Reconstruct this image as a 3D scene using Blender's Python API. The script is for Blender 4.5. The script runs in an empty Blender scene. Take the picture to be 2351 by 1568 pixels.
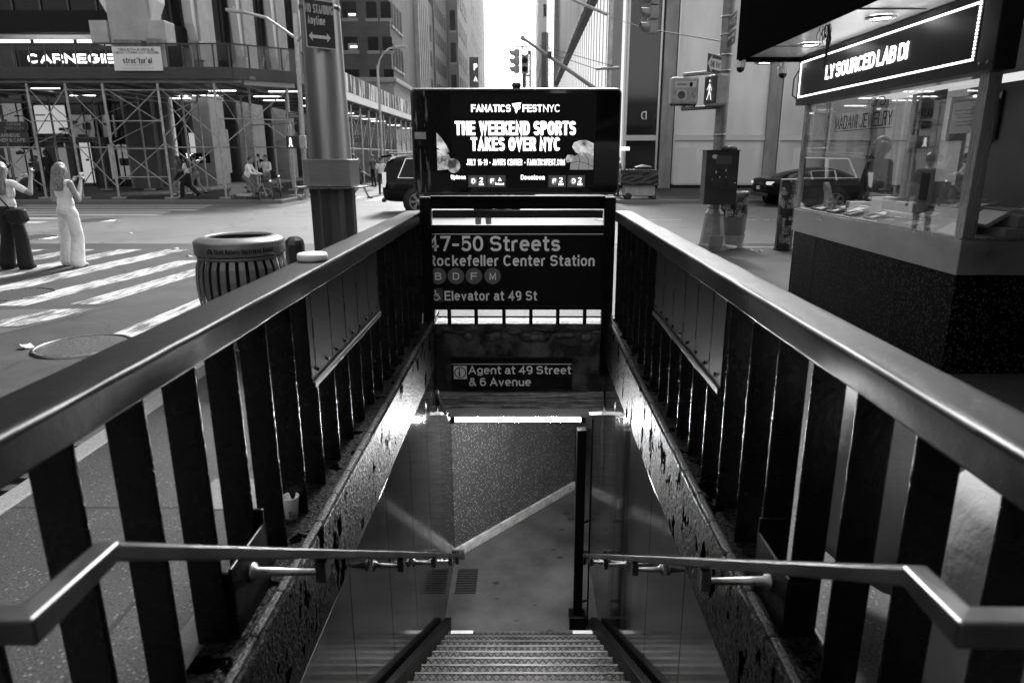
import bpy, math, random
from mathutils import Vector, Matrix
random.seed(7)
R = math.radians
sc = bpy.context.scene
COL = sc.collection
V = Vector

# ---------------------------------------------------------------- camera, sky, sun, exposure
EYE, PITCH, FL, CX, CY = 1.65, 15.14, 1567.0, 1205.0, 784.0
cd = bpy.data.cameras.new('camera'); cam = bpy.data.objects.new('camera', cd); COL.objects.link(cam)
cam.location = (0, 0, EYE); cam.rotation_euler = (R(90 - PITCH), 0, 0)
cd.sensor_width = 36; cd.lens = 24; cd.shift_x = -0.0125
cd.clip_start = 0.05; cd.clip_end = 3000
cd.dof.use_dof = True; cd.dof.focus_distance = 8.0; cd.dof.aperture_fstop = 3.2
sc.camera = cam
SUN_EL, SUN_AZ = 40, 5            # degrees; azimuth measured from the street direction (+Y) towards +X
w = bpy.data.worlds.new('World'); sc.world = w; w.use_nodes = True
nt = w.node_tree; bg = nt.nodes['Background']
sky = nt.nodes.new('ShaderNodeTexSky'); sky.sky_type = 'NISHITA'; sky.sun_disc = False
sky.sun_elevation = R(SUN_EL); sky.sun_rotation = R(SUN_AZ); sky.dust_density = 4.0; sky.air_density = 1.0
bw = nt.nodes.new('ShaderNodeRGBToBW')
nt.links.new(sky.outputs[0], bw.inputs[0]); nt.links.new(bw.outputs[0], bg.inputs[0])
bg.inputs[1].default_value = 0.15
sl = bpy.data.lights.new('sun', 'SUN'); sl.energy = 1.3; sl.angle = R(10)
so = bpy.data.objects.new('sun', sl); COL.objects.link(so)
a, e = R(SUN_AZ), R(SUN_EL)
so.rotation_euler = (-V((math.sin(a) * math.cos(e), math.cos(a) * math.cos(e), math.sin(e)))).to_track_quat('-Z', 'Y').to_euler()
sc.view_settings.view_transform = 'Standard'; sc.view_settings.look = 'None'
sc.view_settings.gamma = 1; sc.view_settings.exposure = 1.95
sc.render.film_transparent = False
sc.cycles.use_denoising = True; sc.cycles.denoising_prefilter = 'ACCURATE'
sc.cycles.max_bounces = 8; sc.cycles.transparent_max_bounces = 12
sc.cycles.sample_clamp_indirect = 4.0

def at(px, py, X=None, Y=None, Z=None):
    """The point of the place that lies behind a spot of the photograph (2351 px wide) at a known X, Y or Z."""
    t = R(PITCH); dx, dy = (px - CX) / FL, (CY - py) / FL
    d = V((dx, math.cos(t) + dy * math.sin(t), -math.sin(t) + dy * math.cos(t)))
    k = X / d.x if X is not None else Y / d.y if Y is not None else (Z - EYE) / d.z
    return V((0, 0, EYE)) + d * k

# ---------------------------------------------------------------- materials (all neutral: the photograph has no colour)
MATS = {}
class N:
    def __init__(s, name):
        s.m = bpy.data.materials.new(name); s.m.use_nodes = True; s.t = s.m.node_tree
        s.b = s.t.nodes['Principled BSDF']; s.out = s.t.nodes['Material Output']; MATS[name] = s.m
        s._c = None
    def n(s, kind, **kw):
        x = s.t.nodes.new('ShaderNode' + kind)
        for k, v in kw.items():
            if k[0] == 'i' and k[1:].isdigit(): s.put(x.inputs[int(k[1:])], v)
            elif k in x.inputs.keys(): s.put(x.inputs[k], v)
            else: setattr(x, k, v)
        return x
    def put(s, inp, v):
        if isinstance(v, bpy.types.NodeSocket): s.t.links.new(v, inp)
        elif isinstance(v, bpy.types.Node): s.t.links.new(v.outputs[0], inp)
        elif inp.type == 'RGBA' and isinstance(v, (int, float)): inp.default_value = (v, v, v, 1)
        else: inp.default_value = v
    def co(s, scale=(1, 1, 1), rot=(0, 0, 0)):
        if not s._c: s._c = s.n('TexCoord')
        return s.n('Mapping', i0=s._c.outputs['Object'], i3=scale, i2=rot)
    def noise(s, scale, detail=4, sc3=(1, 1, 1), rough=.6):
        return s.n('TexNoise', Vector=s.co(sc3), Scale=scale, Detail=detail, Roughness=rough).outputs[0]
    def mr(s, v, a, b, c, d, smooth=False):
        x = s.n('MapRange', i0=v, i1=a, i2=b, i3=c, i4=d)
        if smooth: x.interpolation_type = 'SMOOTHSTEP'
        return x.outputs[0]
    def math(s, op, a, b=0.0): return s.n('Math', operation=op, i0=a, i1=b).outputs[0]
    def mix(s, f, a, b):
        x = s.n('Mix', data_type='FLOAT'); s.put(x.inputs[0], f); s.put(x.inputs[2], a); s.put(x.inputs[3], b); return x.outputs[0]
    def base(s, v): s.put(s.b.inputs['Base Color'], v)
    def rough(s, v): s.put(s.b.inputs['Roughness'], v)
    def bump(s, h, strength=.3, dist=.01):
        x = s.n('Bump', Height=h, Strength=strength, Distance=dist); s.put(s.b.inputs['Normal'], x.outputs[0])

def M(name, v, r=.5, metal=0.0, nz=None, bump=None, spec=.5, rv=0.0, coat=0.0):
    """Plain gray material: value, roughness, metallic, nz=(scale, amount[, stretch]), bump=(scale, strength[, distance])."""
    s = N(name); s.b.inputs['Metallic'].default_value = metal; s.b.inputs['Specular IOR Level'].default_value = spec
    s.b.inputs['Coat Weight'].default_value = coat
    s.rough(r)
    if nz:
        f = s.noise(nz[0], 6, nz[2] if len(nz) > 2 else (1, 1, 1))
        s.base(s.mr(f, .3, .7, max(0.002, v * (1 - nz[1])), v * (1 + nz[1])))
        if rv: s.rough(s.mr(f, .3, .7, max(.03, r - rv), min(1, r + rv)))
    else: s.base(v)
    if bump: s.bump(s.noise(bump[0], 5), bump[1], bump[2] if len(bump) > 2 else .01)
    return s.m
def E(name, strength, v=1.0):
    s = N(name); s.base(.004); s.b.inputs['Specular IOR Level'].default_value = .04; s.b.inputs['Emission Color'].default_value = (v, v, v, 1); s.b.inputs['Emission Strength'].default_value = strength * .35
    return s.m
def glass(name, tint=.9, gloss=.04, r=.02, smear=0.0):
    """Clear pane: see-through with a Fresnel reflection."""
    s = N(name); s.t.nodes.remove(s.b)
    tr = s.n('BsdfTransparent', i0=tint); gl = s.n('BsdfGlossy', i0=.95, Roughness=r)
    fr = s.n('Fresnel', IOR=1.5)
    f = s.mr(fr.outputs[0], 0, 1, gloss, .42)
    x = s.n('MixShader'); s.put(x.inputs[0], f); s.t.links.new(tr.outputs[0], x.inputs[1]); s.t.links.new(gl.outputs[0], x.inputs[2])
    s.t.links.new(x.outputs[0], s.out.inputs[0]); return s.m

black_paint = M('black_paint', .0015, .38, spec=.12, nz=(9, .5), bump=(45, .35, .004), rv=.12)
def _():   # rail cap: dark paint worn by hands, lumpy old coats
    s = N('cap_paint'); n1 = s.noise(14, 6); n2 = s.noise(70, 4)
    k = s.mr(s.noise(30, 5), .62, .66, 0, 1); n3 = s.noise(5, 6, (1, .5, 1)); s.base(s.mix(k, s.mr(n3, .35, .68, .003, .018), .04)); s.rough(s.mr(n3, .3, .7, .55, .4)); s.b.inputs['Specular IOR Level'].default_value = .3; s.bump(s.math('ADD', n1, s.math('MULTIPLY', n2, .4)), .22, .008)
    return s.m
cap_paint = _()
bar_paint = M('bar_paint', .001, .27, spec=.3, nz=(9, .5), bump=(40, .6, .006), rv=.1)
dark_metal = M('dark_metal', .02, .4, nz=(5, .3))
black_gloss = M('black_gloss', .005, .08); fascia_black = M('canopy_black', .004, .5, spec=0.0)
black_matte = M('black_matte', .008, .8)
panel_black = M('panel_black', .004, .5, spec=.06, nz=(2, .4), bump=(20, .1, .003))
steel = M('steel', .42, .3, 1.0, nz=(3, .15, (14, 14, .6)), rv=.1)
steel_dark = M('steel_dark', .2, .34, 1.0, nz=(2.2, .35, (10, 10, .4)), rv=.12)
galv = M('galvanised_tube', .36, .4, .3, nz=(6, .3))
chrome = M('chrome', .7, .12, 1.0)
white_paint = M('white_paint', .75, .5)
gray_paint = M('gray_paint', .3, .5, nz=(8, .3), bump=(60, .1, .003))
lightgray = M('light_gray', .5, .5)
marble = M('marble', .27, .4, nz=(1.2, .2), bump=(2, .05))
granite_kerb = M('granite_kerb', .16, .7, nz=(60, .35))
rubber = M('rubber', .015, .7)
paper = M('paper', .72, .7, nz=(20, .08))
carton = M('carton', .32, .8, nz=(6, .2))
signtext = M('sign_letter_gray', .85, .5)
sign_black = M('sign_black', .004, .35, spec=.15, nz=(3, .4))
skin = M('skin', .24, .55); skin_dark = M('skin_dark', .10, .55); skin_mid = M('skin_mid', .22, .55)
cloth_white = M('white_cloth', .75, .9, nz=(7, .1, (1, 1, .4)), bump=(9, .9, .05))
cloth_black = M('black_cloth', .012, .9, bump=(14, .4, .02)); cloth_gray = M('gray_cloth', .12, .9, bump=(14, .4, .02))
cloth_mid = M('mid_cloth', .28, .9, bump=(14, .4, .02)); cloth_light = M('light_cloth', .55, .9, nz=(8, .1), bump=(14, .4, .02))
def _():
    s = N('blond_hair'); f = s.noise(40, 4, (3, 3, .25)); s.base(s.mr(f, .38, .62, .03, .34)); s.rough(.45); s.bump(f, .8, .01); return s.m
hair_blond = _()
hair_dark = M('dark_hair', .02, .5, bump=(60, .4)); hair_brown = M('brown_hair', .06, .5, nz=(30, .5, (3, 3, .3)), bump=(40, .4))
lit_white = E('lit_white', 6.0); lit_soft = E('lit_soft', 1.6); tube_lit = E('fluorescent_tube', 300.0)
screen_white = E('screen_white', 2.6); screen_gray = E('screen_gray', .035); screen_bg = E('screen_dark', .002); screen_mid = E('screen_mid', .17)
lamp_lit = E('signal_lens_lit', 9.0)
pane_dark = M('dark_pane', .005, .12, spec=.12); far_pane = M('far_pane', .008, .5, spec=.05)
win_glass = glass('shop_glass', .92, .05)
rail_glass = glass('mesh_screen', .62, .03, .2)

def asphalt(name, lo, hi, big=.35, crack=True):
    s = N(name); fine = s.noise(75, 4); med = s.noise(3.5, 8); bigp = s.noise(big, 5, (1, .5, 1)); streak = s.noise(.5, 5, (.25, 3, 1))
    a = s.math('ADD', s.math('MULTIPLY', med, .35), s.math('ADD', s.math('MULTIPLY', bigp, .45), s.math('MULTIPLY', streak, .3)))
    v = s.mr(a, .38, .72, lo, hi); v = s.math('MULTIPLY', v, s.mr(fine, .3, .7, .45, 1.6))
    if crack:
        vo = s.n('TexVoronoi', feature='DISTANCE_TO_EDGE', Vector=s.n('VectorMath', operation='ADD', i0=s.co(), i1=s.n('TexNoise', Vector=s.co(), Scale=1.2).outputs[1]).outputs[0], Scale=.33)
        v = s.math('MULTIPLY', v, s.mr(vo.outputs[0], 0, .012, .35, 1))
    s.base(v); s.rough(s.mr(a, .35, .7, .5, .7)); s.b.inputs['Specular IOR Level'].default_value = .3; s.bump(s.math('ADD', s.math('MULTIPLY', fine, .5), med), .25, .01); return s.m
asph = asphalt('asphalt', .012, .042); asph_ave = asphalt('avenue_asphalt', .06, .15); patch_m = asphalt('asphalt_patch', .04, .08, crack=False)
def slabs(name, v, size, joint=.012, speck=.6, rot=0.0, r=.6):
    s = N(name); b = s.n('TexBrick', Vector=s.co(rot=(0, 0, rot)), offset=0.0, Color1=1.0, Color2=.86, Mortar=.35, Scale=1.0)
    b.inputs['Mortar Size'].default_value = joint; b.inputs['Brick Width'].default_value = size; b.inputs['Row Height'].default_value = size
    fine = s.noise(110, 3); med = s.noise(2.2, 6); dirt = s.noise(.6, 4)
    x = s.math('MULTIPLY', b.outputs[0], s.mr(fine, .35, .65, v * (1 - speck), v * (1 + speck)))
    x = s.math('MULTIPLY', x, s.mr(med, .3, .7, .75, 1.2)); x = s.math('MULTIPLY', x, s.mr(dirt, .3, .7, .8, 1.15))
    vo = s.n('TexVoronoi', Vector=s.co(), Scale=9.0); gum = s.mr(vo.outputs[0], .07, .1, .45, 1); x = s.math('MULTIPLY', x, gum)
    v2 = s.n('TexVoronoi', Vector=s.co(), Scale=48.0); sc2 = s.n('SeparateColor', i0=v2.outputs[1]).outputs[0]; f2 = s.math('MULTIPLY', s.mr(v2.outputs[0], .2, .3, 1, 0), s.mr(sc2, .55, .6, 0, 1)); x = s.mix(f2, x, v * 2.6)
    f3 = s.math('MULTIPLY', s.mr(v2.outputs[0], .25, .35, 1, 0), s.mr(sc2, .3, .25, 0, 1)); x = s.mix(f3, x, v * .4); s.b.inputs['Specular IOR Level'].default_value = .2
    s.base(x); s.rough(r); s.bump(s.math('ADD', fine, b.outputs[0]), .25, .004); return s.m
walk_m = slabs('pavement', .042, 1.5); farwalk_m = slabs('far_pavement', .022, 1.5)
def speckle(name, lo, hi, scale, thr=.14, r=.5, spec=.5):
    s = N(name); vo = s.n('TexVoronoi', Vector=s.co((1, 1, .55), (.5, .3, .2)), Scale=scale); k = s.n('TexVoronoi', Vector=s.co((.6, 1, 1), (.2, .9, .4)), Scale=scale * .6)
    n = s.noise(1.1, 5)
    f = s.math('MAXIMUM', s.mr(vo.outputs[0], thr, thr * 2, 1, 0), s.mr(k.outputs[0], thr, thr * 1.8, .7, 0))
    s.base(s.math('MULTIPLY', s.mix(f, lo, hi), s.mr(n, .3, .7, .7, 1.25))); s.rough(r); s.b.inputs['Specular IOR Level'].default_value = spec; return s.m
terrazzo = speckle('speckled_terrazzo', .07, .42, 40); granite_dark = speckle('dark_granite', .0015, .06, 45, .16, .4, .06)
def paintline(name, wear):
    s = N(name); a = s.noise(6, 8, (2.4, .4, 1)); b = s.noise(60, 4); c = s.noise(1.5, 4)
    f = s.math('ADD', s.math('MULTIPLY', a, .55), s.math('ADD', s.math('MULTIPLY', b, .25), s.math('MULTIPLY', c, .25)))
    s.base(s.mr(f, .45 + wear, .56 + wear, .42, .04)); s.rough(.6); return s.m
stripe_m = paintline('worn_road_paint', .03); stripe_far = paintline('far_road_paint', .14); stripe_worn = paintline('very_worn_road_paint', -.02)
def _():
    s = N('tread_plate')
    a = s.n('TexWave', Vector=s.co(rot=(0, 0, R(33))), Scale=6.2, wave_type='BANDS', bands_direction='X').outputs[1]
    b = s.n('TexWave', Vector=s.co(rot=(0, 0, R(-33))), Scale=6.2, wave_type='BANDS', bands_direction='X').outputs[1]
    f = s.math('MINIMUM', s.mr(a, .08, .3, 0, 1), s.mr(b, .08, .3, 0, 1)); n = s.noise(2.5, 6)
    s.base(s.math('MULTIPLY', s.mr(n, .3, .7, .015, .11), s.mr(f, 0, 1, .12, 1))); s.rough(s.mr(n, .3, .7, .6, .45)); s.b.inputs['Specular IOR Level'].default_value = .2
    s.bump(f, .6, .004); return s.m
tread_m = _()
def _():
    s = N('rough_painted_concrete'); a = s.noise(15, 8); b = s.noise(2.5, 6, (1, 1, .6)); c = s.noise(60, 3)
    pk = s.math('MAXIMUM', s.mr(s.noise(6, 6, (1, 1, .6)), .56, .58, 0, 1), s.mr(s.noise(48, 6), .36, .62, .2, .95))
    s.base(s.mix(pk, s.mr(s.math('ADD', s.math('MULTIPLY', a, .5), s.math('MULTIPLY', b, .5)), .38, .62, .003, .03), .0008)); s.rough(.30); s.put(s.b.inputs['Specular IOR Level'], s.math('MULTIPLY', s.math('SUBTRACT', 1.0, pk), .10)); s.bump(s.math('ADD', a, s.math('MULTIPLY', c, .6)), .8, .02); return s.m
rough_conc = _()
def _():
    s = N('header_concrete'); a = s.noise(5, 8); b = s.noise(30, 6)
    s.base(s.mr(a, .42, .66, .004, .11)); s.rough(.5); s.bump(s.math('ADD', a, s.math('MULTIPLY', b, .5)), .8, .03); return s.m
header_m = _()
def _():
    s = N('old_board'); a = s.noise(3.2, 8, (1, 20, 26)); b = s.noise(9, 5)
    s.base(s.math('MULTIPLY', s.mr(a, .38, .62, .05, .46), s.mr(b, .3, .6, .55, 1.1))); s.rough(.55); s.bump(a, .5, .01); return s.m
board_m = _()
def _():
    s = N('stair_wall_panel'); a = s.noise(1.3, 6, (3, 3, .35)); b = s.noise(40, 4)
    s.base(s.mr(a, .3, .7, .003, .012)); s.rough(s.mr(a, .3, .7, .05, .15)); s.b.inputs['Specular IOR Level'].default_value = .28; s.bump(b, .05, .002); return s.m
wallpanel_m = _()
def _():
    s = N('wet_concrete_floor'); a = s.noise(1.4, 7); b = s.noise(120, 3); vo = s.n('TexVoronoi', Vector=s.co((1, 1.5, 1)), Scale=3.6, Randomness=1.0)
    v = s.math('MULTIPLY', s.mr(a, .3, .7, .03, .12), s.mr(b, .3, .7, .75, 1.2))
    s.base(s.math('MULTIPLY', v, s.mr(s.math('ADD', vo.outputs[0], s.mr(s.noise(.9, 3), .35, .6, -.12, .25)), .10, .17, .22, 1))); s.rough(.45); return s.m
floor_m = _()
def brick(name, v, r=.8):
    s = N(name); b = s.n('TexBrick', Vector=s.co(rot=(R(90), 0, 0)), Color1=v, Color2=v * .75, Mortar=v * 1.25, Scale=1.0)
    b.inputs['Mortar Size'].default_value = .012; b.inputs['Brick Width'].default_value = .5; b.inputs['Row Height'].default_value = .16
    n = s.noise(.5, 6, (1, 1, .5)); s.base(s.math('MULTIPLY', b.outputs[0], s.mr(n, .3, .7, .75, 1.25))); s.rough(r); return s.m
brick_a = brick('gray_brick', .10); brick_b = brick('pale_brick', .20); brick_c = brick('mid_brick', .14)
def _():
    s = N('striped_cladding'); t = s.co((1, 1, 1)); sp = s.n('SeparateXYZ', i0=t)
    k = s.n('TexWhiteNoise', noise_dimensions='1D'); s.put(k.inputs['W'], s.math('FLOOR', s.math('MULTIPLY', sp.outputs[1], 1.1)))
    n = s.noise(.4, 5, (1, 4, .15)); s.base(s.math('MULTIPLY', s.mr(k.outputs[0], 0, 1, .2, .42), s.mr(n, .3, .7, .75, 1.2))); s.rough(.45); return s.m
cladding_m = _()
def _():
    s = N('dripping_paint'); a = s.noise(1.6, 5, (1, 1.5, .08)); b = s.noise(4, 4, (1, 1.5, .2))
    s.base(s.mr(s.math('ADD', s.math('MULTIPLY', a, .7), s.math('MULTIPLY', b, .3)), .50, .535, .012, .7)); s.rough(.6); return s.m
drip_m = _()
def _():
    s = N('sticker_collage'); vo = s.n('TexVoronoi', Vector=s.co((1, 1, .8)), Scale=9.0, distance='CHEBYCHEV'); n = s.noise(45, 5); n2 = s.noise(2, 3)
    sp = s.n('SeparateColor', i0=vo.outputs[1]); v = s.mr(sp.outputs[0], .45, .9, .02, .42)
    s.base(s.math('MULTIPLY', v, s.mr(n, .46, .54, .25, 1.1))); s.rough(.5); s.bump(vo.outputs[0], .2, .004); return s.m
sticker_m = _()
def _():
    s = N('plastic_sheet'); a = s.noise(5, 6, (1, 1, 2)); s.base(.014); s.rough(.22); s.bump(a, 1.0, .08); return s.m
plastic_m = _()
def _():
    s = N('scratched_enclosure_glass'); n = s.noise(300, 2); st = s.noise(7, 5, (3.2, 1, .35)); x = s.n('SeparateXYZ', i0=s.co()).outputs[0]
    k = s.math('MULTIPLY', s.mr(st, .57, .61, 0, 1), s.mr(x, -.86, -.80, 1, 0)); d = s.mr(s.noise(90, 2), .70, .74, 0, 1)  # left streaks: reflections in drips put into the colour; the rest is specks
    s.base(s.mix(s.math('MAXIMUM', k, s.math('MULTIPLY', d, .35)), .002, .16))
    s.rough(s.mr(n, .5, .7, .03, .12)); return s.m
bezel_m = _()

# ---------------------------------------------------------------- mesh building
class MB:
    def __init__(s): s.v, s.f, s.sm = [], [], []
    def add(s, vs, fs, smooth=False):
        b = len(s.v); s.v += [V(x) for x in vs]; s.f += [[i + b for i in f] for f in fs]; s.sm += [smooth] * len(fs); return s
    def box(s, x0, x1, y0, y1, z0, z1):
        return s.add([(x0, y0, z0), (x1, y0, z0), (x1, y1, z0), (x0, y1, z0), (x0, y0, z1), (x1, y0, z1), (x1, y1, z1), (x0, y1, z1)],
                     [(0, 3, 2, 1), (4, 5, 6, 7), (0, 1, 5, 4), (1, 2, 6, 5), (2, 3, 7, 6), (3, 0, 4, 7)])
    def bar(s, p, q, wd, ht, up=(0, 0, 1)):
        """Rectangular bar from p to q."""
        p, q = V(p), V(q); d = (q - p).normalized(); u = V(up); r = d.cross(u)
        if r.length < 1e-4: r = d.cross(V((0, 1, 0)))
        r.normalize(); u = r.cross(d); a, b = r * wd / 2, u * ht / 2
        return s.add([p - a - b, p + a - b, p + a + b, p - a + b, q - a - b, q + a - b, q + a + b, q - a + b],
                     [(0, 1, 2, 3), (4, 7, 6, 5), (0, 4, 5, 1), (1, 5, 6, 2), (2, 6, 7, 3), (3, 7, 4, 0)])
    def prism(s, pts, vec, smooth=False):
        n = len(pts); pts = [V(p) for p in pts]; vec = V(vec)
        return s.add(pts + [p + vec for p in pts], [list(range(n))[::-1], list(range(n, 2 * n))] + [(i, (i + 1) % n, n + (i + 1) % n, n + i) for i in range(n)], smooth)
    def quad(s, *p): return s.add(p, [list(range(len(p)))])
    def tube(s, p, q, r, r2=None, n=10, cap=True):
        p, q = V(p), V(q); r2 = r if r2 is None else r2; d = (q - p).normalized()
        u = d.cross(V((0, 0, 1))); u = d.cross(V((1, 0, 0))) if u.length < 1e-3 else u; u.normalize(); w_ = d.cross(u)
        ring = [u * math.cos(t) + w_ * math.sin(t) for t in [2 * math.pi * i / n for i in range(n)]]
        s.add([p + k * r for k in ring] + [q + k * r2 for k in ring], [(i, (i + 1) % n, n + (i + 1) % n, n + i) for i in range(n)], True)
        if cap: s.add([p + k * r for k in ring], [list(range(n))[::-1]]); s.add([q + k * r2 for k in ring], [list(range(n))])
        return s
    def path(s, pts, r, n=8):
        for i in range(len(pts) - 1):
            s.tube(pts[i], pts[i + 1], r, n=n)
            if i: s.ball(pts[i], (r * .99,) * 3, n)
        return s
    def lathe(s, c, prof, n=24, ax=None, smooth=True, closed=False):
        """prof: (radius, height) pairs turned about +Z (or ax) through c."""
        c = V(c); q = V((0, 0, 1)).rotation_difference(V(ax)) if ax else None; vs = []
        for r, z in prof:
            for i in range(n):
                t = 2 * math.pi * (i + .5) / n; p = V((r * math.cos(t), r * math.sin(t), z)); vs.append(c + (q @ p if q else p))
        k = len(prof); fs = [(j * n + i, j * n + (i + 1) % n, (j + 1) * n + (i + 1) % n, (j + 1) * n + i) for j in range(k - 1) for i in range(n)]
        s.add(vs, fs, smooth)
        if closed: s.add(vs[:n], [list(range(n))[::-1]]); s.add(vs[-n:], [list(range(n))])
        return s
    def ball(s, c, r, n=10):
        c = V(c); m = max(4, n // 2); vs = [c + V((0, 0, -r[2]))]
        for j in range(1, m):
            a_ = -math.pi / 2 + math.pi * j / m
            vs += [c + V((r[0] * math.cos(a_) * math.cos(2 * math.pi * i / n), r[1] * math.cos(a_) * math.sin(2 * math.pi * i / n), r[2] * math.sin(a_))) for i in range(n)]
        vs.append(c + V((0, 0, r[2]))); top = len(vs) - 1
        fs = [(0, 1 + (i + 1) % n, 1 + i) for i in range(n)] + [(1 + j * n + i, 1 + j * n + (i + 1) % n, 1 + (j + 1) * n + (i + 1) % n, 1 + (j + 1) * n + i) for j in range(m - 2) for i in range(n)]
        fs += [(top, 1 + (m - 2) * n + i, 1 + (m - 2) * n + (i + 1) % n) for i in range(n)]
        return s.add(vs, fs, True)
    def xf(s, mat):
        s.v = [mat @ p for p in s.v]; return s
    def build(s, name, m, parent=None, bev=0, off=None):
        me = bpy.data.meshes.new(name); o = off if off is not None else OFF.get(root_of(parent).name, V()) if parent else V()
        me.from_pydata([tuple(p - o) for p in s.v], [], s.f); me.polygons.foreach_set('use_smooth', s.sm); me.materials.append(m); me.update()
        ob = bpy.data.objects.new(name, me); COL.objects.link(ob)
        if parent: ob.parent = parent
        if bev:
            b = ob.modifiers.new('bevel', 'BEVEL'); b.width = bev; b.segments = 2; b.limit_method = 'ANGLE'; b.angle_limit = R(40)
        return ob
OFF = {}
def root_of(o):
    while o.parent: o = o.parent
    return o
def tag(o, label, cat, group=None, kind=None):
    o['label'] = label; o['category'] = cat
    if group: o['group'] = group
    if kind: o['kind'] = kind
    return o
def thing(name, label, cat, loc=(0, 0, 0), group=None, rot=0.0, local=False):
    """An Empty at the thing's base; parts are written in world coordinates unless local."""
    o = bpy.data.objects.new(name, None); COL.objects.link(o); o.empty_display_size = .1; o.location = loc; o.rotation_euler = (0, 0, rot)
    OFF[o.name] = V() if local else V(loc)
    return tag(o, label, cat, group)
def solo(name, mb, m, label, cat, group=None, loc=None, bev=0):
    loc = V(loc) if loc is not None else sum(mb.v, V()) / len(mb.v)
    o = mb.build(name, m, None, bev, off=loc); o.location = loc; return tag(o, label, cat, group)
def struct(name, mb, m, bev=0):
    o = mb.build(name, m, None, bev); o['kind'] = 'structure'; return o
def dup(o, loc=None, label=None, rot=None):
    """A thing with its parts and sub-parts, copied."""
    def cp(x, par):
        c = x.copy(); COL.objects.link(c)
        if par: c.parent = par
        for ch in [k for k in COL.objects if k.parent == x]: cp(ch, c)
        return c
    c = cp(o, None)
    if loc is not None: c.location = loc
    if label: c['label'] = label
    if rot is not None: c.rotation_euler = (0, 0, rot)
    OFF[c.name] = OFF.get(o.name, V()); return c
def arc_(cx, cy, rx, ry, a0, a1, n=12):
    out = []
    for i in range(n + 1):
        t = R(a0 + (a1 - a0) * i / n); c, s = math.cos(t), math.sin(t); k = .86
        out.append((cx + rx * math.copysign(abs(c) ** k, c), cy + ry * math.copysign(abs(s) ** k, s)))
    return out
def _font():
    A = arc_; X = .71; g = {}
    def d(ch, w_, *st): g[ch] = (w_, [list(s) for s in st])
    O = lambda cx, cy, rx, ry: A(cx, cy, rx, ry, 90, 450, 26)
    d('A', .74, [(0, 0), (.5, 1), (1, 0)], [(.19, .32), (.81, .32)]); d('B', .66, [(.5, .54), (0, .54), (0, 1), (.55, 1)] + A(.6, .77, .34, .23, 90, -90) + [(.5, .54)], [(0, .54), (0, 0), (.6, 0)] + A(.62, .27, .38, .27, -90, 90) + [(.45, .54)])
    d('C', .72, A(.5, .5, .5, .5, 38, 322, 20)); d('D', .72, [(.5, 0), (0, 0), (0, 1), (.45, 1)] + A(.45, .5, .55, .5, 90, -90, 16) + [(.4, 0)])
    d('E', .6, [(1, 1), (0, 1), (0, 0), (1, 0)], [(0, .52), (.92, .52)]); d('F', .57, [(1, 1), (0, 1), (0, 0)], [(0, .52), (.9, .52)])
    d('G', .76, A(.5, .5, .5, .5, 40, 340, 20) + [(1, .46), (.55, .46)]); d('H', .68, [(0, 0), (0, 1)], [(1, 0), (1, 1)], [(0, .52), (1, .52)])
    d('I', 0, [(0, 0), (0, 1)]); d('J', .5, [(1, 1), (1, .3)] + A(.5, .3, .5, .3, 0, -170)); d('K', .68, [(0, 0), (0, 1)], [(1, 1), (0, .36)], [(.33, .58), (1, 0)])
    d('L', .54, [(0, 1), (0, 0), (1, 0)]); d('M', .82, [(0, 0), (0, 1), (.5, .12), (1, 1), (1, 0)]); d('N', .7, [(0, 0), (0, 1), (1, 0), (1, 1)])
    d('O', .76, O(.5, .5, .5, .5)); d('P', .62, [(0, 0), (0, 1), (.55, 1)] + A(.58, .74, .42, .26, 90, -90) + [(0, .48)]); d('Q', .76, O(.5, .5, .5, .5), [(.6, .25), (1, 0)])
    d('R', .68, [(0, 0), (0, 1), (.55, 1)] + A(.58, .75, .40, .25, 90, -90) + [(0, .5)], [(.6, .5), (1, 0)])
    d('S', .66, A(.5, .75, .48, .25, 15, 270, 14)[:-1] + A(.5, .26, .5, .26, 90, -165, 14)); d('T', .64, [(0, 1), (1, 1)], [(.5, 1), (.5, 0)])
    d('U', .68, [(0, 1), (0, .35)] + A(.5, .35, .5, .35, 180, 360) + [(1, 1)]); d('V', .7, [(0, 1), (.5, 0), (1, 1)]); d('W', 1.0, [(0, 1), (.26, 0), (.5, .95), (.74, 0), (1, 1)])
    d('X', .68, [(0, 0), (1, 1)], [(0, 1), (1, 0)]); d('Y', .68, [(0, 1), (.5, .45), (1, 1)], [(.5, .5), (.5, 0)]); d('Z', .64, [(0, 1), (1, 1), (0, 0), (1, 0)])
    d('0', .56, O(.5, .5, .5, .5)); d('1', .3, [(0, .74), (.95, 1), (.95, 0)]); d('2', .55, A(.5, .71, .5, .29, 170, -35, 12) + [(0, 0), (1, 0)]); d('3', .56, A(.48, .76, .46, .24, 160, -90, 12) + [(.4, .52)], A(.48, .27, .52, .27, 90, -160, 12))
    d('4', .6, [(.74, 0), (.74, 1), (0, .28), (1, .28)]); d('5', .56, [(.9, 1), (.18, 1), (.08, .47)] + A(.5, .32, .5, .32, 140, -155, 14)); d('6', .56, [(.9, .86)] + A(.5, .62, .5, .38, 60, 180, 8) + [(0, .32)], O(.5, .31, .5, .31))
    d('7', .54, [(0, 1), (1, 1), (.36, 0)]); d('8', .56, O(.5, .76, .44, .24), O(.5, .27, .5, .27)); d('9', .56, O(.5, .69, .5, .31), [(1, .68)] + A(.5, .38, .5, .38, 0, -120, 8))
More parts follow.
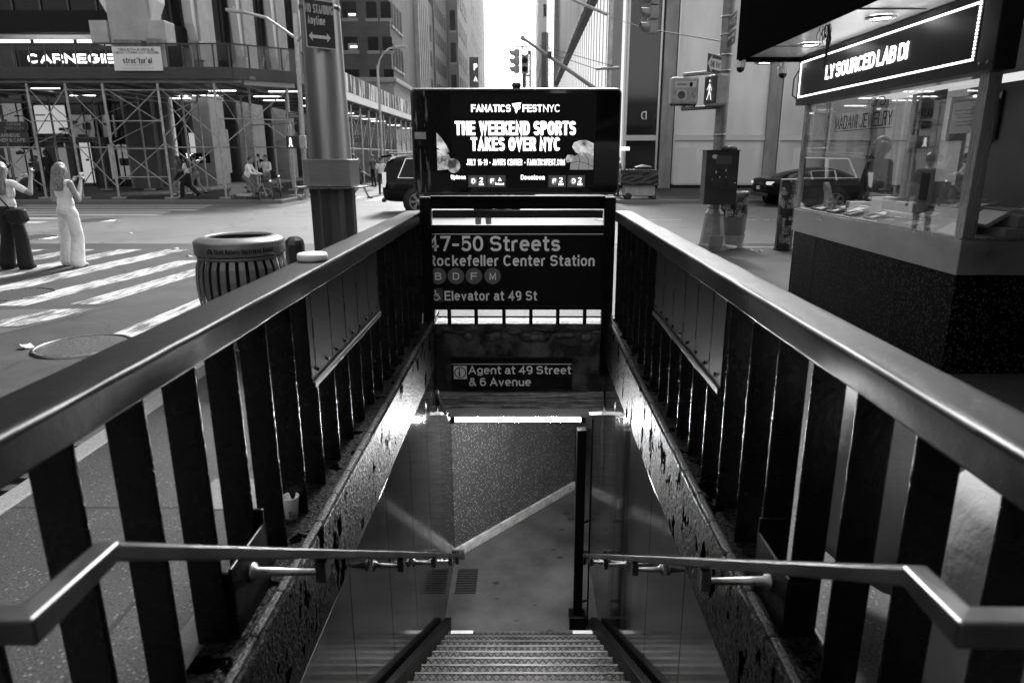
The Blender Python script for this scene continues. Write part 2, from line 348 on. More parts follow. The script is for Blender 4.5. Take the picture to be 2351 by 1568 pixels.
    d('a', .5, A(.5, X * .72, .44, X * .28, 165, 0, 8) + [(.94, .1), (1.05, 0)], [(.94, .42)] + A(.42, .2, .42, .2, 80, 360, 14) + [(.94, .25)]); d('b', .53, [(0, 0), (0, 1)], O(.5, X / 2, .5, X / 2)); d('c', .5, A(.5, X / 2, .5, X / 2, 42, 318, 16)); d('d', .53, [(1, 0), (1, 1)], O(.5, X / 2, .5, X / 2))
    d('e', .52, [(.02, .38), (1, .38)], A(.5, X / 2, .5, X / 2, 0, 318, 20)); d('f', .28, [(1, 1), (.75, 1)] + A(.75, .82, .35, .18, 90, 180, 5) + [(.4, 0)], [(0, X), (1, X)]); d('g', .53, O(.5, X / 2 + .03, .5, X / 2 - .03), [(1, X), (1, -.02)] + A(.5, -.02, .5, .2, 0, -160, 8))
    d('h', .5, [(0, 0), (0, 1)], [(0, .4)] + A(.5, .45, .5, X - .45, 160, 0, 8) + [(1, 0)]); d('i', 0, [(0, 0), (0, X)], [(0, .93), (0, 1.04)]); d('j', .12, [(1, X), (1, -.1), (0, -.2)], [(1, .93), (1, 1.04)]); d('k', .5, [(0, 0), (0, 1)], [(1, X), (0, .25)], [(.32, .44), (1, 0)])
    d('l', 0, [(0, 0), (0, 1)]); d('m', .84, [(0, 0), (0, X)], [(0, .42)] + A(.25, .45, .25, X - .45, 160, 0, 7) + [(.5, 0)], [(.5, .42)] + A(.75, .45, .25, X - .45, 160, 0, 7) + [(1, 0)]); d('n', .5, [(0, 0), (0, X)], [(0, .42)] + A(.5, .45, .5, X - .45, 160, 0, 8) + [(1, 0)])
    d('o', .54, O(.5, X / 2, .5, X / 2)); d('p', .53, [(0, -.22), (0, X)], O(.5, X / 2, .5, X / 2)); d('q', .53, [(1, -.22), (1, X)], O(.5, X / 2, .5, X / 2)); d('r', .28, [(0, 0), (0, X)], [(0, .4)] + A(.9, .4, .9, X - .4, 175, 90, 6)); d('s', .48, A(.5, X * .74, .46, X * .26, 15, 270, 10)[:-1] + A(.5, X * .255, .5, X * .255, 90, -165, 10))
    d('t', .28, [(.4, .95), (.4, .15)] + A(.8, .15, .4, .15, 180, 270, 4) + [(1, 0)], [(0, X), (1, X)]); d('u', .5, [(0, X), (0, .25)] + A(.5, .25, .5, .25, 180, 350, 8), [(1, X), (1, 0)]); d('v', .52, [(0, X), (.5, 0), (1, X)]); d('w', .78, [(0, X), (.25, 0), (.5, X), (.75, 0), (1, X)]); d('x', .5, [(0, 0), (1, X)], [(0, X), (1, 0)])
    d('y', .52, [(0, X), (.5, .02)], [(1, X), (.42, -.12), (.1, -.2)]); d('z', .48, [(0, X), (1, X), (0, 0), (1, 0)]); d('-', .3, [(0, .4), (1, .4)]); d('.', 0, [(0, 0), (0, .02)]); d(',', .05, [(1, .05), (0, -.12)]); d('&', .7, [(1, 0), (.25, .68)] + A(.45, .8, .25, .2, 200, -40, 10) + [(.1, .42)] + A(.35, .22, .35, .22, 130, 290, 8) + [(.9, .45)]); d('\u2022', .1, [(0, .42), (1, .42)]); d("'", 0, [(0, .8), (0, 1)])
    return g
FONT = _font()
def text(name, s, m, parent, o, u, v, wd, ht, bold=.02, shear=0, gap=1.0, depth=.002, wt=None):
    """Grotesque lettering made of flat strokes, fitted into the box at o (lower left), u right, v up, wd x ht metres."""
    wt = wt or (.10 if bold <= .005 else .15 if bold <= .022 else .19); lines = s.split('\n'); nl = len(lines)
    o, u, v = V(o), V(u), V(v); n = u.cross(v); mb = MB(); k0 = OFF.get(root_of(parent).name, V()) if parent else V()
    for li, ln in enumerate(lines):
        low = any(c in 'gjpqy,' for c in ln); H = ht / nl * (1 if nl == 1 else .8); h = H / (1.22 if low else 1.0); y0 = (nl - 1 - li) * ht / nl + (H - h if low else 0); w_ = wt * h
        sp = (.10 * gap + .02) * h; gl = [FONT.get(c) for c in ln]; tot = sum((q[0] if q else 0) for q in gl) * h; fixed = sum(w_ if q else .2 * h for q in gl) + sp * (len(ln) - 1)
        kx = max(.05, (wd - fixed) / max(tot, 1e-6))
        if kx < .45: sp *= .7; w_ = min(w_, .5 * (wd / len(ln))); fixed = sum(w_ if q else .2 * h for q in gl) + sp * (len(ln) - 1); kx = max(.05, (wd - fixed) / max(tot, 1e-6))
        x = 0.0; lay = 0
        for q in gl:
            if not q: x += .2 * h + sp; continue
            W = q[0] * h * kx
            for si, st in enumerate(q[1]):
                P = [V((x + w_ / 2 + a * W, y0 + w_ / 2 + b * (h - w_), 0)) for a, b in st]; P = [p for i, p in enumerate(P) if i == 0 or (p - P[i - 1]).length > 1e-5]
                if len(P) < 2: P = [P[0] - V((w_ / 2, 0, 0)), P[0] + V((w_ / 2, 0, 0))]
                clo = (P[0] - P[-1]).length < w_ * .4 and len(P) > 6; N_ = len(P); L, Rr = [], []
                if not clo:
                    for e0, e1 in ((0, 1), (-1, -2)):
                        d_ = (P[e0] - P[e1]).normalized(); fx_ = (P[e0].x - x - w_ / 2) / max(W, 1e-6); yy = P[e0].y - y0
                        if abs(d_.y) > .3:
                            if w_ / 2 + 1e-4 < yy < h - w_ and abs(yy - h + w_ / 2) > 1e-3: continue
                            P[e0] = P[e0] + d_ * (w_ / 2 * (1 if abs(d_.x) < .05 else abs(d_.y)))
                        elif fx_ < .01 or fx_ > .88: P[e0] = P[e0] + d_ * (w_ / 2)
                for i in range(N_):
                    a_ = P[i - 1] if i else (P[-2] if clo else None); b_ = P[i + 1] if i < N_ - 1 else (P[1] if clo else None)
                    d1 = (P[i] - a_).normalized() if a_ is not None else None; d2 = (b_ - P[i]).normalized() if b_ is not None else None
                    d1 = d1 or d2; d2 = d2 or d1; nn = V((-(d1.y + d2.y), d1.x + d2.x, 0)); nn = nn.normalized() if nn.length > 1e-6 else V((-d1.y, d1.x, 0))
                    c = max(.45, nn.dot(V((-d1.y, d1.x, 0)))); L.append(P[i] + nn * (w_ / 2 / c)); Rr.append(P[i] - nn * (w_ / 2 / c))
                dz = depth * (.8 + .2 * ((si + lay) % 3) / 2); T = lambda p, z: o + u * (p.x + shear * p.y) + v * p.y + n * z - k0
                mb.add([T(p, dz) for p in L] + [T(p, dz) for p in Rr] + [T(p, 0) for p in L] + [T(p, 0) for p in Rr], [f for i in range(N_ - 1) for f in ((i, N_ + i, N_ + i + 1, i + 1), (2 * N_ + i, i, i + 1, 2 * N_ + i + 1), (N_ + i, 3 * N_ + i, 3 * N_ + i + 1, N_ + i + 1))] + [(0, 2 * N_, 3 * N_, N_), (N_ - 1, 2 * N_ - 1, 4 * N_ - 1, 3 * N_ - 1)])
            x += W + w_ + sp; lay += 1
    ob = mb.build(name, m, None, off=V())
    if parent: ob.parent = parent
    return ob
EX, EY, EZ = V((1, 0, 0)), V((0, 1, 0)), V((0, 0, 1))
# ================================================================ ground
def zz(py, Y): return at(1205, py, Y=Y).z
def xx(px, py, Y): return at(px, py, Y=Y).x
KX, KY, FY = -2.65, 13.0, 27.5       # kerb lines: near kerb of the side street, near and far kerb of the avenue
LK, RK = -9.6, -1.2                  # kerbs of the side street beyond the avenue
mb = MB(); z = -.15
for x0, x1, y0, y1 in ((-400, KX + .02, -150, KY), (-400, 400, KY - .02, FY), (-400, 400, FY, 900), (40, 400, -150, KY)):
    mb.quad((x0, y0, z), (x1, y0, z), (x1, y1, z), (x0, y1, z))
struct('road', mb, asph)
struct('avenue', MB().quad((-120, 14.6, z + .004), (120, 14.6, z + .004), (120, FY - .1, z + .004), (-120, FY - .1, z + .004)), asph_ave)
struct('side_street', MB().quad((LK, FY - .1, z + .004), (RK, FY - .1, z + .004), (RK, 420, z + .004), (LK, 420, z + .004)), asph_ave)
# near pavement round the stairwell opening
SX0, SX1, SY0, SY1 = -.92, .84, .5, 6.86
mb = MB()
for x0, x1, y0, y1 in ((KX + .15, SX0 - .32, -30, KY - .15), (SX1 + .22, 40, -30, KY - .15), (SX0 - .32, SX1 + .22, -30, SY0), (SX0 - .32, SX1 + .22, SY1 + .2, KY - .15)):
    mb.quad((x0, y0, 0), (x1, y0, 0), (x1, y1, 0), (x0, y1, 0))
struct('pavement', mb, walk_m)
mb = MB().box(KX, KX + .148, -30, KY, -.3, .004).box(KX + .15, 40, KY - .148, KY, -.3, .004)
struct('kerb', mb, granite_kerb, .02)
struct('light_pavement_strip', MB().quad((-1.64, 2.98, .004), (-1.25, 2.98, .004), (-1.25, 3.3, .004), (-1.64, 3.3, .004)), M('pale_concrete', .11, .7, nz=(40, .3)))
mb = MB()
mb.quad((-90, FY + .15, 0), (LK - .15, FY + .15, 0), (LK - .15, 420, 0), (-90, 420, 0))
mb.quad((RK + .15, FY + .15, 0), (90, FY + .15, 0), (90, 420, 0), (RK + .15, 420, 0))
struct('far_pavement', mb, farwalk_m)
mb = MB().box(-90, LK - .15, FY, FY + .148, -.3, .004).box(LK - .148, LK, FY, 420, -.3, .004).box(RK, RK + .148, FY, 420, -.3, .004).box(RK + .15, 90, FY, FY + .148, -.3, .004)
struct('far_kerb', mb, granite_kerb, .03)

# road markings: zebra over the side street and zebra over the avenue
zr = -.15 + .004
mb = MB(); wn = MB()
for i, (xa, xb, wd, y0, y1) in enumerate(((-4.2, -4.12, .30, 6.3, 8.9), (-5.55, -5.22, .38, 8.45, 12.2), (-6.45, -5.98, .42, 8.35, 12.2), (-7.45, -6.95, .46, 8.3, 13.7), (-8.5, -7.9, .46, 8.3, 13.7), (-9.5, -8.85, .46, 8.2, 13.7), (-10.5, -9.8, .46, 8.2, 13.7), (-11.5, -10.7, .46, 8.2, 13.7))):
    mb.quad((xa - wd / 2, y0, zr), (xa + wd / 2, y0, zr), (xb + wd / 2, y1, zr), (xb - wd / 2, y1, zr))
wn.quad((-6.05, 7.2, zr + .006), (-5.5, 7.25, zr + .006), (-5.2, 8.2, zr + .006), (-5.75, 8.1, zr + .006))
mf = MB()
for j, yy in enumerate((17.0, 18.1, 19.3, 20.6, 21.9, 22.9, 23.9, 25.1, 26.2)):
    mf.quad((-19, yy, zr + .004), (-11.4 - (2.2 if j < 4 else .25 * (j % 3)), yy, zr + .004), (-11.4 - (2.2 if j < 4 else .25 * (j % 3)), yy + .42, zr + .004), (-19, yy + .42, zr + .004))
mb.quad((-9, 26.3, zr + .008), (40, 26.3, zr + .008), (40, 26.42, zr + .008), (-9, 26.42, zr + .008))
for x0 in (2.4, 5.9, 9.0):
    mb.quad((x0, 20.2, zr + .004), (x0 + 2.2, 20.2, zr + .004), (x0 + 2.2, 20.33, zr + .004), (x0, 20.33, zr + .004))
for k in range(7):
    mb.quad((LK + .5 + k * 1.2, 29.2, zr + .004), (LK + 1.0 + k * 1.2, 29.2, zr + .004), (LK + 1.0 + k * 1.2, 32.6, zr + .004), (LK + .5 + k * 1.2, 32.6, zr + .004))
struct('road_markings', mb, stripe_m); struct('far_crossing_stripes', mf, stripe_far); struct('worn_road_marking', wn, stripe_worn)
struct('asphalt_patch', MB().quad((-8.6, 6.3, zr), (-5.6, 6.6, zr), (-5.15, 8.2, zr), (-8.9, 7.9, zr)), patch_m)

# manholes, drain, hatch
cov_m = M('cast_iron', .022, .5, nz=(30, .5), bump=(35, .8, .01))
def manhole(x, y, r, label):
    t = thing('manhole_cover', label, 'manhole', (x, y, -.15), 'manhole covers in the road')
    MB().lathe((x, y, -.15), [(0.001, .012), (r * .9, .014)], 32, smooth=False).build('cover', cov_m, t)
    MB().lathe((x, y, -.15), [(r * .92, .008), (r * .92, .022), (r, .022), (r * 1.02, .002)], 32).build('ring', steel_dark, t)
p = at(192, 796, Z=-.15); manhole(p.x, p.y, .43, 'round manhole cover with scrap of paper on its rim, nearest the railing')
p = at(45, 677, Z=-.15); manhole(p.x, p.y, .42, 'round manhole cover beside the crossing stripes below the woman in black trousers')
p = at(1398, 505, Z=-.15); manhole(p.x, p.y, .45, 'pale manhole cover in the avenue seen through the gap under the screen')
p = at(215, 507, Z=-.15); manhole(p.x, p.y, .6, 'dark manhole cover in the avenue behind the woman in white')
p = at(68, 547, Z=-.15); manhole(p.x, p.y, .55, 'dark manhole cover between the two photographing women')
solo('valve_hatch', MB().box(-7.1, -6.75, 7.35, 7.6, -.146, -.128), cov_m, 'small square iron hatch in the pale asphalt patch', 'hatch')
t = thing('drain_grate', 'cast iron gutter grate with slots beside the near kerb', 'grate', (-3.0, 3.6, -.15))
mb = MB()
for i in range(6): mb.box(-3.3, -2.68, 3.25 + i * .15, 3.25 + i * .15 + .07, -.147, -.115)
for x in (-3.3, -3.0, -2.72): mb.box(x, x + .04, 3.2, 4.1, -.147, -.118)
mb.build('bars', cov_m, t); MB().quad((-3.3, 3.2, -.144), (-2.68, 3.2, -.144), (-2.68, 4.1, -.144), (-3.3, 4.1, -.144)).build('pit', black_matte, t)

# litter
def scrap(name, x, y, z, s, label, cat='litter', m=paper):
    mb = MB(); r = random.Random(int(x * 100)); n = 4
    for i in range(n):
        a0 = i * .9; mb.quad((x + s * math.cos(a0), y + s * .6 * math.sin(a0), z + .004 + .01 * r.random()), (x + s * .6 * math.cos(a0 + 1.3), y + s * .5 * math.sin(a0 + 1.3), z + .02 + .03 * r.random()), (x - s * .5 * math.cos(a0), y - s * .4, z + .008 + .02 * r.random()))
    return solo(name, mb, m, label, cat, loc=(x, y, z))
for px, py, s, lb in ((60, 800, .10, 'torn paper strip lying by the nearest manhole ring'), (368, 1362, .028, 'white cigarette end on the pavement behind the left railing bars')):
    p = at(px, py, Z=-.15 if py < 1000 else 0); scrap('paper_scrap', p.x, p.y, p.z, s, lb)
for i, (px, py) in enumerate(((410, 640), (435, 590), (405, 572), (300, 537), (560, 545))):
    p = at(px, py, Z=-.15); scrap('paper_scrap', p.x, p.y, p.z, .07, ['flat white scrap between two crossing stripes', 'white scraps by the crossing beside the litter bin', 'pale scrap at the far end of a crossing stripe', 'white flake on the avenue right of the woman in white', 'pale flake on the avenue behind the litter bin'][i])

# ================================================================ subway stairs
well = thing('subway_stairwell', 'stairwell going down to the subway between two black railings', 'stairwell', (0, 3.8, 0))
FZ = -3.5
mb = MB()
n, rise, run, ys = 20, .175, .289, .82
for i in range(n):
    y0 = ys + run * i - .02; zt = -rise * (i + 1) if i else 0
for i in range(1, n + 1):
    y0 = ys + run * (i - 1); zt = -rise * i
    if i < n: mb.box(-.83, .745, y0, y0 + run + .03, zt - .045, zt)
mb.build('treads', tread_m, well, .006)
mb = MB()
for i in range(n):
    y0 = ys + run * i; mb.box(-.83, .745, y0 + .03, y0 + .05, -rise * (i + 1) - .001, -rise * i - .046)
mb.build('risers', panel_black, well)
mb = MB()
for i in range(1, n):
    y0 = ys + run * (i - 1); zt = -rise * i
    mb.box(-.83, .745, y0 + run + .008, y0 + run + .031, zt + .001, zt + .004)
mb.build('nosings', M('nosing_metal', .10, .45, .3, nz=(5, .4), spec=.2), well)
mb = MB().box(-.90, -.832, ys, ys + run * n + .1, FZ - .4, 0)
mb = MB()
for xs_ in (-.866, .784): mb.bar((xs_, ys - .1, .02), (xs_, ys + run * n, -rise * n + .02), .066, .22)
mb.build('stringers', panel_black, well, .006)
mb = MB().box(-.80, -.56, ys + run * (n - 1) - .02, ys + run * (n - 1) + .03, FZ + rise + .0075, FZ + rise + .0105).box(.52, .73, ys + run * (n - 1) - .02, ys + run * (n - 1) + .03, FZ + rise + .0075, FZ + rise + .0105)
mb.build('edge_tape', white_paint, well)
# walls: rough painted kerb wall above, smooth panels below
MB().box(SX0 - .2, SX0, SY0 - .3, SY1 + .1, -.44, .02).box(SX1, SX1 + .2, SY0 - .3, SY1 + .1, -.44, .02).build('upper_wall', rough_conc, well, .012)
mb = MB(); WY = 8.05
for x0, x1 in ((SX0 - .2, SX0 - .004), (SX1 + .004, SX1 + .2)):
    y = .3
    while y < WY:
        y2 = min(y + .95, WY); mb.box(x0, x1, y + .004, y2 - .004, FZ - .2, -.442); y += .95
mb.build('wall_panels', wallpanel_m, well, .002)
MB().box(SX0 - .19, SX0 - .014, .3, WY - .002, FZ - .2, -.45).box(SX1 + .014, SX1 + .19, .3, WY - .002, FZ - .2, -.45).build('wall_backing', black_matte, well)
# ledge and steel edge strips the bars stand on
MB().box(SX0 - .32, SX0 - .002, SY0 - .3, SY1 + .2, -.3, .012).box(SX1 + .002, SX1 + .22, SY0 - .3, SY1 + .2, -.3, .012).build('ledge', M('ledge_concrete', .035, .6, nz=(7, .6), bump=(40, .5, .008)), well, .01)
mb = MB()
for x in (SX0 - .03, SX1 + .03):
    for yk in range(0, 27):
        y = SY0 - .3 + yk * .262; mb.bar((x, y, .016 + .003 * (yk % 2)), (x, y + .262, .016 + .003 * ((yk + 1) % 2)), .035, .035)
mb.build('edge_strip', M('edge_strip_paint', .008, .33, spec=.25, nz=(30, .6), bump=(50, 1.0, .012)), well, .01)
# header over the opening, boards, ceiling
MB().box(SX0 - .2, SX1 + .2, SY1, SY1 + .3, zz(899, SY1), .0).build('header_wall', header_m, well, .02)
mb = MB(); r = random.Random(3)
for k in range(24): mb.ball((SX0 + k * .076 + r.random() * .04, SY1 - .01, -.05 - r.random() * .12), (.05 + .03 * r.random(), .02, .03 + .02 * r.random()), 8)
mb.build('cement_lip', header_m, well)
MB().box(-.915, .835, SY1 - .05, SY1 + .2, zz(922, SY1), zz(900, SY1)).box(-.915, .835, SY1 - .09, SY1 + .2, zz(946, SY1 - .09), zz(923.5, SY1)).build('header_boards', board_m, well, .006)
MB().box(-6, 6, SY1 + .2, 16, -1.1, -.97).build('passage_ceiling', M('passage_ceiling_paint', .3, .7), well)
MB().box(-6, 6, ys + run * (n - 1) + .02, 16, FZ - .2, FZ).build('passage_floor', floor_m, well)
a_, b_ = V((-.95, 8.0, 0)), V((.80, 9.98, 0)); d_ = (b_ - a_).normalized(); nrm = V((d_.y, -d_.x, 0))
mb = MB(); L = (b_ - a_).length; x = 0
while x < L - .01:
    x2 = min(x + .93, L); p, q = a_ + d_ * (x + .007), a_ + d_ * (x2 - .007)
    mb.prism([p + V((0, 0, FZ + .14)), q + V((0, 0, FZ + .14)), q - nrm * .1 + V((0, 0, FZ + .14)), p - nrm * .1 + V((0, 0, FZ + .14))], (0, 0, 2.5)); x = x2
mb.build('terrazzo_wall', terrazzo, well, .003)
MB().prism([a_ + nrm * .03 + V((0, 0, FZ)), b_ + nrm * .03 + V((0, 0, FZ)), b_ - nrm * .1 + V((0, 0, FZ)), a_ - nrm * .1 + V((0, 0, FZ))], (0, 0, .139)).build('skirting', M('skirting_concrete', .55, .6, nz=(9, .4)), well, .01)
MB().box(-6, -.92, 8.06, 8.2, FZ, -.95).box(.86, 6, 7.9, 8.06, FZ, -.95).box(.80, 6, 12.5, 12.7, FZ, -.95).build('passage_wall', M('passage_tile', .45, .3), well)
MB().box(.545, .645, 6.62, 6.72, FZ, -1.1).box(.50, .69, 6.58, 6.76, FZ, FZ + .16).box(.70, .72, 6.66, 6.70, FZ, -1.0).build('steel_post', black_paint, well, .008)
mb = MB()
for zc_ in (-3.2, -2.7, -2.2): mb.bar((.645, 6.68, zc_), (.70, 6.68, zc_ + .02), .02, .02)
mb.build('post_clips', black_paint, well)
# floor drain inside
t = thing('floor_grate', 'square iron floor grate at the foot of the stairs by the left wall', 'grate', (-.72, 7.55, FZ))
mb = MB()
for i in range(10): mb.box(-.86, -.60, 7.25 + i * .05, 7.27 + i * .05, FZ + .001, FZ + .012)
mb.build('bars', cov_m, t); MB().quad((-.86, 7.24, FZ + .004), (-.6, 7.24, FZ + .004), (-.6, 7.76, FZ + .004), (-.86, 7.76, FZ + .004)).build('pit', black_matte, t)
solo('drink_can', MB().lathe((.92, 10.2, FZ + .8), [(.02, 0), (.032, .005), (.033, .11), (.026, .122), (.02, .12)], 14, closed=True), dark_metal, 'dark drink can left on a ledge in the lit passage', 'can')
# tube light
LY_ = 6.64; TZ_ = zz(963, LY_)
t = thing('fluorescent_light', 'glowing tube light under the boards over the stair opening', 'light', (-.05, LY_, TZ_))
MB().box(-.80, .67, LY_ - .02, LY_ + .12, TZ_ + .03, TZ_ + .075).build('housing', M('lamp_housing', .4, .5), t, .004)
MB().tube((-.72, LY_, TZ_), (.575, LY_, TZ_), .022, n=12).build('tube', tube_lit, t)
MB().box(-.775, -.723, LY_ - .03, LY_ + .03, TZ_ - .035, TZ_ + .027).box(.578, .63, LY_ - .03, LY_ + .03, TZ_ - .035, TZ_ + .027).build('holder', dark_metal, t, .004)
solo('conduit_pipe', MB().path([(-.90, 6.62, -.66), (-.85, 6.70, -.90), (-.80, 6.76, -1.03)], .02), galv, 'short steel conduit bending down to the tube light', 'pipe')

# ================================================================ railings
RT, RB = 1.13, 1.035
side_shade = M('rail_side_shade', .0035, .4, spec=.14, nz=(14, .6), bump=(22, .25, .006))  # darker than the cap top: shade on the rail sides put into the colour
def railing(name, xi, xo, label, ybars, pan, y_start):
    """xi / xo: inner and outer edge of the cap."""
    s = 1 if xo > xi else -1
    t = thing(name, label, 'railing', ((xi + xo) / 2, 3.8, 0), 'railings beside the subway stairs')
    mb = MB(); N_ = 44; y0, y1 = y_start, 6.9; W_ = abs(xo - xi); prof = [(0, 0), (0, .004), (0, .079), (0, .084), (.0035, .0915), (.011, .095), (.016, .0954), (.035, .0957), (.5 * W_, .0965), (W_ - .035, .0957), (W_ - .016, .0954), (W_ - .011, .095), (W_ - .0035, .0915), (W_, .084), (W_, .079), (W_, .004), (W_, 0)]
    rr = random.Random(5); vs = []; k = len(prof)
    for j in range(N_ + 1):
        y = y0 + (y1 - y0) * j / N_
        for (u, h) in prof: vs.append((xi + s * u + rr.uniform(-.0015, .0015), y, RB + h + rr.uniform(-.0018, .0018)))
    fs = [(j * k + i, j * k + i + 1, (j + 1) * k + i + 1, (j + 1) * k + i) for j in range(N_) for i in range(k - 1)]
    fs += [(j * k + k - 1, j * k, (j + 1) * k, (j + 1) * k + k - 1) for j in range(N_)]
    mb.add(vs, fs, True); mb.add(vs[:k], [list(range(k))]); mb.add(vs[-k:], [list(range(k))])
    cap = mb.build('cap_rail', cap_paint, t); cap.data.materials.append(side_shade)
    for pl in cap.data.polygons: pl.material_index = 0 if pl.normal.z > .3 else 1  # upward faces keep the cap paint, all others get the painted shade
    MB().bar((xi + s * .035, y0, RB - .008), (xi + s * .035, y1, RB - .008), .014, .014).build('weld_bead', M('weld_paint', .015, .35, spec=.3, bump=(60, 1, .012)), t)
    x0, x1 = sorted((xi + s * .022, xi + s * .135))
    for y in ybars: MB().box(x0, x1, y - .008, y + .008, .0, RB - .003).build('bar', bar_paint, t, .006)
    ya, yb = pan
    xm = xi + s * .028
    MB().box(xm - .004, xm + .004, ya, yb, .585, RB - .006).build('plate', panel_black, t)
    mb = MB().bar((xm - s * .008, ya, .58), (xm - s * .008, yb, .58), .018, .03)
    mb.build('plate_edge', side_shade, t, .004)
    mb = MB()
    for k_ in range(9):
        y = ya + .08 + k_ * (yb - ya - .16) / 8; mb.ball((xm - s * .012, y, .64), (.008, .012, .012), 8)
    mb.build('rivets', black_paint, t)
    return t
lb = [1.79 - .06 - .59 + .296 * i for i in range(21)]
lb = [y for y in lb if y < 6.79]
railing('stair_railing', -1.004, -1.185, 'black railing left of the stairs with white lid on its cap', [y for y in lb], (3.14, 4.72), .2)
rb = [y + .05 for y in lb]
railing('stair_railing', .897, 1.06, 'black railing right of the stairs beside the jeweller window', rb, (3.05, 4.75), .2)

# ================================================================ frame, screen and signs at the head of the opening
fr = thing('sign_frame', 'black steel sign frame standing across the head of the stairs', 'frame', (-.05, 6.85, 0))
FYY = 6.78
for p0, p1 in ((968, 993), (1385, 1410)):
    xa, xb = at(p0, 600, Y=FYY).x, at(p1, 600, Y=FYY).x
    MB().box(xa, xb, FYY, FYY + .1, -.55, 1.27).build('post', black_paint, fr, .008)
MB().box(xx(985, 465, FYY), xx(1403, 465, FYY), FYY + .05, FYY + .14, zz(481, FYY), zz(451, FYY)).build('top_beam', panel_black, fr, .006)
MB().box(xx(993, 490, FYY), xx(1385, 490, FYY), FYY + .01, FYY + .09, zz(501, FYY), zz(484, FYY)).build('cross_bar', cap_paint, fr, .006)
MB().box(xx(993, 707, FYY), xx(1385, 707, FYY), FYY + .01, FYY + .09, zz(712, FYY), zz(704, FYY)).build('lower_bar', black_paint, fr, .004)
for px in (1031, 1093, 1157, 1219, 1281, 1343):
    x = xx(px, 730, FYY); MB().box(x - .018, x + .018, FYY + .02, FYY + .06, -.01, zz(711, FYY)).build('stub_bar', black_paint, fr, .004)
MB().box(SX0 - .02, SX1 + .02, FYY + .05, FYY + .2, -.09, -.005).build('sill', header_m, fr, .015)
for s, px in ((-1, 972), (1, 1404)):
    a0, a1 = at(px, 720, Y=FYY - .01), at(px - s * -8, 862, Y=FYY - .2)
    MB().bar(a0, a1, .012, .07, (0, 1, 0)).build('brace_plate', gray_paint, fr, .003)
# digital screen
SYY = 6.66
dsn = thing('digital_screen', 'wide digital advert screen with train times above the stairs', 'screen', (-.06, 7.06, 1.25))
x0, x1, z1_, z0_ = xx(945, 300, SYY), xx(1425, 300, SYY), zz(203, SYY), zz(447, SYY)
def rrect(x0, x1, z0, z1, r, y, n=5):
    pts = []
    for cx_, cz_, a0 in ((x1 - r, z1 - r, 0), (x0 + r, z1 - r, 90), (x0 + r, z0 + r, 180), (x1 - r, z0 + r, 270)):
        for i in range(n + 1): t_ = R(a0 + 90 * i / n); pts.append((cx_ + r * math.cos(t_), y, cz_ + r * math.sin(t_)))
    return pts[::-1]
MB().prism(rrect(x0, x1, z0_, z1_, .05, SYY), (0, .16, 0)).build('case', M('screen_case', .05, .35), dsn, .012)
MB().prism(rrect(x0 + .016, x1 - .016, z0_ + .02, z1_ - .02, .04, SYY - .003), (0, .002, 0)).build('cover_glass', bezel_m, dsn)
yd = SYY - .0065
dx0, dx1 = xx(1036, 300, SYY), xx(1367, 300, SYY)
MB().box(dx0, dx1, yd, yd + .002, zz(431, SYY), zz(215, SYY)).build('display', screen_bg, dsn)
yt = yd - .002
def scr(name, s, px0, py0, px1, py1, m=screen_white, **k):
    return text(name, s, m, dsn, (xx(px0, 300, SYY), yt, zz(py1, SYY)), EX, EZ, xx(px1, 300, SYY) - xx(px0, 300, SYY), zz(py0, SYY) - zz(py1, SYY), **k)
scr('headline', 'FANATICS', 1083, 241, 1173, 258, wt=.19, gap=.5)
scr('headline', 'FEST', 1200, 241, 1244, 258, wt=.19, gap=.5)
scr('headline', 'NYC', 1247, 241, 1285, 258, bold=.0)
scr('headline', 'THE WEEKEND SPORTS', 1045, 279, 1322, 311, wt=.19, gap=.45)
scr('headline', 'TAKES OVER NYC', 1081, 316, 1287, 347, wt=.19, gap=.45)
scr('headline', 'JULY 16-19 \u2022 JAVITS CENTER \u2022 FANATICSFEST.COM', 1070, 366, 1298, 380, wt=.14, gap=.8)
mb = MB()
def spt(px, py, y=yt): return V((xx(px, 300, SYY), y, zz(py, SYY)))
def poly(mb, pts, y=None):
    q = [spt(a, b) for a, b in pts]; return mb.prism(q, (0, .001, 0))
poly(mb, [(1176, 239), (1197, 236), (1194, 244), (1178, 246)]); poly(mb, [(1180, 248), (1196, 246), (1193, 252), (1184, 253)]); poly(mb, [(1182, 254), (1189, 253), (1187, 259), (1186, 262)])
mb.build('flag_emblem', screen_white, dsn)
# balls of the advert (flat picture on the screen)
def disc(mb, px, py, rx, ry, y=yt, n=28):
    return mb.prism([spt(px + rx * math.cos(2 * math.pi * i / n), py + ry * math.sin(2 * math.pi * i / n), y) for i in range(n)], (0, .001, 0))
s_ = N('screen_ball'); s_.base(.01); nn = s_.noise(9, 3); s_.put(s_.b.inputs['Emission Color'], 1.0); s_.put(s_.b.inputs['Emission Strength'], s_.mr(nn, .35, .65, .01, .2))
ball_m = s_.m
mb = MB(); poly(mb, [(1002, 305), (1012, 316), (1024, 334), (1032, 350), (1024, 352), (1002, 340)]); poly(mb, [(1002, 344), (1018, 346), (1030, 356), (1036, 372), (1034, 388), (1002, 392)])
mb.build('ball_picture', ball_m, dsn)
yt -= .001
mb = MB(); disc(mb, 1040, 381, 15, 17); poly(mb, [(1299, 366), (1304, 356), (1316, 356), (1324, 364), (1312, 372), (1303, 374)]); mb.build('ball_picture', ball_m, dsn)
mb = MB(); poly(mb, [(1314, 338), (1318, 328), (1330, 323), (1346, 322), (1364, 330), (1364, 366), (1340, 360), (1322, 350)]); mb.build('ball_picture', ball_m, dsn)
yt -= .001
